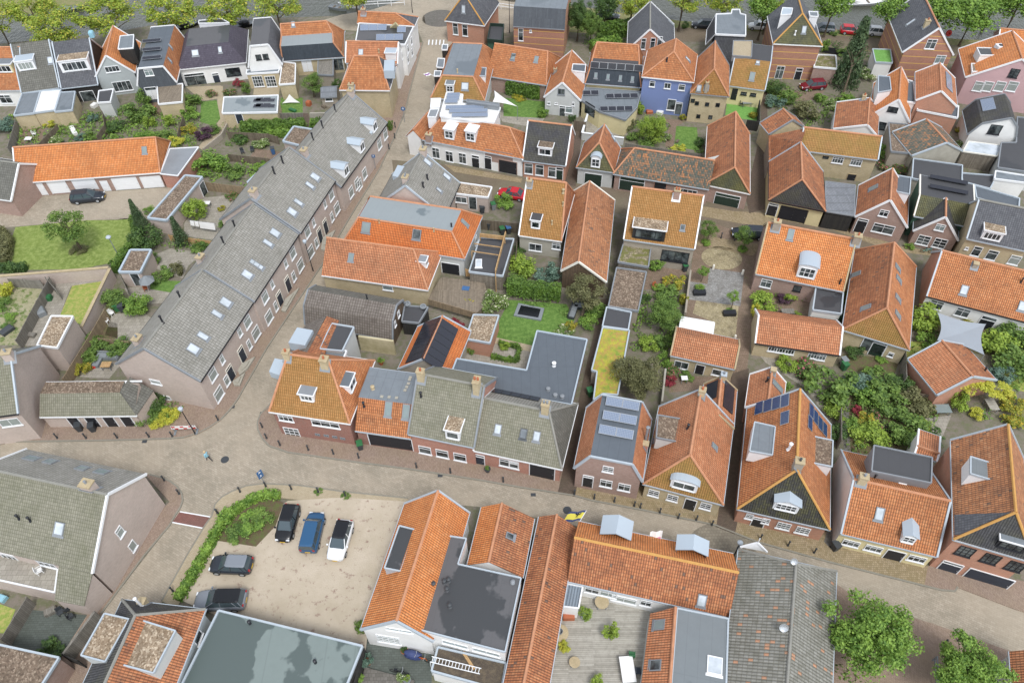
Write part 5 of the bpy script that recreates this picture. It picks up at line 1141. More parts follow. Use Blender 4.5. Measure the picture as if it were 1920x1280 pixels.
# --- far right
h=House('banded_brick_house','square brick house with yellow brick bands and slated hipped roof with white dormers',(3,112,308),(3,460,325),6.1,ridge='y',R=(3,320,97),zr=10.2,hip=('R',0),R2=(3,312,-50),roof='tile_slate',hm=['tile_mossg',None],wall='brick_band',trim='white',cap='ridge_yellow')
h.sky((3,330,210),.7,1.1); h.pipe((3,265,245),.1,.5,'white'); h.win((3,157,512),1.3,2.3,'w',2,2); h.door((3,285,535),1.0,2.6,'black_paint','white',.5)
h.flatpatch([(3,178,58),(3,248,62),(3,240,105),(3,165,110)],9.2,'zinc_blue','white',base=7,name='dormer'); h.flatpatch([(3,362,85),(3,425,88),(3,428,122),(3,370,118)],9.0,'bit_grey','white',base=7,name='dormer')
flatb('side_extension','moss and gravel flat roofed brick extension beside the banded brick house',[(3,428,390),(3,552,396),(3,560,488),(3,398,474)],2.7,'gravel_green','brick_brown','white','extension')
flatb('glass_extension','small white framed extension with grass roof',[(3,812,350),(3,938,354),(3,952,448),(3,832,442)],2.8,'turf_fake','render_white','zinc','extension')
h=House('brick_gable_house','tall banded brick house with slate grey roof edged in orange tiles',(3,1025,370),(3,1386,388),5.3,ridge='y',R=(3,1286,198),R2=(3,1150,-60),roof='tile_slate',wall='brick_band',trim='white',verge='white',cap='ridge_orange',sk=(3,920,105))
h.sky((3,1085,160),.6,1.5); h.chimney((3,1190,185),.7,.6,.9,'brick_yellow','stone',1); h.win((3,1226,312),1.5,1.6,'w',2,2); h.win((3,1290,420),1.5,1.4,'l',2)
h=House('pink_house','pink rendered house with orange roof, cut in roof terrace and air conditioner',(3,1470,545),(3,2100,640),4.4,ridge='y',R=(3,1872,418),R2=(3,1775,215),roof='tile_new',wall='render_pink',trim='white',verge='white',cap='ridge_orange',sk=(3,1408,302))
h.flatpatch([(3,1548,340),(3,1735,345),(3,1765,395),(3,1572,392)],6.6,'bit_dark','white',base=4.6,name='dormer',cheek='render_white')
h.flatpatch([(3,1510,452),(3,1580,455),(3,1685,512),(3,1515,508)],5.2,'wood_deckd','white',base=4.3,name='balcony')
h.win((3,1812,518),1.3,1.4,'b',2,2)
for x in (1562,1625,1712,1800):h.win((3,x,610),1.4,1.6,'p',1,2)
h=House('orange_canal_house','orange gabled house at the far right edge near the canal',(3,1700,300),(3,2060,330),3.2,R=(3,1760,205),pitch=40,roof='tile_new',wall='render_pink',trim='zinc',verge='white',cap='ridge_orange')
# --- dark flat roofs at the right edge
flatb('flat_roofed_hall','black felt flat roof with puddles in front of the grey gable',[(3,1100,1122),(3,1445,1170),(3,1440,1330),(3,1090,1262)],2.6,'bit_black','render_conc','zinc','building')
flatb('flat_roofed_hall','dark grey flat roof wrapped around the black curved roof house at the right edge',[(3,1832,830),(3,2020,850),(3,2020,1235),(3,1695,1185),(3,1720,1010),(3,1825,1010)],3.0,'bit_black','render_lgrey','lead','building')
flatb('gravel_roofed_wing','long gravel roof behind the white gabled house with grey brick side',[(3,925,870),(3,1062,882),(3,1088,1085),(3,942,1072)],3.0,'gravel_brown','brick_grey','lead','extension')
h=flatb('glass_lean_to','white glazed patio roof on grey posts in front of the black roofed house',[(3,1492,998),(3,1728,1028),(3,1692,1102),(3,1452,1068)],2.6,'glass_sky','clad_greyw','offwhite','patio roof',ph=.02)
flatb('flat_roofed_hall','slate flat roof beside the rows of solar tubes at the right',[(13,1532,108),(13,1848,200),(13,1842,275),(13,1545,195)],3.4,'bit_slate','render_lgrey','zinc','building')
h=flatb('white_box_house','small white rendered box with one dark window at the right',[(13,1680,5),(13,1900,40),(13,1900,90),(13,1672,60)],3.0,'bit_grey','render_white','white','house'); h.win((13,1755,68),.9,1.0,'b')
flatb('flat_roofed_hall','wet black flat roof behind the slate strip at the right',[(13,1440,20),(13,1690,40),(13,1640,130),(13,1445,80)],2.4,'bit_black','render_conc','zinc','building')
# ================================================================== GROUND, ROADS, PAVEMENTS, WATER
def sheet(name,pts,m,z,kind='structure',sub=0):
    P=[G(p,z) for p in pts]; A=sum(P[i].x*P[(i+1) % len(P)].y-P[(i+1) % len(P)].x*P[i].y for i in range(len(P)))
    if A<0:P=P[::-1]
    b=MB(); b.face(P); return tag(b.build(name,m),kind=kind)
def ellipse(name,c,rx,ry,m,z):
    o=G(c,z); b=MB(); b.face([(o.x+rx*math.cos(a/16*math.pi),o.y+ry*math.sin(a/16*math.pi),z) for a in range(32)]); return tag(b.build(name,m),kind='structure')
def raised(name,pts,m,h=.1):
    P=[G(p,h) for p in pts]; b=MB(); b.prism([(p.x,p.y) for p in P],-.05,h); return tag(b.build(name,m),kind='structure')
def kerb(pts,m='kerb',w=.16,h=.115):
    P=[G(p,0) for p in pts]; b=MB()
    n=len(P); L,Rr=[],[]
    for i in range(n):
        d=(P[min(i+1,n-1)]-P[max(i-1,0)]); d.z=0; d.normalize(); q=Vector((-d.y,d.x,0))*w/2; L.append(P[i]+q); Rr.append(P[i]-q)
    up=Vector((0,0,h))
    for i in range(n-1):
        b.face([Rr[i]+up,Rr[i+1]+up,L[i+1]+up,L[i]+up]); b.face([Rr[i],Rr[i+1],Rr[i+1]+up,Rr[i]+up]); b.face([L[i+1],L[i],L[i]+up,L[i+1]+up])
    return tag(b.build('kerb',m),kind='structure')
b=MB(); b.face([(-400,-60,0),(400,-60,0),(400,600,0),(-400,600,0)]); tag(b.build('ground','earth'),kind='structure')
Z1,Z2,Z3,Z4=.006,.012,.018,.024
sheet('canal_water',[(-600,120),(-200,97),(0,82),(190,64),(330,40),(640,30),(700,20),(790,-12),(850,-12),(960,4),(1060,8),(1280,42),(1440,52),(1660,62),(1790,76),(2150,90),(2600,100),(2300,-190),(-500,-190)],'water',Z1)
sheet('grass_bank',[(-300,52),(0,27),(60,27),(140,13),(250,-3),(480,-30),(300,-80),(-300,-40)],'quay',Z2)
sheet('quay',[(1060,10),(1280,40),(1440,50),(1660,60),(1800,74),(2150,88),(2150,140),(1800,110),(1640,98),(1440,80),(1260,74),(1060,60)],'quay',Z2)
sheet('quay_road',[(1150,62),(1275,52),(1440,60),(1660,72),(1800,86),(2150,105),(2150,125),(1800,107),(1640,96),(1440,80),(1250,78)],'road_dark',Z3)
sheet('quay',[(560,52),(640,28),(700,18),(790,-12),(800,60),(700,60)],'road',Z2)
LK=[(0,833),(21,828),(186,826),(270,824),(319,822),(345,820),(372,812),(395,800),(414,787),(430,770),(445,750),(501,652),(602,500),(655,410),(711,319),(735,268),(759,212),(768,173),(785,110),(793,80)]
sheet('road',LK+[(785,60),(790,-12),(850,-12),(1000,0),(1010,30),(960,60),(850,75),(830,130),(800,270),(760,400),(690,560),(610,660),(560,740),(560,800),(700,850),(900,880),(1110,910),(1340,960),(1560,1020),(1770,1080),(1960,1130),(2000,1260),(1900,1222),(1749,1168),(1622,1131),(1500,1100),(1380,1060),(1080,985),(905,950),(762,938),(645,926),(560,914),(494,912),(440,925),(410,945),(398,968),(304,1128),(240,1160),(190,1150),(318,985),(333,962),(340,940),(330,912),(281,892),(0,862)],'road',Z1)
sheet('road',[(735,300),(850,310),(1000,336),(1330,372),(1450,396),(1700,478),(1730,545),(1712,620),(1700,760),(1680,760),(1690,620),(1690,520),(1440,455),(1330,415),(1000,385),(900,368),(740,350)],'road_dark',Z2)
ellipse('paved_circle',(1,1300,130),3.4,3.4,'paving_dark',Z2)
b=MB()
for i in range(5):
    p=[(1,1218+i*26,282),(1,1226+i*26,282),(1,1222+i*26,318),(1,1214+i*26,318)]; b.face([G(q,Z2) for q in p[::-1]])
tag(b.build('road_marking','white'),kind='structure')
ellipse('paved_circle',(32,1480,330),3.2,2.6,'cobble',Z2)
raised('alley',[(1560,960),(1585,900),(1600,905),(1575,1000),(1560,1030),(1545,1015)],'paving_dark',.106)
sheet('speed_band',[(30,1270,70),(30,1490,108),(30,1450,190),(30,1215,145)],'red_band',Z2)
for a,c in (((30,1270,70),(30,1490,108)),((30,1215,145),(30,1450,190))):
    b=MB(); p,q=G(a,Z3),G(c,Z3); d=(q-p).normalized(); n=Vector((-d.y,d.x,0))*.06; b.face([p-n,q-n,q+n,p+n]); tag(b.build('road_marking','white'),kind='structure')
# pavements
raised('pavement',LK+[(775,80),(755,120),(735,190),(712,230),(630,330),(550,420),(470,550),(377,700),(330,740),(60,780),(0,780)],'walk')
kerb(LK)
NK=[(600,650),(545,720),(505,760),(488,778),(483,792),(484,806),(492,822),(505,836),(540,848),(610,858),(666,866),(772,880),(900,900),(979,914),(1077,929)]
raised('pavement',NK+[(1085,880),(900,850),(700,810),(560,760),(640,640)],'walk'); kerb(NK)
YK=[(1077,929),(1109,938),(1210,957),(1340,984),(1420,1016),(1553,1053),(1733,1098)]
raised('pavement',YK+[(1740,1060),(1560,1000),(1400,950),(1200,910),(1085,880)],'walk_yellow'); kerb(YK)
raised('pavement',[(1733,1098),(1765,1106),(1790,1108),(1795,1100),(1900,1140),(1990,1170),(1990,1100),(1740,1060)],'walk'); kerb([(1733,1098),(1765,1106),(1790,1108),(1795,1100)])
SWK=[(281,890),(300,895),(318,902),(332,912),(341,925),(343,938),(339,950),(330,964),(318,985),(270,1042),(190,1150)]
raised('pavement',SWK+[(150,1140),(262,1000),(318,940),(268,885)],'walk'); kerb(SWK)
SEK=[(765,934),(645,922),(560,910),(494,907),(462,911),(436,921),(416,932),(404,945),(398,967),(385,985),(350,1043),(304,1126)]
raised('pavement',SEK+[(330,1140),(420,990),(440,960),(500,930),(640,945),(765,955)],'sandy'); kerb(SEK)
sheet('car_park',[(540,938),(640,932),(768,940),(760,960),(690,1180),(685,1225),(410,1155),(340,1125),(402,1012),(480,1024),(517,985),(530,945)],'sand',.106)
sheet('planting_bed',[(400,1012),(480,1024),(517,985),(532,942),(500,930),(430,960)],'soil',.112)
sheet('square',[(1570,1095),(1622,1131),(1749,1168),(1900,1222),(2000,1260),(2000,1420),(1500,1420)],'walk',Z2)
# yards, lawns, terraces
sheet('garage_yard',[(10,-260,290),(10,60,190),(10,180,185),(10,1180,120),(10,1330,60),(10,1180,345),(10,1040,345),(10,620,350),(10,110,395),(10,-260,410)],'road',Z1)
sheet('lawn',[(10,110,398),(10,300,380),(10,640,348),(10,935,335),(10,950,420),(10,900,520),(10,790,650),(10,560,695),(10,200,700),(10,20,650)],'lawn',Z1)
sheet('garden',[(10,-200,730),(10,330,760),(10,130,1230),(10,-200,1230)],'weeds',Z1)
sheet('lawn',[(10,510,812),(10,720,780),(10,590,1090),(10,420,1030)],'lawn_dry',Z2)
sheet('terrace_slabs',[(10,330,750),(10,740,730),(10,740,790),(10,500,815),(10,420,1030),(10,260,1240),(10,130,1230)],'paving_grey',Z1)
for q,m in (([(740,1160),(790,1010),(1010,1000),(1100,1060),(940,1200),(820,1180)],'paving_grey'),([(880,830),(1060,800),(1290,860),(1180,930),(1060,940),(900,870)],'paving_grey'),([(1060,770),(1290,780),(1240,865),(1060,835)],'lawn_lush'),([(1080,600),(1200,548),(1440,580),(1330,670),(1290,760),(1100,690)],'paving_grey'),
    ([(1440,190),(1760,160),(1680,330),(1500,490),(1300,460),(1300,370)],'paving_grey'),([(830,880),(770,900),(650,1240),(830,1180)],'soil')):
    sheet('lawn' if 'lawn' in m else 'terrace_slabs',[(10,x,y) for x,y in q],m,Z2 if 'lawn' in m else Z1)
sheet('terrace_slabs',[(20,640,190),(20,880,130),(20,770,260),(20,560,250)],'paving_grey',Z1)
sheet('lawn',[(0,1420,718),(0,1530,708),(0,1555,840),(0,1510,890),(0,1410,860)],'lawn_lush',Z2)
sheet('garden_path',[(0,1530,610),(0,1572,608),(0,1585,830),(0,1640,860),(0,1430,1060),(0,1400,1040),(0,1540,860)],'sandy',Z1)
sheet('terrace_slabs',[(0,1310,615),(0,1560,605),(0,1570,690),(0,1430,715)],'sandy',Z2)
sheet('terrace_slabs',[(0,1020,640),(0,1150,720),(0,1130,830),(0,1040,800)],'paving_brown',Z2)
sheet('terrace_slabs',[(0,150,900),(0,330,870),(0,290,1010),(0,120,1030)],'paving_brown',Z2)
sheet('terrace_slabs',[(1,0,1050),(1,260,1080),(1,190,1150),(1,-60,1130)],'paving_brown',Z2)
sheet('garden_lane',[(1,320,800),(1,370,800),(1,385,900),(1,330,890)],'alley',Z2)
sheet('terrace_slabs',[(1,-10,590),(1,170,605),(1,160,680),(1,-20,670)],'sandy',Z2)
sheet('lawn',[(1,175,690),(1,330,690),(1,330,800),(1,165,800)],'lawn_lush',Z2)
sheet('lawn',[(935,603),(955,562),(1062,570),(1078,600),(1052,628),(1005,622),(998,648),(930,634)],'lawn_lush',Z2)
sheet('terrace_slabs',[(852,660),(880,640),(925,630),(1004,645),(990,698),(858,678)],'paving_grey',Z1)
sheet('garden_path',[(928,632),(1000,648),(998,660),(925,643)],'sandy',Z3)
sheet('lawn',[(2,-60,690),(2,230,718),(2,235,835),(2,-60,820)],'lawn_lush',Z2)
sheet('terrace_slabs',[(1,1680,760),(1,1890,820),(2,230,835),(2,200,880),(1,1900,890),(1,1740,860)],'paving_grey',Z1)
sheet('lawn',[(2,1160,890),(2,1305,900),(2,1320,1065),(2,1145,1035)],'lawn_lush',Z2)
sheet('garden_path',[(2,930,830),(2,1240,850),(2,1165,890),(2,1135,1050),(2,1080,1035),(2,1110,870)],'paving_brown',Z1)
sheet('artificial_turf',[(2,1522,690),(2,1748,698),(2,1735,860),(2,1505,815)],'turf_fake',Z2)
sheet('terrace_slabs',[(2,500,800),(2,610,800),(2,600,890),(2,780,900),(2,830,960),(2,500,940)],'paving_grey',Z1)
sheet('alley',[(2,390,900),(2,500,900),(12,450,110),(12,370,100)],'alley',Z3)
sheet('alley',[(1424,165),(1438,160),(1442,390),(1405,400),(1398,370),(1428,240)],'alley',Z3)
raised('alley',[(1128,560),(1152,560),(1114,760),(1078,930),(1046,922),(1083,760)],'alley',.106)
raised('alley',[(1372,700),(1404,690),(1401,780),(1387,960),(1378,1000),(1343,986),(1350,940),(1366,800)],'alley',.106)
sheet('alley',[(1330,400),(1440,430),(1425,480),(1400,700),(1370,760),(1340,700),(1280,640),(1300,470)],'paving_brown',Z1)
sheet('pavement',[(12,1340,250),(12,1560,285),(12,1800,300),(12,1860,370),(12,1760,400),(12,1330,320)],'walk_yellow',Z3)
sheet('pavement',[(12,1300,450),(12,1760,520),(12,1700,600),(12,1280,520)],'walk_yellow',Z3)
sheet('pavement',[(1,1330,1160),(1,1880,1260),(1,1870,1290),(1,1400,1215)],'walk_yellow',Z3)
sheet('pavement',[(13,500,360),(13,1000,530),(13,1420,600),(13,1420,620),(13,960,570),(13,480,400)],'walk_yellow',Z3)
ellipse('gravel_circle',(12,1480,615),2.6,2.2,'pebble_tan',Z3)
sheet('gravel_bed',[(12,1392,688),(12,1638,722),(12,1612,955),(12,1225,905),(12,1250,780),(12,1380,800)],'pebble',Z2)
sheet('gravel_bed',[(12,1300,915),(12,1600,955),(12,1575,1200),(12,1425,1180),(12,1425,1070),(12,1275,1005)],'pebble_tan',Z3)
sheet('terrace_slabs',[(12,960,700),(12,1240,660),(12,1225,760),(12,1050,830),(12,930,840)],'paving_brown',Z2)
sheet('terrace_slabs',[(22,1090,230),(22,1560,260),(22,1500,330),(22,1110,360)],'paving_brown',Z2)
sheet('terrace_slabs',[(13,0,830),(13,400,880),(13,440,1020),(13,200,1060),(13,-40,1000)],'paving_brown',Z2)
sheet('terrace_slabs',[(23,0,80),(23,480,130),(23,440,250),(23,500,380),(23,480,520),(23,340,330),(23,60,150)],'paving_grey',Z1)
sheet('terrace_slabs',[(23,600,90),(23,1010,120),(23,960,250),(23,620,200)],'soil',Z2)
sheet('garden_path',[(23,600,380),(23,645,380),(23,650,780),(23,610,780)],'paving_dark',Z2)
sheet('garden',[(23,640,370),(23,1300,380),(23,1260,760),(23,660,800)],'soil',Z1)
sheet('lawn',[(1698,640),(1738,640),(1745,740),(1700,728)],'lawn_dry',Z3)
sheet('terrace_slabs',[(23,1180,540),(23,1370,520),(23,1300,690),(23,1200,640)],'paving_grey',Z2)
sheet('lawn',[(23,1700,60),(23,1900,60),(23,1900,360),(23,1760,320)],'lawn_dry',Z2)
sheet('garden',[(13,1090,1000),(13,1900,1100),(23,1900,100),(23,1690,100),(23,1250,60)],'soil',Z1)
sheet('garden_path',[(3,60,650),(3,480,640),(3,420,700),(3,260,720),(3,100,700)],'paving_brown',Z2)
sheet('paved_yard',[(30,200,760),(30,620,800),(30,430,1090),(30,70,1010)],'paving_green',Z1)
sheet('garden_lane',[(30,620,790),(30,780,780),(30,600,1300),(30,380,1300),(30,430,1090)],'walk',Z2)
sheet('lawn',[(30,-60,700),(30,110,760),(30,40,930),(30,-60,920)],'lawn_dry',Z2)
sheet('paved_yard',[(31,740,960),(31,1240,1060),(31,1240,1400),(31,640,1400)],'paving_green',Z1)
# ================================================================== PLANTS
def leafmesh(name,n,size,shape='round',seed=1,clumps=26,flat=1.0,fill=.55):
    rnd=random.Random(seed); b=MB(); cs=[]
    for i in range(clumps):
        while True:
            v=Vector((rnd.uniform(-1,1),rnd.uniform(-1,1),rnd.uniform(-1,1)))
            if .25<v.length<1:break
        if shape == 'cone':
            t=(i+.5)/clumps; a=i*2.4; r=(1-t)*.78*rnd.uniform(.7,1.05); cs.append((Vector((r*math.cos(a),r*math.sin(a),-1+2*t)),.2+.22*(1-t)))
        elif shape == 'open':
            v=v.normalized()*rnd.uniform(.5,.85); cs.append((v,rnd.uniform(.16,.34)))
        elif shape == 'dense':
            v=v.normalized()*rnd.uniform(.55,.72); cs.append((v,rnd.uniform(.25,.36)))
        elif shape == 'lobed':
            v=v.normalized()*rnd.uniform(.35,.92)*(.82+.2*math.sin(3*math.atan2(v.y,v.x)+seed)); cs.append((v,rnd.uniform(.12,.3)))
        else:
            v=v.normalized()*rnd.uniform(.45,.8); cs.append((v,rnd.uniform(.24,.42)))
    for i in range(n):
        c,r=cs[rnd.randrange(len(cs))]
        d=Vector((rnd.gauss(0,1),rnd.gauss(0,1),rnd.gauss(0,1)+.25)).normalized(); p=c+d*r*(rnd.random() ** .45)
        if shape == 'cone':p.z=max(-1,min(1,p.z-.12*math.hypot(p.x,p.y)))
        nn=(d+Vector((rnd.gauss(0,.5),rnd.gauss(0,.5),rnd.gauss(.35,.5)))).normalized()
        x=nn.cross(Vector((rnd.gauss(0,1),rnd.gauss(0,1),rnd.gauss(0,1)))).normalized(); y=nn.cross(x); s=size*rnd.uniform(.6,1.3)
        b.add([p-x*s*.5,p-y*s*.32+nn*s*.1,p+x*s*.5,p+y*s*.32+nn*s*.1],[(0,1,2,3)])
    me=b.build(name,'leaf_mid').data; bpy.data.objects.remove(bpy.data.objects[name]); return me
LM={}
def LMget(k):
    if k not in LM:
        base,i=k
        if base == 'tree':LM[k]=leafmesh('crown_mesh',15000,.058,'lobed',11+i,70)
        elif base == 'far':LM[k]=leafmesh('crown_mesh',3600,.11,'round',21+i,34)
        elif base == 'open':LM[k]=leafmesh('crown_mesh',4600,.085,'open',31+i,40)
        elif base == 'cone':LM[k]=leafmesh('crown_mesh',4200,.12,'cone',41+i,90)
        elif base == 'dense':LM[k]=leafmesh('crown_mesh',2400,.13,'dense',51+i,34)
        else:LM[k]=leafmesh('crown_mesh',1500,.16,'round',61+i,20)
    return LM[k]
_pn=[0]
def crown(name,base,mat,parent=None):
    _pn[0] += 1; o=bpy.data.objects.new(name,LMget((base,_pn[0] % 3))); COL.objects.link(o)
    o.material_slots[0].link='OBJECT'; o.material_slots[0].material=MAT(mat); o.parent=parent; o.rotation_euler=(0,0,_pn[0]*1.7); return o
def tree(name,label,p,r,rv,zc,mat='leaf_mid',base='tree',lean=None,group=None,cat='tree',tr=.16):
    """p: picture point of the crown centre (height zc)"""
    c=G(p,zc); root=empty(name,(c.x,c.y,0),0,label,cat,group)
    o=crown('crown',base,mat,root); o.location=(0,0,zc); o.scale=(r*1.08,r*1.08,rv*1.08)
    b=MB(); foot=Vector((0,0,0))
    if lean:f=G(lean,0); foot=Vector((f.x-c.x,f.y-c.y,0))
    top=Vector((0,0,zc+rv*.3)); b.tube([foot,foot.lerp(top,.45)+Vector((.08,-.05,0)),top],[tr*1.3,tr*.85,tr*.3],8)
    for k in range(6):
        a=k*1.1+.4; s=foot.lerp(top,.5+.05*k); b.tube([s,s+Vector((math.cos(a)*r*.35,math.sin(a)*r*.35,rv*.3)),s+Vector((math.cos(a)*r*.65,math.sin(a)*r*.65,rv*.45))],[tr*.45,tr*.3,tr*.1],5)
    b.build('trunk','bark',root); return root
def shrub(label,p,r,h,mat='leaf_mid',base='shrub',name='shrub',cat='shrub',group=None,z0=0.0):
    c=G(p,z0+h*.5); o=crown(name,base,mat); o.location=(c.x,c.y,z0+h*.5); o.scale=(r*1.1,r*1.1,h*.55); return tag(o,label,cat,group)
def hedge(label,pts,w,h,mat='leaf_hedge',name='hedge',dens=70,z0=0.0,size=.26):
    P=[G(p,z0+h*.6) for p in pts]; rnd=random.Random(len(label)*7+3); b=MB()
    for a,c in zip(P[:-1],P[1:]):
        d=c-a; d.z=0; L=d.length; d.normalize(); q=Vector((-d.y,d.x,0))
        for i in range(int(L*(w+2*h)*dens)):
            t=rnd.random()*L; side=rnd.random()*(w+2*h); j=rnd.gauss(0,.09)
            if side<w:off,z,nn=side-w/2,h+j,Vector((0,0,1))
            elif side<w+h:off,z,nn=-w/2+j,side-w,-q
            else:off,z,nn=w/2+j,side-w-h,q
            p=Vector((a.x,a.y,z0))+d*t+q*off+Vector((0,0,z+.12*math.sin(t*3.1+off*4)))
            nn=(nn+Vector((rnd.gauss(0,.5),rnd.gauss(0,.5),rnd.gauss(.2,.5)))).normalized(); x=nn.cross(Vector((rnd.gauss(0,1),rnd.gauss(0,1),rnd.gauss(0,1)))).normalized(); y=nn.cross(x); s=size*rnd.uniform(.6,1.3)
            b.add([p-x*s*.5,p-y*s*.35+nn*s*.1,p+x*s*.5,p+y*s*.35+nn*s*.1],[(0,1,2,3)])
        b.box(((a.x+c.x)/2,(a.y+c.y)/2,z0+h*.42),(L,w*.7,h*.84),M=Matrix.Translation(((a.x+c.x)/2,(a.y+c.y)/2,0)) @ Matrix.Rotation(math.atan2(d.y,d.x),4,'Z') @ Matrix.Translation((-(a.x+c.x)/2,-(a.y+c.y)/2,0)))
    return tag(b.build(name,mat),label,'hedge')
# --- big trees at the lower right
tree('street_tree','large green street tree beside the weathered grey barn',(33,800,945),4.2,3.3,4.6,'leaf_fresh')
tree('street_tree','smaller green tree cut by the bottom edge beside the three bollards',(33,1490,1170),3.3,2.6,4.0,'leaf_fresh')
# --- canal side
for x,y,r,m,l in ((0,-40,120,3.4,'at the left edge of the picture'),(0,215,70,4.0,'leftmost over the dark boat'),(0,370,190,4.2,'nearest the blue water tank roof'),(0,770,110,4.6,'above the pale grey gable'),(0,1200,75,4.4,'above the mauve clad house'),(0,1590,55,4.2,'above the purple grey roof'),(1,130,35,3.8,'above the white slate roofed house'),(1,690,-50,3.2,'beside the white bridge railing')):
    tree('canal_tree','light green canal side tree with thin trunk, '+l,(x,y,r),m*1.15,2.8,6.0,'leaf_street','open',tr=.2,group='trees along the canal')
for x,y,r,m,l in ((2,850,5,2.8,'above the gambrel roof'),(2,1210,-10,3.0,'right of the gambrel house'),(2,1500,-5,3.2,'above the white edged slate roof'),(2,1830,10,3.0,'left of the banded brick house'),(3,540,30,3.2,'above the small red car'),(3,60,50,2.8,'behind the white car and banded brick house'),(3,970,60,3.2,'left of the slate grey brick gable'),(3,1290,75,3.8,'right of the slate grey brick gable'),(3,1530,90,4.2,'above the pink house'),(3,1850,20,3.8,'in the upper right corner'),(3,1700,-20,3.6,'beyond the pink house near the top edge')):
    tree('canal_tree','leafy quay tree '+l,(x,y,r),m*1.12,2.5,6.0,'leaf_street' if x == 2 else 'leaf_fresh','open' if x == 2 else 'far',tr=.2,group='trees along the quay road')
tree('garden_tree','dark dense tree left of the clipped hedge near the banded brick mansard',(2,470,110),2.9,3.0,4.6,'leaf_dark'); tree('garden_tree','second dark tree between the mansard house and the quay hedge',(2,560,170),2.4,2.6,3.8,'leaf_mid')
tree('garden_tree','tall dark tree right behind the dense tree near the canal',(2,660,40),2.6,2.4,4.6,'leaf_dark','far')
hedge('tall dark hedge along the quay beside the gambrel house',[(2,610,215),(2,850,185)],1.6,2.6,'leaf_hedge',size=.4,dens=40)
hedge('green hedge between the path and the pale greenhouse roof',[(2,560,330),(2,760,290)],2.0,1.6,'leaf_fresh',size=.4,dens=40)
shrub('rounded bush on the quay beside the road',(2,1222,175),.9,1.2,'leaf_dark'); shrub('small bush at the foot of the quay tree by the red car',(3,545,235),.8,.8,'leaf_mid')
# --- conifer and its garden
tree('conifer','tall dark spruce standing between brick houses',(3,690,370),2.6,5.2,5.6,'leaf_conifer','cone',lean=(3,600,680))
for l,p,r,h,m in (('big dark green bush beside the banded brick house',(3,115,610),1.8,2.2,'leaf_dark'),('round clipped green bush near the crimson car',(3,215,680),1.9,2.4,'leaf_mid'),('bluish bush below the round clipped bush',(3,130,715),1.7,1.6,'leaf_blue'),('dark brownish shrub behind the rust gable',(3,350,770),2.2,2.4,'leaf_olive'),('square clipped box hedge near the crimson car',(3,450,690),1.1,1.4,'leaf_fresh'),('pale flowering shrub below the spruce',(3,520,740),1.4,1.2,'leaf_cream'),('green shrub right of the spruce trunk',(3,640,700),1.5,1.4,'leaf_fresh'),('white blossoming shrub right of the spruce',(3,770,525),1.5,1.6,'leaf_cream'),('bush beside the wall of the banded brick house',(3,480,320),.8,2.4,'leaf_fresh'),('bush behind the gravel roofed extension',(3,620,370),1.3,1.4,'leaf_mid'),
    ('flowering shrub with red blooms below the gravel roof',(3,905,1150),1.4,1.4,'leaf_pink'),('red flowering shrub beside the dark flat roof',(3,1010,1185),1.2,1.3,'leaf_pink'),('green shrub under the gutter of the ochre wing',(3,880,1060),1.3,1.8,'leaf_fresh'),('yellow green bush beside the black curved roof',(3,1790,690),1.5,2.0,'leaf_yellow'),('dark bush at the foot of the pink house',(3,1490,650),1.1,1.4,'leaf_dark'),('small shrub between the mixed roof and white gable',(3,1430,915),.8,.8,'leaf_gold'),('potted lavender beside the patio roof',(3,1440,1010),.8,.8,'leaf_cream')):
    shrub(l,p,r,h,m)
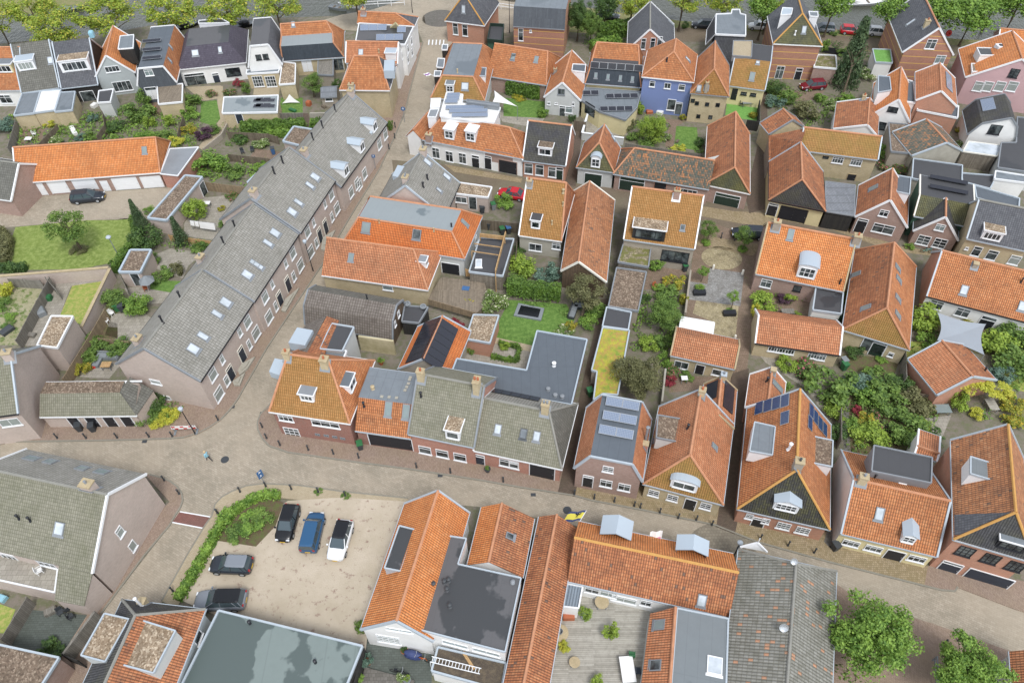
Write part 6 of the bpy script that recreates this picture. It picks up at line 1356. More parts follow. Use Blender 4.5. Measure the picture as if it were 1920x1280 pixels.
# --- far left gardens
for l,p,r,h,m in (('lime green round tree crown beside garden path, left of two',(0,1050,860),1.0,1.8,'leaf_lime'),('lime green round tree crown beside garden path, right of two',(0,1195,845),1.1,1.8,'leaf_lime'),('large dark green bush behind the lime round crowns',(0,970,790),2.6,2.8,'leaf_mid'),('upright evergreen beside the mauve house',(0,1000,690),1.3,3.0,'leaf_mid'),('big rounded hedge bush beside the white house terrace',(0,1355,710),1.8,2.0,'leaf_mid'),('fresh green bush beside the small lawn',(0,1340,800),1.6,1.6,'leaf_fresh'),('dark purple bush beside the small lawn',(0,1432,935),1.5,1.6,'leaf_purple'),('yellow green bush left of the purple bush',(0,1330,915),1.4,1.3,'leaf_gold'),('dark green bush right of the purple bush',(0,1505,915),1.1,1.2,'leaf_mid'),('yellow bush behind the orange garage roof',(0,1245,990),1.3,1.2,'leaf_yellow'),('bush with white flowers behind the garage roof',(0,385,1000),1.4,1.1,'leaf_cream'),('yellow green bush beside the brick shed',(0,350,865),1.1,1.1,'leaf_yellow'),('grey green bush at the left edge',(0,40,880),1.8,1.6,'leaf_blue'),('dark bush beside the curved wooden fence',(0,800,890),1.8,1.2,'leaf_dark'),('bush beside the small grey shed',(0,655,830),1.2,1.0,'leaf_blue'),('low green bush above the garage ridge',(0,1130,960),1.6,1.3,'leaf_mid'),
    ('red flowering shrub on the sunny terrace',(0,1490,655),1.1,1.0,'leaf_pink'),('pink flowering shrub along the terrace edge',(0,1620,650),1.2,1.1,'leaf_pink'),('dark red leaved shrub beside the white wall',(0,1680,585),1.0,1.2,'leaf_red'),('upright green shrub at the end of the white wall',(0,1735,620),.9,2.2,'leaf_mid'),('dark bush on the way to the garage',(0,640,960),1.2,1.0,'leaf_mid'),('green bush beside the dark boat awning garden',(0,560,970),1.0,1.0,'leaf_blue'),
    ('large fresh green shrub behind the long gravel shed',(0,1480,1150),2.6,2.6,'leaf_fresh'),('dark shrub right of the large fresh green shrub',(0,1650,1210),1.8,1.4,'leaf_mid'),('white flowering bush beside the fence gate',(0,1830,1010),1.2,.9,'leaf_cream'),('dark shrub behind the long hedge',(0,1690,975),1.6,1.2,'leaf_dark'),('low hedge bush near the shed roof',(1,30,1170),1.2,1.0,'leaf_fresh'),('climber on the salmon house wall',(1,635,400),.6,2.4,'leaf_fresh'),('white flowering bush by the wooden bins',(1,45,1010),1.2,1.0,'leaf_cream'),('shrub at the end of the stepped terrace',(1,945,880),.6,2.0,'leaf_mid')):
    shrub(l,p,r,h,m)
hedge('low clipped hedge in front of the garage ridge',[(0,950,965),(0,1110,960)],1.0,1.2,'leaf_fresh')
hedge('long green hedge behind the solar shed',[(0,1700,900),(1,340,880)],1.6,1.6,'leaf_hedge',size=.34); hedge('hedge continuing toward the stepped terrace ridge',[(1,385,880),(1,490,875)],1.5,1.6,'leaf_hedge',size=.34)
hedge('lower bushy hedge below the long hedge',[(1,60,930),(1,240,930)],1.4,1.0,'leaf_fresh',size=.34)
tree('apple_tree','round apple tree in the play garden',(1,390,590),1.9,1.7,2.4,'leaf_mid','open'); shrub('dark bush between two small sheds',(1,570,590),1.0,1.8,'leaf_dark')
# --- left gardens along the terrace
tree('lawn_tree','feathery leaning tree on the round lawn',(10,470,390),2.7,2.4,4.2,'leaf_mid','open',lean=(10,575,560)); shrub('ivy clump at the foot of the lawn tree',(10,550,560),1.2,.5,'leaf_olive')
tree('cypress','narrow conifer at the corner of the lawn',(10,960,300),1.0,2.0,3.4,'leaf_conifer','cone',lean=(10,1000,400)); tree('cypress','narrow dark conifer beside the patio',(10,1250,420),1.1,2.0,2.4,'leaf_conifer','cone')
for l,p,r,h,m,bs in (('bright round yellow green bush by the laundry',(10,1367,272),1.75,3.0,'leaf_lime','dense'),('big dark bush behind the cypress',(10,1020,470),2.3,2.6,'leaf_dark','dense'),('round clipped bush beside the stone patio',(10,965,945),1.8,2.2,'leaf_fresh','dense'),('dark bush left of the round clipped bush',(10,800,900),1.6,2.0,'leaf_mid','dense'),('small cone shaped shrub on the grey patio',(10,1245,690),1.0,1.8,'leaf_olive','shrub'),('trailing hedge along the small lawn',(10,1140,730),1.5,1.0,'leaf_mid','shrub'),('dark bush below the wooden trellis',(10,670,1215),1.5,1.4,'leaf_mid','shrub'),('bush beside the terrace chimney',(10,840,1240),1.5,1.3,'leaf_mid','shrub'),('yellow leaved bush at the left edge',(10,30,830),1.2,1.8,'leaf_yellow','shrub'),('overgrown bush below the yellow bush',(10,20,940),1.2,.7,'leaf_mid','shrub'),('weed clump in the stony garden',(10,75,1020),.8,.4,'leaf_fresh','shrub'),('weed clump by the black tub',(10,60,1080),1.0,.4,'leaf_mid','shrub'),('fresh bush beside the fence under the gable',(20,580,190),1.0,1.2,'leaf_gold','shrub'),('dark bush beside the garden fence',(20,640,90),1.2,1.3,'leaf_mid','shrub'),('bush behind the garden sofa',(20,820,60),1.3,1.2,'leaf_mid','shrub'),('climber on the long gravel shed',(10,1085,620),.8,1.4,'leaf_mid','shrub'),('green bush near the flue on the terrace',(10,1580,370),.9,.8,'leaf_mid','shrub'),('flower border along the slatted fence',(10,1640,180),1.2,.6,'leaf_pink','shrub'),('potted yellow shrub on the patio',(10,1560,262),.6,.6,'leaf_gold','shrub'),('bush at the corner of the long shed',(10,1055,280),.9,1.0,'leaf_fresh','shrub'),('dark bush at the edge of the patio steps',(10,1400,530),1.3,.9,'leaf_mid','shrub')):
    shrub(l,p,r,h,m,bs)
hedge('clipped hedge around the right side of the lawn',[(10,945,330),(10,965,470),(10,905,560),(10,800,690)],.9,1.5,'leaf_hedge'); hedge('low hedge at the lower left of the lawn',[(10,-40,680),(10,180,680)],1.0,1.0,'leaf_dark'); hedge('overgrown hedge at the left end of the garage yard',[(10,-30,420),(10,40,480),(10,10,640)],1.6,1.2,'leaf_olive')
for l,p,r,h,m in (('dark clipped bush against the blank gable',(20,1090,430),1.3,1.5,'leaf_dark'),('dark shrub in the corner bed beside the sheds',(20,1030,530),1.3,1.3,'leaf_mid'),('yellow flowering shrub in the corner bed',(20,1190,520),1.2,.9,'leaf_yellow'),('small yellow shrub at the tip of the corner bed',(20,1110,575),.9,.7,'leaf_yellow'),('low green shrub in the middle of the corner bed',(20,1140,490),.9,.7,'leaf_fresh')):
    shrub(l,p,r,h,m,'dense')
# --- car park bed
hedge('curved green hedge around the car park bed',[(21,170,1080),(20,1860,1075),(20,1740,1130),(20,1640,1200),(20,1590,1275)],.75,.8,'leaf_fresh'); hedge('straight green hedge along the side street',[(30,1615,50),(30,1500,260),(30,1390,460),(30,1250,690)],.8,.8,'leaf_fresh')
for l,p,r,h,m in (('large grassy shrub in the car park bed',(30,1775,150),1.5,1.0,'leaf_fresh'),('second grassy shrub in the car park bed',(30,1690,215),1.3,.9,'leaf_mid'),('third grassy shrub beside the black parked car',(30,1850,95),1.2,.9,'leaf_mid'),('weedy tuft by the fourth bollard',(21,440,1060),.5,.3,'leaf_mid'),('weedy tuft by the fifth bollard',(21,630,1090),.5,.3,'leaf_mid'),('climber at the corner of the white house',(31,738,880),.6,1.6,'leaf_mid'),('green shrub in the paved yard at the lower left',(30,350,1045),1.2,.9,'leaf_dark')):
    shrub(l,p,r,h,m)
# --- middle
tree('garden_tree','spreading olive brown tree in front of the wooden barn gable',(12,530,850),2.5,1.8,3.0,'leaf_olive','open',lean=(12,490,1040)); tree('garden_tree','dense green garden tree beside the gravel yard',(12,1075,1010),2.4,2.0,2.6,'leaf_mid'); tree('garden_tree','big dark olive tree beside the sedum roof',(22,905,235),3.1,2.4,3.2,'leaf_olive'); tree('pear_tree','bright lime green tree in the blue house garden',(2,1000,890),2.6,2.0,2.8,'leaf_lime')
for l,p,r,h,m in (('round lime green bush beside the pleached hedge',(12,75,680),1.9,2.0,'leaf_lime'),('grey green shrub by the wooden barn',(12,250,720),1.7,1.8,'leaf_blue'),('bush beside the glass doors of the ochre house',(12,65,545),.9,1.0,'leaf_dark'),('dark bush along the fence of the ochre house',(12,40,590),.8,.8,'leaf_mid'),('shrub row along the right edge of the lawn',(12,420,1090),.8,1.2,'leaf_gold'),('leafy shrub beside the sofa corner',(12,545,1060),1.3,1.4,'leaf_fresh'),('shrub on the far lawn edge',(12,600,970),1.4,1.5,'leaf_mid'),('fern like shrub at the corner of the slate roof',(12,370,1140),1.5,.8,'leaf_cream'),('large white flowering climber beside the deck fence',(11,1690,920),1.6,2.4,'leaf_cream'),('yellow leaved bush by the deck edge',(11,1520,925),1.1,1.0,'leaf_gold'),('flowering shrub below the white climber',(11,1640,970),1.0,1.2,'leaf_cream'),('big leafy shrub right of the pergola',(11,1840,650),1.5,1.6,'leaf_lime'),('dark hedge below the lime shrub',(11,1830,780),1.4,1.6,'leaf_mid'),('shrub in front of the gravel annex',(11,1750,215),1.6,1.4,'leaf_fresh'),('small round box ball by the courtyard bed',z8(715,385),.65,.9,'leaf_lime'),('dark planter shrub in the courtyard',z8(270,430),.8,1.1,'leaf_mid'),('trailing plant on the courtyard fence',z8(200,420),.7,1.3,'leaf_gold'),('red leaved maple between gravel shed and solar barn',(11,1420,1080),.9,1.3,'leaf_red'),
    ('palm like plant beside the glazed doors',(12,1015,650),1.3,1.3,'leaf_fresh'),('flowering shrub right of the brown terrace',(12,1150,780),1.5,1.4,'leaf_gold'),('dark green shrub below the flowering shrub',(12,1110,880),1.7,1.6,'leaf_mid'),('small round shrub at the path edge',(12,1030,820),.8,.8,'leaf_fresh'),('climber along the gravel yard wall',(12,1215,900),.7,1.8,'leaf_gold'),('low shrub at the left of the garden path',(12,940,900),.8,.9,'leaf_dark'),('bright lime bush below the garden tree',(12,965,1215),1.3,1.4,'leaf_lime'),('dark bush right of the lime bush',(12,1070,1200),1.3,1.3,'leaf_mid'),('climber beside the white terrace wall',(22,1075,130),1.0,1.8,'leaf_fresh'),('red flowering border below the garden house',(22,1140,215),1.0,.9,'leaf_pink'),('low green border beside the white table',(22,1230,245),.9,.5,'leaf_mid'),('dark red shrub at the corner of the patio',(22,1110,270),.8,.9,'leaf_red'),
    ('tall yellow green shrub at the blue house corner',(2,890,760),1.1,2.2,'leaf_lime'),('olive bush beside the grey extension',(2,810,870),1.5,1.6,'leaf_olive'),('rose bush at the lime tree foot',(2,1085,960),1.0,.9,'leaf_cream'),('dark bush on the right edge of the small lawn',(2,1325,1000),.9,1.4,'leaf_dark'),('lime green ground shrub at the lawn foot',(2,1180,1045),1.2,.6,'leaf_yellow'),('shrub below the lime tree',(2,960,1020),1.6,1.2,'leaf_mid'),('dark shrub left of the lime tree',(2,850,960),1.1,1.1,'leaf_mid'),('round green bush beside the white gabled house',(2,220,790),1.1,1.6,'leaf_fresh'),('shrub right of the white gabled house',(2,425,835),.7,1.2,'leaf_dark'),('potted palm by the blue house door',(2,1205,825),.6,1.0,'leaf_gold'),('shrubs in the artificial turf corner',(2,1705,810),.8,1.0,'leaf_gold'),('planter shrub under the cream wall',(2,1720,695),.8,.6,'leaf_olive'),('flower bed under the clipped hedge',(2,60,675),1.6,.5,'leaf_gold')):
    shrub(l,p,r,h,m)
hedge('clipped dark hedge beside the long orange house',[(1,1770,600),(2,200,640)],1.5,2.2,'leaf_hedge',size=.34)
hedge('pleached hedge on thin trunks behind the trampoline lawn',[(12,-30,810),(12,345,850)],1.2,1.9,'leaf_hedge',z0=.6)
hedge('clipped box edging around the courtyard bed',[z8(545,520),z8(865,580),z8(905,400),z8(640,350)],.4,.55,'leaf_hedge')
# trees in the gravel yard
for l,p,r,z,t in (('small round street tree left of the black car',(12,1392,410),1.3,2.1,(12,1372,510)),('small round street tree in front of the black car',(12,1650,455),1.4,2.1,(12,1628,560)),('slender young tree in the gravel yard',(12,1352,710),.8,1.8,None),('young tree in the black box planter',(12,1565,885),.8,2.2,(12,1540,985))):
    tree('young_tree',l,p,r,r*.85,z,'leaf_mid' if r>1 else 'leaf_fresh','open',lean=t,tr=.06)
for l,p,r,h in (('round box plant around the left street tree',(12,1370,505),.7,.6),('round box plant around the right street tree',(12,1628,552),.7,.6),('shrub in the left black box planter',(12,1325,825),.7,.7),('underplanting in the right black box planter',(12,1535,990),.6,.3)):shrub(l,p,r,h,'leaf_fresh','dense')
# --- right gardens
for l,p,r,h,m in (('large yellow green bush left of the shade sail',(13,1185,1030),2.3,2.6,'leaf_lime'),('smaller lime bush below the large one',(13,1225,1195),1.5,1.5,'leaf_fresh'),('rounded bush under the white wall',(13,1500,1055),.9,1.0,'leaf_gold'),('large round bush right of the shade sail',(13,1685,1200),2.3,2.4,'leaf_lime'),('dark bush at the right edge above the sail',(13,1800,1120),2.0,2.0,'leaf_mid'),('tall bush at the right edge beyond the sail',(13,1860,1180),2.4,2.4,'leaf_mid'),('lime bush in the left courtyard',(13,50,920),1.9,1.9,'leaf_lime'),('dark purple shrub in the courtyard',(13,190,905),1.0,1.1,'leaf_purple'),('yellow green shrub under the orange house',(13,215,865),1.2,1.1,'leaf_lime'),('upright green shrub beside the courtyard table',(13,285,1025),.7,1.0,'leaf_lime'),('climber on the courtyard wall at the left',(13,-10,990),.7,2.0,'leaf_yellow'),('shrub above the glazed extension',(13,625,890),1.1,2.0,'leaf_mid'),('small green bush beside the black gable house door',(13,1078,535),.65,.7,'leaf_fresh'),('flower shrub under the red gate',(13,1365,1030),.5,.6,'leaf_red'),
    ('lime shrub in front of the white doors',(23,225,155),1.3,1.4,'leaf_lime'),('pinkish grey shrub beside the lime shrub',(23,340,185),1.7,1.5,'leaf_pink'),('large rounded green tree bush behind the solar house',(23,530,300),2.9,3.0,'leaf_mid'),('lime bush under the rounded tree bush',(23,560,480),1.3,1.7,'leaf_lime'),('bluish round bush in the wild garden',(23,710,280),1.6,1.8,'leaf_blue'),('wide round bush at the top of the wild garden',(23,870,285),2.3,2.2,'leaf_mid'),('dark bush right of the wide round bush',(23,1000,300),1.6,1.6,'leaf_dark'),('fresh green bush in the wild garden',(23,770,370),1.7,1.7,'leaf_fresh'),('large dark bush in the centre of the wild garden',(23,930,430),2.3,2.0,'leaf_mid'),('pale leaved bush beside the grill table',(23,1110,430),1.9,1.9,'leaf_olive'),('pink hydrangea in the wild garden',(23,850,515),1.0,1.0,'leaf_pink'),('red flowering shrub in the wild garden',(23,715,490),.8,.7,'leaf_red'),('rounded rhododendron in the wild garden',(23,1040,600),2.2,2.2,'leaf_mid'),('lime shrub in front of the wild garden',(23,810,670),2.0,1.6,'leaf_lime'),('gold leaved border plants',(23,770,560),1.3,.8,'leaf_gold'),('lavender patch in the wild garden',(23,895,600),.8,.6,'leaf_purple'),('yellow green shrub beside the rhododendron',(23,1170,590),1.1,1.2,'leaf_lime'),('dark shrub behind the white house wall',(23,1215,670),1.5,1.4,'leaf_dark'),('low green plants beside the garden path',(23,690,590),1.0,.7,'leaf_fresh'),('bushy strip along the leaning fence',(23,560,630),1.3,1.4,'leaf_dark'),('small shrub at the orange garden wall',(23,215,310),.7,.9,'leaf_fresh'),
    ('potted shrub beside the open glass doors',(23,695,70),1.1,1.2,'leaf_dark'),('small weedy shrub in the rubble yard',(23,875,125),.7,.5,'leaf_fresh'),('bush behind the garden barn',(23,1740,230),1.6,1.6,'leaf_blue'),('large overgrown bush at the right edge',(23,1850,160),2.6,2.4,'leaf_mid'),('yellow bush beside the patio table',(23,1555,505),.9,1.0,'leaf_yellow'),('arching yellow climber on the right of the pergola',(23,1800,420),1.5,1.6,'leaf_gold'),('gold leaved bush behind the table',(23,1800,520),1.5,1.2,'leaf_gold'),('lime climber over the garden barn corner',(23,1540,300),1.7,1.0,'leaf_yellow'),('trailing lime climber beside the grill table',(23,1430,420),1.2,2.2,'leaf_lime'),('lime climber on the pergola top',(23,1700,330),1.4,.9,'leaf_yellow')):
    shrub(l,p,r,h,m,z0=2.0 if ('climber over' in l or 'pergola top' in l) else 0)
# --- ground cover filling the beds: nobody could count it
def cover(name,pts,mat,dens=9,h=.5,size=.3,clump=.6):
    P=[G(p,0) for p in pts]; xs=[p.x for p in P]; ys=[p.y for p in P]; rnd=random.Random(len(pts)*31+int(xs[0]*7)); b=MB(); n=len(P)
    def inside(x,y):
        c=False
        for i in range(n):
            a,e=P[i],P[(i+1) % n]
            if (a.y>y) != (e.y>y) and x<(e.x-a.x)*(y-a.y)/(e.y-a.y)+a.x:c=not c
        return c
    area=(max(xs)-min(xs))*(max(ys)-min(ys))
    for i in range(int(area*dens/12)):
        cx,cy=rnd.uniform(min(xs),max(xs)),rnd.uniform(min(ys),max(ys))
        if not inside(cx,cy):continue
        hh=h*rnd.uniform(.4,1.8); rr=clump*rnd.uniform(.5,1.5)
        for k in range(12+int(20*rr)):
            d=Vector((rnd.gauss(0,1),rnd.gauss(0,1),abs(rnd.gauss(.3,.8)))).normalized(); p=Vector((cx+d.x*rr,cy+d.y*rr,d.z*hh+.03)); nn=(d+Vector((rnd.gauss(0,.5),rnd.gauss(0,.5),.4))).normalized()
            x=nn.cross(Vector((rnd.gauss(0,1),rnd.gauss(0,1),rnd.gauss(0,1)))).normalized(); y=nn.cross(x); s=size*rnd.uniform(.5,1.3)
            b.add([p-x*s*.5,p-y*s*.32,p+x*s*.5,p+y*s*.32],[(0,1,2,3)])
    return tag(b.build(name,mat),kind='stuff')
for pts,m,dn in (([(0,60,820),(0,560,800),(0,1000,760),(0,1300,830),(0,1420,880),(0,1400,1050),(0,900,985),(0,100,1040)],'leaf_fresh',14),([(0,1250,1060),(0,1400,1070),(0,1880,1160),(1,130,1190),(1,20,1240),(0,1500,1260)],'leaf_fresh',14),([(1,-10,880),(1,490,880),(1,290,1000),(1,0,1000)],'leaf_mid',13),([(0,1560,900),(0,1880,900),(0,1880,1040),(0,1600,1040)],'leaf_mid',8),
    ([(10,1330,520),(10,1480,480),(10,1420,560),(10,1060,560),(10,1060,500)],'leaf_mid',10),([(10,1290,30),(10,1800,50),(10,1760,110),(10,1430,70)],'leaf_fresh',9),([(10,620,1150),(10,900,1170),(20,760,100),(20,560,180)],'leaf_mid',13),([(12,-40,880),(12,350,900),(12,350,960),(12,-40,935)],'leaf_mid',9),([(12,860,880),(12,1010,860),(12,1235,900),(12,1180,1180),(12,1110,1270),(12,850,1250)],'leaf_fresh',13),([(12,360,1000),(12,600,960),(12,560,1140),(12,470,1200),(12,420,1090)],'leaf_mid',7),
    ([(2,840,840),(2,1110,870),(2,1075,1040),(2,830,1000)],'leaf_mid',13),([(3,60,560),(3,520,680),(3,740,680),(3,520,790),(3,480,890),(3,350,890),(3,80,780)],'leaf_mid',13),([(3,450,300),(3,800,330),(3,800,480),(3,600,470),(3,570,380)],'leaf_dark',8),([(23,640,370),(23,1260,400),(23,1250,700),(23,660,790)],'leaf_mid',9),([(23,645,440),(23,900,470),(23,900,640),(23,660,640)],'leaf_pink',6),([(13,1100,960),(13,1260,1000),(13,1260,1280),(13,1090,1270)],'leaf_mid',8),([(13,1600,1110),(13,1890,1090),(13,1890,1290),(13,1620,1290)],'leaf_mid',8),
    ([(23,1700,60),(23,1900,60),(23,1900,600),(23,1560,560),(23,1780,330)],'leaf_fresh',7),([(20,950,560),(20,1090,380),(20,1190,420),(20,1270,480),(20,1180,590),(20,1040,600)],'leaf_mid',12),([(2,1130,1030),(2,1340,1060),(2,1330,1090),(2,1100,1060)],'leaf_fresh',9),([(13,-40,860),(13,380,880),(13,300,930),(13,-30,1040)],'leaf_mid',7),([(2,500,230),(2,820,200),(2,800,340),(2,520,400)],'leaf_mid',8),([(10,-60,730),(10,100,770),(10,60,1130),(10,-60,1120)],'leaf_fresh',5),([(33,560,1060),(33,740,1200),(33,700,1300),(33,520,1300)],'leaf_mid',7)):
    cover('ground_cover',pts,m,dn)
# ================================================================== THINGS ON THE GROUND
def at(p,z=0.0):return G(p,z)
def fence(label,pts,h,mat='wood_fence',name='fence',z0=0.0,t=.06,post=1.8,cap=None,cat='fence'):
    P=[G(p,z0+h) for p in pts]; o=P[0]; root=empty(name,(o.x,o.y,z0),0,label,cat); b=MB()
    posts=[]
    for i,(a,c) in enumerate(zip(P[:-1],P[1:])):
        a=Vector((a.x-o.x,a.y-o.y,0)); c=Vector((c.x-o.x,c.y-o.y,0)); d=(c-a); L=d.length; d.normalize(); q=Vector((-d.y,d.x,0))*t/2
        up=Vector((0,0,h)); vs=[a-q,c-q,c+q,a+q]
        b.add([v for v in vs]+[v+up for v in vs],[(0,1,5,4),(1,2,6,5),(2,3,7,6),(3,0,4,7),(4,5,6,7)])
        n=max(1,int(L/post)) if post else 0
        posts += [a+d*L*k/n for k in range(n)] if n else []
        if n and i == len(P)-2:posts.append(c)
        if cap:cb=MB(); cb.bar(a+Vector((0,0,h+.04+.003*i)),c+Vector((0,0,h+.04+.003*i)),t+.12,.09); cb.build('coping',cap,root)
    b.build('panel' if post else 'wall',mat,root)
    for q in posts:pb=MB(); pb.box((q.x,q.y,(h+.08)/2),(.1,.1,h+.08)); pb.build('post',mat,root)
    return root
W='garden wall'
fence('long mauve brick wall along the lower edge of the lawn',[(10,-60,748),(10,765,684)],1.9,'brick_mauve','garden_wall',t=.25,post=0,cap='stone',cat=W)
fence('tall mauve brick wall between the dry lawn and the clipped bushes',[(10,775,690),(10,575,1100)],1.9,'brick_mauve','garden_wall',t=.25,post=0,cap='stone',cat=W)
fence('grey plank fence beside the stacked garden junk',[(10,345,752),(10,108,1195)],1.7,'wood_grey'); fence('short grey plank fence joining the brick wall',[(10,318,752),(10,398,845)],1.6,'wood_grey')
fence('pale plank gate standing in front of the brick wall',[(10,40,760),(10,280,775)],1.5,'wood_grey'); fence('wooden fence with light top rail beside the blank gable',[(10,735,980),(10,630,1160),(20,440,262)],1.7,'wood_fencel')
fence('low bamboo trellis in front of the dark bushes',[(10,690,1180),(10,905,1205)],1.0,'wood_fencel'); fence('low wooden fence along the laundry patio',[(10,1190,455),(10,1510,500)],1.0,'wood_new')
fence('slatted fence hung with pink flower pots',[(10,1440,80),(10,1765,120)],1.5,'wood_fencel'); fence('grey slatted screen beside the gravel shed',[(10,850,745),(10,900,850)],1.6,'wood_grey'); fence('roof terrace fence at the end house chimney',[(10,945,1195),(10,870,1290)],1.6,'wood_fencel')
fence('tall grey fence at the far left garden',[(0,108,850),(0,50,1040)],1.8,'wood_grey'); fence('brown fence curving down from the small grey shed',[(0,718,785),(0,735,880),(0,680,960)],1.5,'wood_fence'); fence('thin fence between lime crowns and hedge bush',[(0,1288,825),(0,1250,945)],1.3,'wood_fence')
fence('curved brick edge of the sandy garden path',[(0,1625,825),(0,1560,945),(0,1430,1050)],.9,'brick_grey','garden_wall',t=.2,post=0,cat=W); fence('rustic wooden fence behind the small deck',[(0,400,880),(0,265,1020)],1.2,'wood_fence')
fence('wooden fence below the white flowering bush',[(0,1610,1088),(0,1890,1118),(1,190,1150)],1.3,'wood_fence'); fence('wooden fence between the long hedge and lower shrubs',[(0,1600,930),(0,1890,945),(1,150,965)],1.4,'wood_fence')
fence('pale garden wall below the play garden',[(1,155,800),(1,328,798)],1.4,'wood_grey','garden_wall',t=.15,post=0,cat=W); fence('pale garden wall right of the garden lane',[(1,378,798),(1,532,795)],1.4,'render_conc','garden_wall',t=.2,post=0,cat=W)
fence('wooden balustrade on the raised deck edge',[(11,1215,905),(11,1545,1000)],1.0,'wood_fencel',z0=.9); fence('new timber fence between deck and pergola roof',[(11,1480,695),(11,1742,725)],1.2,'wood_new',z0=.9)
fence('weathered fence behind the wheelie bins of the pergola house',[(11,1585,345),(11,1845,372)],1.7,'wood_fence'); fence('dark side fence right of the pergola',[(11,1852,372),(11,1832,620)],1.7,'wood_fence')
fence('white rendered wall behind the corner house courtyard',[(11,722,1165),(11,970,1200)],2.4,'render_stained','garden_wall',t=.25,post=0,cat=W)
fence('pale low wall around the stone garden',[(2,540,785),(2,495,938),(2,790,975)],1.2,'render_lgrey','garden_wall',t=.2,post=0,cap='white',cat=W); fence('brown gate fence beside the dark tiled house',[(2,440,850),(2,522,862)],1.8,'wood_fence')
fence('black boarded wall on the right of the artificial turf',[(2,1750,705),(2,1748,850)],1.7,'clad_black','garden_wall',t=.15,post=0,cat=W); fence('black boarded wall below the artificial turf',[(2,1660,845),(2,1745,858)],1.7,'clad_black','garden_wall',t=.15,post=0,cat=W)
fence('low brick wall beside the gravel yard',[(12,1262,700),(12,1225,1000)],1.3,'brick_grey','garden_wall',t=.22,post=0,cat=W); fence('leaning grey fence beside the garden path',[(23,595,470),(23,597,695)],1.7,'wood_grey'); fence('weathered fence right of the rubble yard',[(23,1050,70),(23,1056,245)],1.8,'wood_grey')
fence('wooden fence across the top of the grill corner',[(23,1062,352),(23,1280,388)],1.2,'wood_fence'); fence('dark board fence of the lower left garden',[(30,185,675),(30,5,965)],1.7,'wood_grey'); fence('grey plank fence along the side lane',[(30,665,775),(30,440,1075)],1.8,'wood_grey',t=.2)
fence('black board gate closing the side lane',[(30,440,1078),(30,545,1120)],1.8,'clad_black'); fence('garden wall between the blue house garden and workshop',[(2,800,1010),(2,1340,1090)],1.2,'wood_grey'); fence('iron railing behind the spruce',[(3,470,330),(3,620,352)],1.1,'black_paint',t=.03)
fence('dark wall of the paved yard beside the flat hall',[(31,760,1030),(31,690,1290)],1.8,'clad_black','garden_wall',t=.15,post=0,cat=W); fence('stone wall left of the white terrace table',[(22,1085,190),(22,1060,420)],1.2,'render_conc','garden_wall',t=.2,post=0,cat=W)
def railing(label,pts,h,mat='white',cat='railing'):
    P=[G(p,0) for p in pts]; o=P[0]; root=empty('railing',o,0,label,cat)
    P=[p-o for p in P]
    for k in (1.0,.55):
        b=MB()
        for a,c in zip(P[:-1],P[1:]):b.bar(a+Vector((0,0,h*k)),c+Vector((0,0,h*k)),.09,.09)
        b.build('rail',mat,root)
    for a,c in zip(P[:-1],P[1:]):
        n=max(1,int((c-a).length/2))
        for i in range(n+1):q=a.lerp(c,i/n); b=MB(); b.box((q.x,q.y,h/2),(.1,.1,h)); b.build('post',mat,root)
railing('white bridge railing over the canal at the top',[(1,770,55),(1,1050,40)],1.1); railing('white bridge railing right of the brick villa',[(1,1640,55),(1,1820,80)],1.1); railing('thin metal railing beside the young tree at lower right',[(33,1235,1120),(33,1242,1290)],1.0,'lead'); railing('timber handrail on the wooden deck',[(32,330,985),(32,265,1280)],1.0,'wood_deck')
# ---- decks
def deck(label,pts,z,mat,name='deck'):
    P=[G(p,z) for p in pts]; o=P[0]; root=empty(name,(o.x,o.y,0),0,label,'deck'); b=MB(); b.prism([(p.x-o.x,p.y-o.y) for p in P],0,z); b.build('boards',mat,root)
    b=MB()
    for i in range(len(P)):a,c=P[i]-o,P[(i+1) % len(P)]-o; b.bar((a.x,a.y,z-.06-.003*i),(c.x,c.y,z-.06-.003*i),.08,.16)
    b.build('edge_board',mat,root); return root
deck('large weathered wooden roof deck with round tables and potted plants',[(32,365,640),(32,530,640),(32,985,770),(32,918,1400),(32,200,1400),(32,300,960)],.25,'wood_deck'); deck('raised brown timber deck beside the salmon tiled house',[(11,1305,755),(11,1610,778),(11,1640,930),(11,1545,1010),(11,1215,905)],.9,'wood_deckd'); deck('slate grey low deck in the paved yard',[(31,770,1170),(31,1115,1262),(31,1090,1400),(31,720,1400)],.2,'paving_dark')
# ---- bollards
bp=None
BOL=[(20,208,682),(20,405,682),(20,608,682),(20,828,680),(20,1052,673),(20,1217,670),(20,1540,555),(20,1160,980),(20,1265,1075),(20,1695,1060),(20,1535,1212),(21,45,605),(21,75,683),(21,170,732),(21,370,765),(21,547,793),(21,725,820),(21,1133,888),(21,1373,925),(21,1745,988),(21,70,1022),(21,250,1042),(21,440,1062),(21,630,1088),(22,580,1108),(22,722,1130),(22,863,1160),(22,905,1172),(22,1043,1207),(22,1173,1245),(22,440,1078),(33,20,262),(33,215,310),(33,400,360),(33,1315,1000),(33,1420,980),(33,1545,1015),(30,1540,85),(30,1222,632),(1,983,900),(1,980,975),(1,940,1052),(12,1475,475),(12,1570,492),(32,1300,130),(32,1410,165)]
for p in BOL:
    q=G(p,.1)
    if bp is None:
        b=MB(); b.lathe([(.11,0),(.11,.12),(.075,.2),(.07,.72),(.1,.76),(.1,.84),(.05,.92)],(0,0,0),10); bp=o=b.build('bollard','p_dgrey',smooth=True); tag(o,'small dark metal bollard standing on the pavement edge','bollard','bollards along the kerbs')
    else:o=bp.copy(); COL.objects.link(o)
    o.location=q
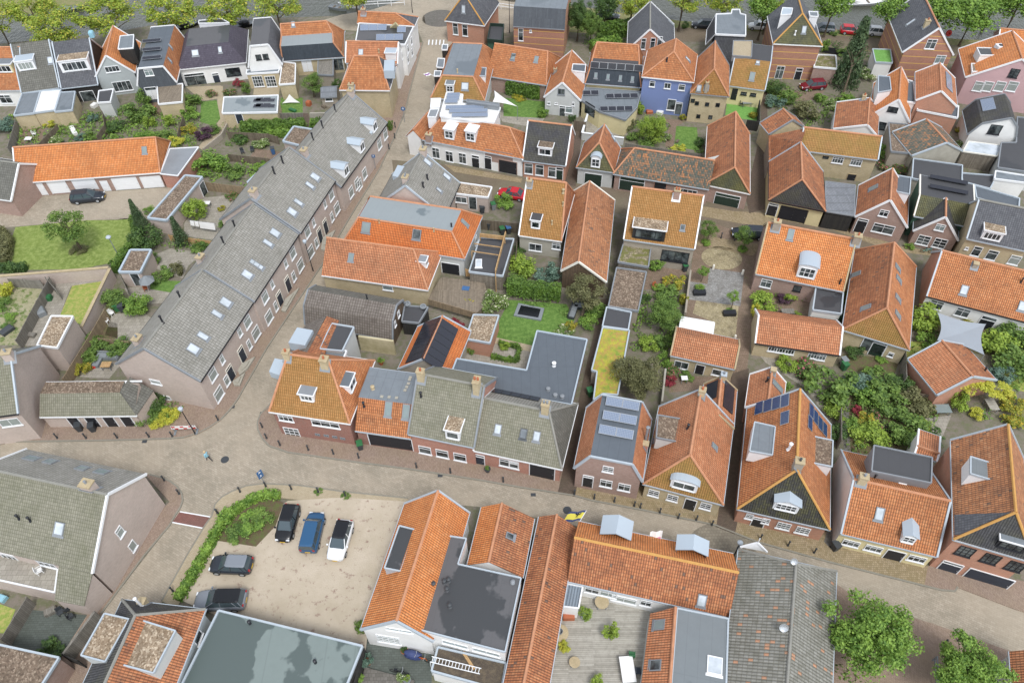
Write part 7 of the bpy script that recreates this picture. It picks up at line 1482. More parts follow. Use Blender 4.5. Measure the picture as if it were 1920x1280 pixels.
# ---- lamps and signs
def lamp(label,base,h,head,arm=None):
    q=G(base,0); root=empty('street_lamp',q,0,label,'street lamp'); b=MB(); b.tube([(0,0,0),(0,0,.8),(0,0,h)],[.09,.06,.045],8); b.build('pole','black_paint' if head != 'round' else 'lead',root)
    b=MB()
    if head == 'round':b.lathe([(.05,-.1),(.3,.05),(.34,.18),(.22,.32),(.04,.36)],(0,0,h),12)
    else:b.lathe([(.06,-.05),(.2,.1),(.24,.4),(.26,.42),(.05,.6)],(0,0,h),10)
    b.build('lantern','zinc',root)
lamp('black street lamp beside the red and white barrier at the terrace corner',(20,1380,655),4.3,'l'); lamp('grey lamp with round head at the edge of the lawn',(10,845,615),3.4,'round'); lamp('slim dark lamp against the terrace facade',(11,405,712),4.8,'l'); lamp('slim lamp at the upper terrace end',(1,848,1140),4.6,'l'); lamp('tall quay lamp near the bridge',(1,1105,92),5.0,'l'); lamp('tall quay lamp right of the brick villa',(1,1790,232),6.0,'l'); lamp('dark lamp on the street below the roof finial',(32,1555,405),3.0,'l')
def sign(label,base,h,w=.5,hh=.5,c='p_blue',rnd=False,n=1,rz=0):
    q=G(base,.1); root=empty('road_sign',q,rz,label,'sign'); b=MB(); b.tube([(0,0,0),(0,0,h)],.035,6); b.build('pole','lead',root)
    for i in range(n):
        b=MB(); z=h-.1-i*(hh+.05)
        if rnd:b.tube([(0,-.05,z),(0,-.02,z)],w/2,14)
        else:b.box((0,-.05,z),(w,.03,hh))
        b.build('sign_plate',c,root); b=MB(); b.box((0,-.07,z),(w*.45,.012,hh*.14)); b.box((0,-.07,z+hh*.2),(w*.14,.012,hh*.3)); b.build('symbol','white',root)
sign('pair of blue rectangular signs on one pole at the junction kerb',(21,62,1005),2.3,.6,.55,n=2,rz=.9); sign('round blue sign beside the ochre corner house',(1,1050,860),2.4,.7,.7,rnd=True); sign('blue and white sign at the upper terrace front',(1,845,1195),2.4,.5,.5); sign('small grey parking plate by the weathered barn',(32,1570,380),1.9,.35,.5,'lead')
# ---- barrier
q=G((20,1315,640),.1); root=empty('road_barrier',q,R_(2),'red and white striped barrier boards beside the black lamp post','barrier')
for j,z in enumerate((.75,1.05)):
    b=MB(); b.box((0,0,z),(2.6,.05,.22)); o=b.build('board','cloth_white',root)
    b=MB()
    for i in range(3):b.box((-1.05+i*.9+.3*(j == 0),-.032,z),(.36,.02,.2))
    b.build('red_stripe','p_red',o)
for x in (-1.15,1.15):
    b=MB(); b.box((x,0,.6),(.06,.06,1.2)); b.box((x,0,.04),(.2,.7,.08)); b.build('leg','p_grey',root)
# ---- manholes, drains
for p,r in (((20,1587,833),.42),((32,390,60),.42),((1,1090,938),.3)):
    q=G(p,.016); b=MB(); b.lathe([(r,0),(r,.012),(r*.86,.014),(r*.84,.01),(r*.3,.012)],q,20); tag(b.build('manhole_cover','lead' if r<.4 else 'p_dgrey'),'round dark manhole cover in the brick road '+{20:'by the walking person',32:'below the yellow flag',1:'in the narrow street'}[p[0]],'manhole cover')
for i,p in enumerate(((20,1020,705),(20,1640,462),(21,230,770),(21,1300,945),(21,45,505),(22,150,1080),(11,505,612))):
    q=G(p,.02); b=MB(); b.box((q.x,q.y,.02),(.5,.35,.03)); tag(b.build('street_drain','p_dgrey'),'dark rectangular drain grating set in the gutter of the brick road','drain','street drains')
# ---- cars
def car(label,p,nose,L=4.2,Wd=1.75,Hh=1.5,c='c_black',roofc=None,glass='c_glass',kind='hatch',group=None,z0=.0):
    """p: picture point under the middle of the car, nose: picture point on the ground in front of it"""
    o=G(p,z0); f=G(nose,z0)-o; rz=math.atan2(f.y,f.x); root=empty('parked_car',o,rz,label,'car',group)
    h=Hh; belt=h*.6; w=Wd/2
    st=[(-.5,.80,.38,belt*.9),(-.485,.92,.26,belt*.98),(-.40,1.0,.2,belt*1.03),(-.15,1.0,.18,belt),(.15,1.0,.18,belt*.97),(.27,.99,.18,belt*.95),(.40,.94,.2,belt*.84),(.47,.84,.24,belt*.74),(.5,.66,.34,belt*.62)]
    b=MB(); ring=[]
    for fx,fw,z0_,z1 in st:
        y=w*fw; ring.append([Vector((fx*L,sy*y*k,zz)) for sy,k,zz in ((-1,.86,z0_),(-1,1.0,z0_+.14),(-1,1.0,z0_+(z1-z0_)*.72),(-1,.93,z1-.05),(-1,.80,z1),(-1,.4,z1+.025),(1,.4,z1+.025),(1,.80,z1),(1,.93,z1-.05),(1,1.0,z0_+(z1-z0_)*.72),(1,1.0,z0_+.14),(1,.86,z0_))])
    n=len(ring[0])
    for r in ring:b.v += r
    for i in range(len(ring)-1):
        for k in range(n):b.f.append([i*n+k,i*n+(k+1) % n,(i+1)*n+(k+1) % n,(i+1)*n+k]); b.m.append(0)
    b.f.append(list(range(n))[::-1]); b.m.append(0); b.f.append([(len(ring)-1)*n+k for k in range(n)]); b.m.append(0)
    b.build('body',c,root,smooth=True)
    # cabin: glass belt and painted roof
    r0,r1,t0,t1={'hatch':(-.47,.25,-.40,.06),'suv':(-.48,.24,-.42,.06),'sedan':(-.36,.22,-.2,.04),'van':(-.495,.30,-.48,.14)}[kind]
    wb,wt=w*.88,w*.70; zb,zt=belt*.97,h-.06
    def rg(xa,xb,ww,z):return [Vector((xa*L,-ww*.86,z)),Vector((xa*L+.12,-ww,z)),Vector((xb*L-.2,-ww,z)),Vector((xb*L,-ww*.8,z)),Vector((xb*L,ww*.8,z)),Vector((xb*L-.2,ww,z)),Vector((xa*L+.12,ww,z)),Vector((xa*L,ww*.86,z))]
    lo,hi=rg(r0,r1,wb,zb),rg(t0,t1,wt,zt); b=MB(); b.v += lo+hi
    for k in range(8):b.f.append([k,(k+1) % 8,8+(k+1) % 8,8+k]); b.m.append(0)
    b.build('windows',glass,root)
    b=MB(); top=rg(t0+.03,t1-.04,wt*.86,h); mid=rg(t0-.008,t1+.008,wt*1.03,zt); b.v += mid+top
    for k in range(8):b.f.append([k,(k+1) % 8,8+(k+1) % 8,8+k]); b.m.append(0)
    b.f.append(list(range(8,16))); b.m.append(0); b.build('car_roof',roofc or c,root)
    for s in (-1,1):
        b=MB()
        for xa,xb in ((r1-.012,t1),(-.06,-.07),(r0+.1,t0+.12),(r0+.005,t0)):b.bar((xa*L,s*wb*.99,zb),(xb*L,s*wt*1.01,zt),.07,.05)
        b.build('window_pillars',c,root)
        b=MB(); b.box((r1*L-.25,s*(w+.08),belt*1.02),(.14,.18,.13)); b.build('mirror',c,root)
        b=MB(); b.box((.475*L,s*w*.62,belt*.68),(.14,.3,.14)); b.build('headlight','c_lampw',root)
        b=MB(); b.box((-.488*L,s*w*.7,belt*.86),(.1,.2,.28)); b.build('tail_light','c_lampr',root)
        for x in (.31,-.3):
            wr=.32; b=MB(); b.tube([(x*L,s*(w-.2),wr),(x*L,s*(w+.01),wr)],wr,18); tq=b.build('wheel','c_tyre',root); b=MB(); b.tube([(x*L,s*(w-.02),wr),(x*L,s*(w+.02),wr)],wr*.62,12); b.build('rim','c_rim',tq)
    b=MB(); b.box((-.5*L-.01,0,belt*.55),(.03,.5,.12)); b.build('number_plate','plate',root); b=MB(); b.box((.5*L+.005,0,.38),(.03,.5,.12)); b.build('number_plate','plate',root)
    return root
PK='cars parked on the sandy lot'
car('small black hatchback parked beside the hedge bed, nose towards the camera',(31,232,170),(31,200,280),3.8,1.7,1.5,'c_black',group=PK,z0=.11)
car('dark blue boxy van parked between the black and the white car',(31,408,235),(31,450,60),4.1,1.75,1.75,'c_blue',kind='van',group=PK,z0=.11)
car('white hatchback with black roof parked right of the blue van',(31,602,290),(31,560,430),4.0,1.75,1.5,'c_white','c_black',group=PK,z0=.11)
car('black five door hatchback parked nose to the hedge',(30,1645,462),(30,1480,455),3.9,1.72,1.48,'c_dark','c_grey',group=PK,z0=.11)
car('grey crossover with dark glass roof parked at the lower end of the hedge',(30,1570,712),(30,1380,715),4.6,1.85,1.6,'c_grey','c_black',kind='suv',group=PK,z0=.11)
car('dark grey crossover standing in front of the white garage doors',(10,632,208),(10,760,195),4.5,1.8,1.62,'c_dark',kind='suv'); car('bright red coupe half hidden behind the ochre house',(11,1810,185),(11,1700,165),4.2,1.75,1.4,'c_red',kind='sedan'); car('black estate car on the street behind the small round trees',(12,1665,462),(12,1545,455),4.5,1.8,1.5,'c_dark',kind='suv'); car('dark crimson hatchback in the courtyard of the banded brick house',(3,385,625),(3,295,632),4.2,1.75,1.5,'c_crimson')
QG='cars parked along the quay'
for l,p,nn,c,L,k in (('white small car left of the banded brick house',(2,1735,205),(2,1660,200),'c_white',3.6,'hatch'),('dark car half hidden behind the slate flat roof',(2,1345,195),(2,1300,192),'c_dark',4.2,'hatch'),('grey car right of the banded brick house',(3,455,222),(3,400,219),'c_grey',4.2,'suv'),('red hatchback parked by the water',(3,655,238),(3,720,243),'c_red',3.8,'hatch'),('white hatchback left of the slate grey brick gable',(3,850,248),(3,920,254),'c_white',3.9,'hatch'),('dark car behind the tall quay hedge',(2,680,135),(2,740,140),'c_dark',4.2,'hatch')):car(l,p,nn,L,1.72,1.5,c,kind=k,group=QG)
# ---- wheelie bins
def bin_(label,p,c='p_dgrey',lid=None,s=1.0):
    q=G(p,.05); root=empty('wheelie_bin',q,.3,label,'wheelie bin','wheelie bins'); b=MB(); z=1.0*s
    lo=[(-.22,-.26,0),(.22,-.26,0),(.22,.26,0),(-.22,.26,0)]; hi=[(-.29,-.36,z),(.29,-.36,z),(.29,.36,z),(-.29,.36,z)]; b.add(lo+hi,[(0,1,5,4),(1,2,6,5),(2,3,7,6),(3,0,4,7),(4,5,6,7)]); b.build('container',c,root)
    b=MB(); b.box((0,.02,z+.04),(.64,.78,.08)); b.box((0,.4,z),(.5,.06,.06)); b.build('lid',lid or c,root); b=MB()
    for x in (-.25,.25):b.tube([(x-.03,.28,.1),(x+.03,.28,.1)],.1,10)
    b.build('wheels','c_tyre',root)
for l,p,c,d in (('black wheelie bin, left of the two before the shed doors',(20,572,625),'p_dgrey',None),('black wheelie bin, right of the two before the shed doors',(20,665,628),'p_dgrey',None),('dark green bin against the corner house side wall',(21,740,755),'p_dgrey','p_green'),('black bin in front of the gravel annex',(11,1597,295),'p_dgrey',None),('grey bin left of the annex shrub',(11,1675,272),'p_grey','p_green'),('black and green bin behind the pergola',(11,1738,445),'p_dgrey','p_green'),('blue lidded bin behind the pergola',(11,1782,440),'p_dgrey','p_blue'),('black barbecue bin behind the pergola',(11,1645,410),'p_dgrey',None),('green bin between the two clipped bushes',(10,832,985),'p_green',None),('black bin beside the round clipped bush',(10,868,990),'p_dgrey',None),('black bin by the cream house wall',(33,540,335),'p_dgrey',None),('dark bin by the glazed doors',(12,1215,705),'p_dgrey','p_green'),('grey bin beside the orange garden wall',(23,600,165),'p_grey',None),('green bin beside the orange garden wall',(23,605,195),'p_green',None),('blue bin beside the grey shed near the terrace',(1,125,1085),'p_blue','p_dgrey'),('dark bin in the narrow sedum alley',(22,548,380),'p_green',None)):bin_(l,p,c,d)
# ---- person
def person():
    q=G((20,1480,842),0); root=empty('person',q,2.6,'person walking across the junction in a light blue jacket and dark trousers','person')
    J=dict(pelvis=((0,0,.92),.13),chest=((.02,0,1.3),.15),neck=((.03,0,1.47),.06),hips_l=((0,.1,.88),.09),hips_r=((0,-.1,.88),.09),kn_l=((.18,.1,.5),.065),kn_r=((-.08,-.1,.48),.065),an_l=((.3,.1,.09),.045),an_r=((-.36,-.1,.16),.045),to_l=((.46,.1,.03),.04),to_r=((-.26,-.1,.05),.04),sh_l=((.02,.19,1.38),.07),sh_r=((.02,-.19,1.38),.07),el_l=((-.12,.25,1.1),.048),el_r=((.12,-.25,1.1),.048),wr_l=((-.06,.24,.88),.034),wr_r=((.32,-.2,.98),.034))
    names=list(J); E=[('pelvis','chest'),('chest','neck'),('pelvis','hips_l'),('pelvis','hips_r'),('hips_l','kn_l'),('hips_r','kn_r'),('kn_l','an_l'),('kn_r','an_r'),('an_l','to_l'),('an_r','to_r'),('chest','sh_l'),('chest','sh_r'),('sh_l','el_l'),('sh_r','el_r'),('el_l','wr_l'),('el_r','wr_r')]
    V=[J[k][0] for k in names]; Rr=[J[k][1] for k in names]; EE=[(names.index(a),names.index(c)) for a,c in E]
    V += [(.05,0,1.56),(.06,0,1.68)]; Rr += [.085,.1]; EE += [(names.index('neck'),len(V)-2),(len(V)-2,len(V)-1)]
    for s,wi in ((1,'wr_l'),(-1,'wr_r')):
        wv=Vector(J[wi][0]); i0=len(V); V.append(tuple(wv+Vector((.02,0,-.07)))); Rr.append(.03); EE.append((names.index(wi),i0))
        for k in range(4):V.append(tuple(wv+Vector((.045-.028*k,.0,-.165+.012*abs(k-1.3))))); Rr.append(.009); EE.append((i0,len(V)-1))
        V.append(tuple(wv+Vector((.075,0,-.1)))); Rr.append(.011); EE.append((i0,len(V)-1))
    me=bpy.data.meshes.new('body'); me.from_pydata(V,EE,[]); o=bpy.data.objects.new('body',me); COL.objects.link(o); o.parent=root
    sk=o.modifiers.new('skin','SKIN')
    for i,r in enumerate(Rr):me.skin_vertices[0].data[i].radius=(r,r)
    for d in me.skin_vertices[0].data:d.use_root=False
    me.skin_vertices[0].data[0].use_root=True
    o.modifiers.new('sub','SUBSURF').levels=1; bpy.context.view_layer.update(); dg=bpy.context.evaluated_depsgraph_get(); m2=bpy.data.meshes.new_from_object(o.evaluated_get(dg)); o.modifiers.clear(); o.data=m2
    m2.materials.clear()
    for m in ('p_skin','p_sky','black_paint','cloth_white'):m2.materials.append(MAT(m))
    for p in m2.polygons:
        c=p.center; p.use_smooth=True
        p.material_index=0 if (c.z>1.49 or (abs(c.y)>.17 and c.z<.93 and c.z>.7)) else (1 if c.z>.84 else (3 if c.z<.1 else 2))
    b=MB(); b.lathe([(.115,1.62),(.12,1.7),(.1,1.77),(.04,1.81)],(.045,0,0),10); b.build('hair','p_tan',root)
person()
# ---- garden furniture and small things
def table(label,p,z=0.0,rnd=False,w=1.0,l=1.8,h=.74,c='cloth_white',leg='p_grey',rz=0.0,name='garden_table'):
    q=G(p,z); root=empty(name,q,rz,label,'table'); b=MB()
    if rnd:b.lathe([(w/2*.96,h-.05),(w/2,h-.03),(w/2,h),(.02,h+.004)],(0,0,0),22)
    else:b.box((0,0,h-.03),(w,l,.06))
    b.build('tabletop',c,root)
    for i,j in ((-1,-1),(1,-1),(1,1),(-1,1)):b=MB(); k=.3 if rnd else .42; b.box((i*w*k,j*(w if rnd else l)*k,(h-.06)/2),(.06,.06,h-.06)); b.build('leg',leg,root)
def chair(label,p,z=0.0,c='p_dgrey',rz=0.0,name='garden_chair'):
    q=G(p,z); root=empty(name,q,rz,label,'chair'); b=MB(); b.box((0,0,.43),(.5,.5,.05)); b.build('seat',c,root); b=MB(); b.box((0,.24,.7),(.5,.05,.5)); b.build('backrest',c,root)
    for i,j in ((-1,-1),(1,-1),(1,1),(-1,1)):b=MB(); b.box((i*.21,j*.21,.2),(.045,.045,.4)); b.build('leg',c,root)
    for i in (-1,1):b=MB(); b.box((i*.25,0,.64),(.045,.5,.04)); b.build('armrest',c,root)
def pot(label,p,r,h,leaf,z=0.0,c='p_terra',pr=.3,ph=.45):
    q=G(p,z); root=empty('potted_plant',q,0,label,'potted plant'); b=MB(); b.lathe([(pr*.7,0),(pr,ph),(pr*1.08,ph),(pr*1.08,ph+.06),(pr*.9,ph+.06),(pr*.88,ph-.02),(.02,ph-.02)],(0,0,0),14); b.build('pot',c,root); o=crown('foliage','shrub',leaf,root); o.location=(0,0,ph+h*.5); o.scale=(r,r,h*.55)
table('white rectangular table on the wooden deck near the green chair',(32,810,1200),.25,w=1.15,l=2.1,rz=R_(3)); table('round grey table on the wooden deck by the white wall',(32,630,730),.25,True,1.25,c='stone'); table('small round stone table in the middle of the wooden deck',(32,440,1145),.25,True,.95,h=.5,c='stone'); table('white side table on the brown patio',(22,1210,285),0,w=.7,l=.6); table('pale wooden table beside the grey sofa',(20,765,190),0,w=1.1,l=.8,c='wood_new'); table('white table on the laundry patio',(10,1470,255),0,w=.9,l=.7); table('pale patio table under the yellow climber',(23,1635,470),0,w=1.0,l=1.5,c='wood_deck',rz=R_(2)); table('white garden table on the small deck at far left',(0,215,1005),0,w=1.0,l=.8); table('glass table beside the grill',(23,1290,500),0,w=1.6,l=1.1,c='glass_pale'); table('grey wooden picnic table in the brown courtyard',(13,205,1020),0,w=1.5,l=.8,c='wood_grey'); table('dark table with chairs on the artificial turf',(2,1650,750),0,w=1.4,l=.9,c='p_grey'); table('pink table on the mauve house terrace',(0,1085,790),0,w=.9,l=1.1,c='p_terra')
for l,p,z,c,rz in (('green folding chair beside the white deck table',(32,842,1090),.25,'p_green',3.0),('navy chair at the right side of the white deck table',(32,885,1205),.25,'navy_paint',1.6),('white plastic chair on the roof balcony',(30,290,500),2.9,'cloth_white',2.2),('black garden chair, left of the group in the tiled yard',(30,440,790),0,'p_dgrey',.6),('black garden chair, right of the group in the tiled yard',(30,510,820),0,'p_dgrey',2.4),('black garden chair nearest the house in the tiled yard',(30,490,770),0,'p_dgrey',4.0),('round white wire chair, upper of two on the slab patio',(10,795,1020),0,'cloth_white',1.0),('round white wire chair, lower of two on the slab patio',(10,758,1075),0,'cloth_white',1.4),('brown folding chair under the grey parasol',(10,1035,845),0,'p_terra',.4),('white garden chair beside the small deck table',(0,250,960),0,'cloth_white',1.8),('black lounge chair, left one beside the slatted fence',(0,1715,1085),0,'p_dgrey',.5),('black lounge chair, right one beside the slatted fence',(0,1785,1075),0,'p_dgrey',.2),('dark chair by the flower bed on the salmon shed',(12,1005,830),0,'p_terra',.5)):chair(l,p,z,c,rz)
for l,p,z,c,rz,n in (('black lounge chair left of the turf table',(2,1615,748),0,'p_dgrey',1.4,0),('black lounge chair right of the turf table',(2,1695,752),0,'p_dgrey',4.6,0)):chair(l,p,z,c,rz)
def sofa(label,p,rz,L=2.2,c='p_dgrey',L2=None):
    q=G(p,0); root=empty('garden_sofa',q,rz,label,'sofa'); b=MB(); b.box((0,0,.2),(L,.8,.4)); b.build('base',c,root); b=MB(); b.box((0,.34,.55),(L,.14,.34)); b.build('backrest',c,root)
    for s in (-1,1):b=MB(); b.box((s*L*.24,-.04,.46),(L*.46,.66,.12)); b.build('cushion','p_grey',root)
    if L2:b=MB(); b.box((-L/2+.4,-.4-L2/2,.2),(.8,L2,.4)); b.build('chaise',c,root)
sofa('dark grey lounge sofa in the corner by the olive tree',(12,430,1005),1.25); sofa('second dark lounge sofa behind the pink paving',(12,490,965),-.1,1.8); sofa('grey garden sofa under the blank gable',(20,770,115),-.1,2.6,'p_grey',1.2)
for l,p,r,h,lf,z,c in (('potted shrub in a white tub on the deck',(32,512,820),.75,1.1,'leaf_lime',.25,'zinc'),('tall yellow green potted bamboo leaning on the deck',(32,690,945),.85,1.6,'leaf_lime',.25,'p_dgrey'),('yellow flowering pot beside the round barrel',(32,370,1045),.6,.8,'leaf_yellow',.25,'p_dgrey'),('potted plant at the bottom edge of the deck',(32,590,1285),.7,.8,'leaf_lime',.25,'p_dgrey'),('large grassy pot beside the yard wall',(31,795,1140),.75,1.1,'leaf_blue',0,'p_terra'),('small potted shrub against the white house',(31,1052,1062),.35,.6,'leaf_dark',0,'p_terra'),('white flowering pot in the paved yard',(31,1030,1255),.5,.5,'leaf_cream',0,'p_grey'),('green shrub pot right of the white flowering pot',(31,1072,1265),.35,.5,'leaf_lime',0,'p_grey'),('large pot with orange bloom at the bottom of the yard',(31,722,1265),.6,.7,'leaf_fresh',0,'stone'),('potted plant by the brick house door',(21,1635,915),.3,.5,'leaf_mid',.1,'p_dgrey'),('pot of herbs in the corner house courtyard',(21,885,160),.5,.5,'leaf_fresh',0,'p_terra')):pot(l,p,r,h,lf,z,c)
q=G((32,335,950),.25); root=empty('barrel',q,0,'round barrel table with a metal tub on it at the deck edge','barrel'); b=MB(); b.lathe([(.5,0),(.62,.4),(.5,.85),(.75,.86),(.75,.92),(.02,.92)],(0,0,0),18); b.build('cask','stone',root); b=MB(); b.lathe([(.2,.92),(.26,1.3),(.22,1.3),(.17,.96),(.02,.96)],(0,0,0),16); b.build('tub','lead',root)
q=G((32,400,825),.25); b=MB(); b.box((q.x,q.y,.55),(1.0,.4,.6)); tag(b.build('crate','p_terra'),'dark red crate below the porch roof on the deck','crate')
# ladder on the lean-to
a,c=G((31,1235,1110),2.62),G((31,1585,1195),2.62); d=(c-a).normalized(); s=Vector((-d.y,d.x,0))*.22; root=empty('ladder',a,0,'aluminium ladder lying across the dirty lean-to roof','ladder')
for k in (-1,1):b=MB(); b.bar(s*k,(c-a)+s*k,.06,.08); b.build('rail','white',root)
b=MB(); n=15
for i in range(n):m=(c-a)*((i+.5)/n); b.bar(m-s,m+s,.05,.04)
o=b.build('rung','white',root); o['kind']='stuff'
b=MB(); b.bar(Vector((0,0,0))-s,Vector((0,-.3,-2.4))-s,.05,.05); b.build('prop','white',root)
q=G((31,1500,1120),2.5); b=MB(); b.box((0,0,0),(.25,1.7,.05)); o=tag(b.build('plank','wood_new'),'loose pale plank on the dirty lean-to roof','plank'); o.location=q; o.rotation_euler=(0,0,.6)
# bicycles
def bike(label,p,rz,c='c_black',tarp=None):
    q=G(p,0); root=empty('bicycle',q,rz,label,'bicycle')
    for x in (-.52,.52):
        b=MB(); N=20; b.tube([(x+.33*math.cos(2*math.pi*k/N),0,.34+.33*math.sin(2*math.pi*k/N)) for k in range(N+1)],.025,5,caps=False)
        for k in range(6):b.bar((x,0,.34),(x+.32*math.cos(k*1.05),0,.34+.32*math.sin(k*1.05)),.012,.012)
        b.build('wheel','c_tyre',root)
    b=MB()
    for a_,c_ in (((-.52,0,.34),(-.1,0,.3)),((-.1,0,.3),(-.22,0,.8)),((-.52,0,.34),(-.2,0,.72)),((-.1,0,.3),(.38,0,.78)),((.52,0,.34),(.36,0,.95)),((-.2,0,.68),(.38,0,.74))):b.tube([a_,c_],.025,6)
    b.build('frame',c,root); b=MB(); b.box((-.24,0,.86),(.26,.15,.06)); b.build('saddle','c_black',root); b=MB(); b.tube([(.3,-.28,1.02),(.36,-.1,1.0),(.36,.1,1.0),(.3,.28,1.02)],.02,6); b.build('handlebar','c_rim',root)
    if tarp:b=MB(); b.lathe([(.75,.35),(.8,.6),(.62,.9),(.3,1.05),(.05,1.08)],(0,0,0),11); b.v=[Vector((v.x*(1+.2*math.sin(v.z*9+v.y*4)),v.y*.5,v.z)) for v in b.v]; b.build('cover',tarp,root)
bike('black bicycle standing alone in the paved yard',(31,1015,1210),-.2); bike('orange bicycle against the white house wall',(31,1170,1120),-.25,'p_orange'); bike('bicycle under a blue tarpaulin by the white house wall',(31,1110,1095),-.25,'c_white','p_flagblue'); bike('turquoise bicycle leaning at the black gable house',(13,1190,580),-.1,'p_teal'); bike('dark bicycle at the upper terrace pavement',(1,822,1195),1.1)
# trampoline
c0=[G(p,.25) for p in ((12,45,932),(12,228,968),(12,205,1052),(12,12,1018))]; o=sum(c0,Vector())/4; root=empty('trampoline',(o.x,o.y,0),0,'rectangular in-ground trampoline with grey rim on the lush lawn','trampoline'); Q=[p-o for p in c0]
b=MB(); b.prism([(p.x,p.y) for p in Q],0,.22); b.build('rim_pad','p_grey',root); b=MB(); b.prism([(p.x*.76,p.y*.72) for p in Q],.1,.235); b.build('jump_mat','c_black',root)
# shade sails
def sail(label,pts,zs,c='p_shade',n=8,name='shade_sail'):
    P=[G(p,z) for p,z in zip(pts,zs)]; o=P[0].copy(); root=empty(name,(o.x,o.y,0),0,label,'shade sail'); ctr=sum(P,Vector())/len(P); out=[]
    for i in range(len(P)):
        a,c_=P[i],P[(i+1) % len(P)]
        for k in range(n):t=k/n; m=a.lerp(c_,t); out.append(m.lerp(ctr,.16*4*t*(1-t))-Vector((o.x,o.y,0)))
    b=MB(); b.v=out+[ctr-Vector((o.x,o.y,.15))]; N=len(out); b.f=[[i,(i+1) % N,N] for i in range(N)]; b.m=[0]*N; b.build('cloth',c,root)
    for p in P:b=MB(); b.tube([(p.x-o.x,p.y-o.y,0),(p.x-o.x,p.y-o.y,p.z+.05)],.04,6); b.build('post','lead',root)
sail('grey shade sail stretched between white wall and garden barn',[(13,1272,1000),(13,1612,1082),(1845.5,665),(13,1270,1195)],(2.6,2.6,2.9,2.4)); sail('white triangular shade sail by the clipped hedge',[(1,1682,640),(1,1845,752),(1,1670,720)],(2.6,2.4,2.2),'cloth_white')
sail('white cloth tent in the play garden',[(1,235,665),(1,310,725),(1,185,730)],(1.5,.3,.3),'cloth_white')
# parasol
q=G((10,1050,850),0); root=empty('parasol',q,0,'half folded grey parasol on the small slab terrace','parasol'); b=MB(); b.tube([(0,0,0),(.3,.1,2.4)],.03,6); b.build('pole','white',root); b=MB(); b.lathe([(1.0,1.7),(.7,2.0),(.3,2.35),(.02,2.5)],(.35,.1,0),6); b.build('canopy','p_grey',root)
# laundry
a,c=G((10,1335,350),1.7),G((10,1520,372),1.7); root=empty('laundry_line',(a.x,a.y,0),0,'white sheets hanging on a laundry line behind the terrace','laundry'); v=c-a; v.z=0
for k in (0,1):b=MB(); p=v*k; b.tube([(p.x,p.y,0),(p.x,p.y,1.75)],.03,6); b.build('post','lead',root)
b=MB(); b.bar((0,0,1.7),(v.x,v.y,1.7),.02,.02); b.build('line','lead',root); n_=Vector((-v.y,v.x,0)).normalized()
for t0,t1,dz in ((.02,.17,.7),(.19,.34,.75),(.36,.95,1.0)):
    b=MB(); A=[v*t0,v*t1]; b.add([(*A[0].xy,1.7),(*A[1].xy,1.7),(*(A[1]-n_*.25).xy,1.7-dz),(*(A[0]-n_*.2).xy,1.7-dz)],[(0,1,2,3)]); b.add([(*(A[0]+n_*.02).xy,1.71),(*(A[1]+n_*.02).xy,1.71),(*(A[1]+n_*.1).xy,1.2),(*(A[0]+n_*.1).xy,1.2)],[(0,1,2,3)]); b.build('sheet','cloth_white',root)
# flags
def flag(label,base,tip,zb,zt,cols,w=1.5,h=.9,eagle=False):
    a,c=G(base,zb),G(tip,zt); root=empty('flag',a,0,label,'flag'); v=c-a; b=MB(); b.tube([(0,0,0),v],.03,6); b.build('pole','white',root)
    d=Vector((v.x,v.y,v.z)).normalized(); dn=Vector((-.93,.1,-.36)); n=len(cols)
    for i,cl in enumerate(cols):
        b=MB(); p=v-d*h*i/n; p2=v-d*h*(i+1)/n; N=6; r0=[p+dn*w*k/N+Vector((0,.06*math.sin(k*1.6),0)) for k in range(N+1)]; r1=[p2+dn*w*k/N+Vector((0,.06*math.sin(k*1.6),0)) for k in range(N+1)]
        for k in range(N):b.face([r0[k],r0[k+1],r1[k+1],r1[k]])
        b.build('cloth_band',cl,root)
    if eagle:
        b=MB(); ctr=v-d*h*.42+dn*w*.32; nn=dn.cross(d).normalized(); nn=nn if nn.z>0 else-nn; ctr += nn*.1; e=d*.3; f=dn*.3
        for q in ([(0,.9),(.25,.2),(.1,-.7),(-.1,-.7),(-.25,.2)],[(.2,.2),(.95,.8),(.8,.1),(.55,.0),(.3,-.2)],[(-.2,.2),(-.95,.8),(-.8,.1),(-.55,.0),(-.3,-.2)],[(.1,-.6),(.4,-1),(0,-.85),(-.4,-1),(-.1,-.6)]):b.face([ctr+f*x+e*y for x,y in q])
        b.build('emblem','c_black',root)
flag('yellow flag with dark blue bands and a black eagle emblem over the street',(32,478,140),(32,525,62),3.4,3.6,['p_flagblue','p_yellow','p_yellow','p_yellow','p_flagblue'],1.7,1.1,True); flag('white flag with pink lettered edge above the zinc dormer street',(32,1050,270),(32,1062,205),3.6,4.2,['cloth_white','cloth_white','p_pink'],1.1,.9); flag('white and purple flag hanging over the narrow street',(1,1265,545),(1,1215,512),3.6,3.9,['cloth_white','p_purple','cloth_white'],.9,.8)
# stoops
for l,pts in (('grey concrete stoop at the third terrace house',[(11,470,470),(11,560,416),(11,490,560),(11,458,555)]),('grey concrete stoop at the second terrace house',[(11,205,905),(11,305,822),(11,207,993),(11,178,985)]),('upper grey concrete stoop at the end terrace house',[(20,1665,175),(20,1800,105),(20,1745,190),(20,1690,235)]),('lower grey concrete stoop at the end terrace house',[(20,1640,280),(20,1728,218),(20,1692,308),(20,1650,305)])):
    P=[G(p,.35) for p in pts]; o=P[0]; b=MB(); b.prism([(p.x,p.y) for p in P],0,.35); c_=sum(P,Vector())/4; b.prism([((p.x+c_.x)/2,(p.y+c_.y)/2) for p in P],.35,.5); tag(b.build('stoop','concrete'),l,'doorstep')
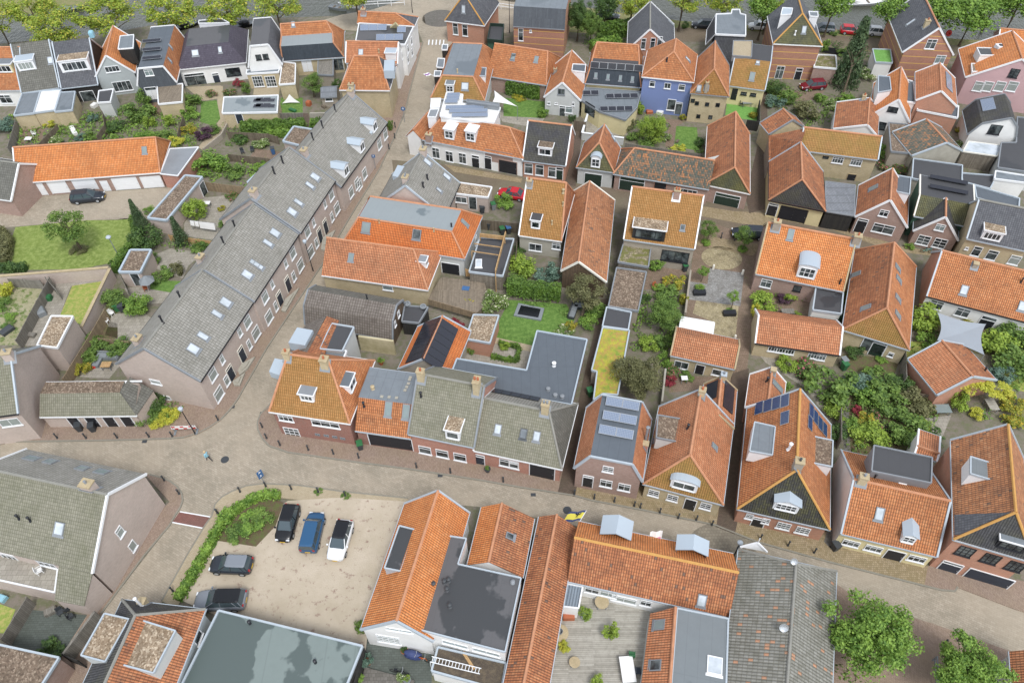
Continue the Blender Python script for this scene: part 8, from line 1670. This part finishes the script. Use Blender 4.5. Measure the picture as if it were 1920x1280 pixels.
# planters in the gravel yard
for l,p in (('black box planter with shrub on the gravel',(12,1320,870)),('black box planter with the young tree',(12,1532,1015))):
    q=G(p,0); b=MB(); b.box((q.x,q.y,.25),(1.5,.7,.5)); o=b.build('planter_box','black_paint'); tag(o,l,'planter')
for l,p in (('white stone bollard at the upper left gravel corner',(12,1418,695)),('white stone bollard at the upper right gravel corner',(12,1625,730)),('white stone bollard at the lower right gravel corner',(12,1570,1190))):
    q=G(p,0); b=MB(); b.lathe([(.16,0),(.15,.6),(.11,.75),(.02,.78)],q,10); tag(b.build('stone_bollard','offwhite'),l,'bollard')
# pergola
root_p=G((11,1580,470),0); root=empty('pergola',root_p,0,'unfinished pale timber pergola frame over the dark flat roof','pergola')
for a,c,w_,h_ in (((11,1580,455),(11,1752,475),.1,.6),((11,1762,440),(11,1690,712),.12,.6),((11,1540,515),(11,1735,542),.08,.12),((11,1522,568),(11,1712,596),.08,.12)):
    b=MB(); b.bar(G(a,3.4)-root_p,G(c,3.4)-root_p,w_,h_); b.build('beam','wood_new',root)
for p in ((11,1580,455),(11,1756,475),(11,1690,712),(11,1522,568)):v=G(p,3.4)-root_p; b=MB(); b.box((v.x,v.y,1.6),(.12,.12,3.2)); b.build('post','wood_new',root)
q=G((11,1480,830),.92); b=MB(); b.box((0,0,.02),(.9,.7,.05)); o=tag(b.build('doormat','p_blue'),'small blue mat on the raised brown deck','mat'); o.location=q; o.rotation_euler=(0,0,-.2)
# tyres on the small dark roof
for l,p in (('left rubber tyre on the small dark roof',(11,1068,942)),('right rubber tyre on the small dark roof',(11,1180,962))):q=G(p,2.35); b=MB(); b.lathe([(.38,0),(.42,.1),(.38,.2),(.22,.2),(.22,.05)],q,16); tag(b.build('tyre','p_grey'),l,'tyre')
# heat pump boxes and junk
q=G((3,1278,700),4.2); root=empty('heat_pump',(q.x,q.y,3.4),.1,'white boxed air conditioner on the panel covered flat roof','air conditioner'); b=MB(); b.box((0,0,.5),(1.2,1.0,.9)); b.build('casing','white',root); b=MB(); b.lathe([(.34,.0),(.34,.03),(.1,.04)],(0,0,.96),16); b.build('fan','p_dgrey',root)
q=G((3,1705,352),6.7); root=empty('heat_pump',(q.x,q.y,6.6),.1,'white boxed air conditioner on the pink house dormer','air conditioner'); b=MB(); b.box((0,0,.45),(1.3,1.1,.8)); b.build('casing','white',root); b=MB(); b.lathe([(.36,.0),(.36,.03),(.1,.04)],(0,0,.86),16); b.build('fan','p_dgrey',root)
for l,p,e,c,z in (('green tarpaulin heap beside the plank fence',(10,345,910),(.9,.7,.7),'p_green',0),('stack of grey slabs leaning on the plank fence',(10,300,1010),(1.2,.9,.8),'p_grey',0),('dark tub with papers in the weedy garden',(10,55,1135),(1.5,.9,.5),'p_dgrey',0),('wooden bench in the weedy garden',(10,215,1165),(.6,1.4,.45),'wood_grey',0),('red toy box beside the garden fence',(20,660,185),(.5,.4,.3),'p_red',0),('dark shed box with white roof in the courtyard',(13,520,1060),(2.0,1.5,1.8),'clad_green',0),('covered grill beside the garden barn',(23,1150,325),(1.1,.8,1.0),'c_black',0),('blue water container above the slate roof',(0,655,262),(.7,.7,1.0),'p_sky',7.2),('blue plastic sheet in the rubble yard',(23,795,220),(.7,.6,.15),'p_sky',0),('small playhouse in the play garden',(1,375,745),(.7,.7,.8),'p_terra',0),('green plastic slide in the play garden',(1,260,785),(1.3,.5,.4),'p_green',0),('white covered model plane in the far left garden',(0,522,930),(.7,2.6,.5),'cloth_white',0),('white padded cushion box by the blue house',(2,1042,805),(.9,.8,.6),'cloth_white',0),('brown canvas cover by the blue house wall',(2,965,790),(1.3,1.0,.5),'p_terra',0),('white table box beside the dark door',(0,670,755),(1.0,.7,.6),'cloth_white',0),('small wooden seat on the blue house lawn',(2,1165,1003),(.7,.4,.3),'wood_fence',0),('grey cushions on the raised grey shed path',(1,480,760),(.8,.5,.4),'wood_fence',0),('blue bundle on the lower left lawn',(30,25,690),(.7,.6,.5),'p_sky',0),('wooden chest in the lower left yard',(30,365,780),(1.0,.6,.5),'wood_grey',0),('green water butt beside the rubble yard fence',(23,980,130),(.7,.7,1.0),'p_green',0)):
    q=G(p,z); nm={'tarpaulin':'tarpaulin','slabs':'slab_stack','tub':'tub','bench':'bench','toy':'toy_box','shed':'garden_box','grill':'covered_grill','container':'water_container','sheet':'plastic_sheet','playhouse':'playhouse','slide':'toy_slide','plane':'covered_model','cushion':'cushion_box','canvas':'canvas_cover','table':'box','seat':'stool','cushions':'box','bundle':'bundle','chest':'chest','butt':'water_butt'}
    n=next((nm[k] for k in nm if k in l),'box'); b=MB(); w_,d_,h_=e; lo=[(-w_/2,-d_/2,0),(w_/2,-d_/2,0),(w_/2,d_/2,0),(-w_/2,d_/2,0)]; md=[(x*1.02,y*1.02,h_*.8) for x,y,_ in lo]; hi=[(x*.82,y*.8,h_) for x,y,_ in lo]
    b.add(lo+md+hi,[(0,1,5,4),(1,2,6,5),(2,3,7,6),(3,0,4,7),(4,5,9,8),(5,6,10,9),(6,7,11,10),(7,4,8,11),(8,9,10,11)]); o=b.build(n,c); o.location=q; o.rotation_euler=(0,0,len(l)*.7 % 3); tag(o,l,n.replace('_',' '))
# boats
def boat(label,p,rz,L,wd,c,inside='p_grey',cover=False,z=.02):
    q=G(p,z); root=empty('boat',q,rz,label,'boat'); b=MB(); N=9; out=[]
    for i in range(N):
        t=i/(N-1); x=(t-.5)*L; y=wd/2*(1-max(0,(t-.45)/.55) ** 2.2)*(.8+.2*min(1,t*4)); out.append((x,max(y,.03)))
    top=[(x,-y) for x,y in out]+[(x,y) for x,y in out[::-1]]; n=len(top)
    b.v=[Vector((x*.93,y*.8,0)) for x,y in top]+[Vector((x,y,.55+.012*x*abs(x)/L*4)) for x,y in top]+[Vector((x*.96,y*.86,.55)) for x,y in top]+[Vector((x*.9,y*.75,.28)) for x,y in top]
    for r in range(3):
        for k in range(n):b.f.append([r*n+k,r*n+(k+1) % n,(r+1)*n+(k+1) % n,(r+1)*n+k]); b.m.append(0 if r<2 else 1)
    b.f.append([3*n+k for k in range(n)]); b.m.append(1); b.build('hull',[c,inside],root); b=MB()
    for x in (-.22,.08):b.box((x*L,0,.42),(.3,wd*.8,.05))
    b.build('thwart','wood_fence',root)
    if cover:b=MB(); b.lathe([(.5,.5),(.48,.9),(.3,1.1),(.05,1.15)],(-.1*L,0,0),12); b.v=[Vector((v.x*2+.1*L,v.y*wd*.85,v.z)) for v in b.v]; b.build('cabin_cover','cloth_white' if c == 'c_white' else 'c_black',root)
boat('dark open boat moored under the leftmost canal trees',(0,480,78),.1,6,2.0,'c_dark'); boat('grey open boat near the top edge left of the bridge',(0,830,40),-.6,5.5,1.9,'p_grey'); boat('black covered boat behind the mauve house',(0,1325,190),.5,5,2.2,'c_black',cover=True); boat('black covered boat behind the white slate house',(0,1745,180),.4,5,2.2,'c_black',cover=True); boat('white dinghy moored left of the bridge',(1,660,45),-.5,4.5,1.6,'c_white'); boat('long white motor cruiser on the canal at the top right',(3,740,20),.03,11,3.6,'c_white','cloth_white',True); boat('small dark dinghy beside the white dinghy',(1,580,68),-.4,3.8,1.4,'p_grey')
q=G((3,1350,235),1.5); b=MB(); b.lathe([(.5,0),(.55,.12),(.45,.2),(.2,.2),(.2,.02)],(0,0,0),14); o=tag(b.build('lifebuoy','p_red'),'red lifebuoy drum on the quay right of the slate gable','lifebuoy'); o.location=q; o.rotation_euler=(R_(70),0,0)
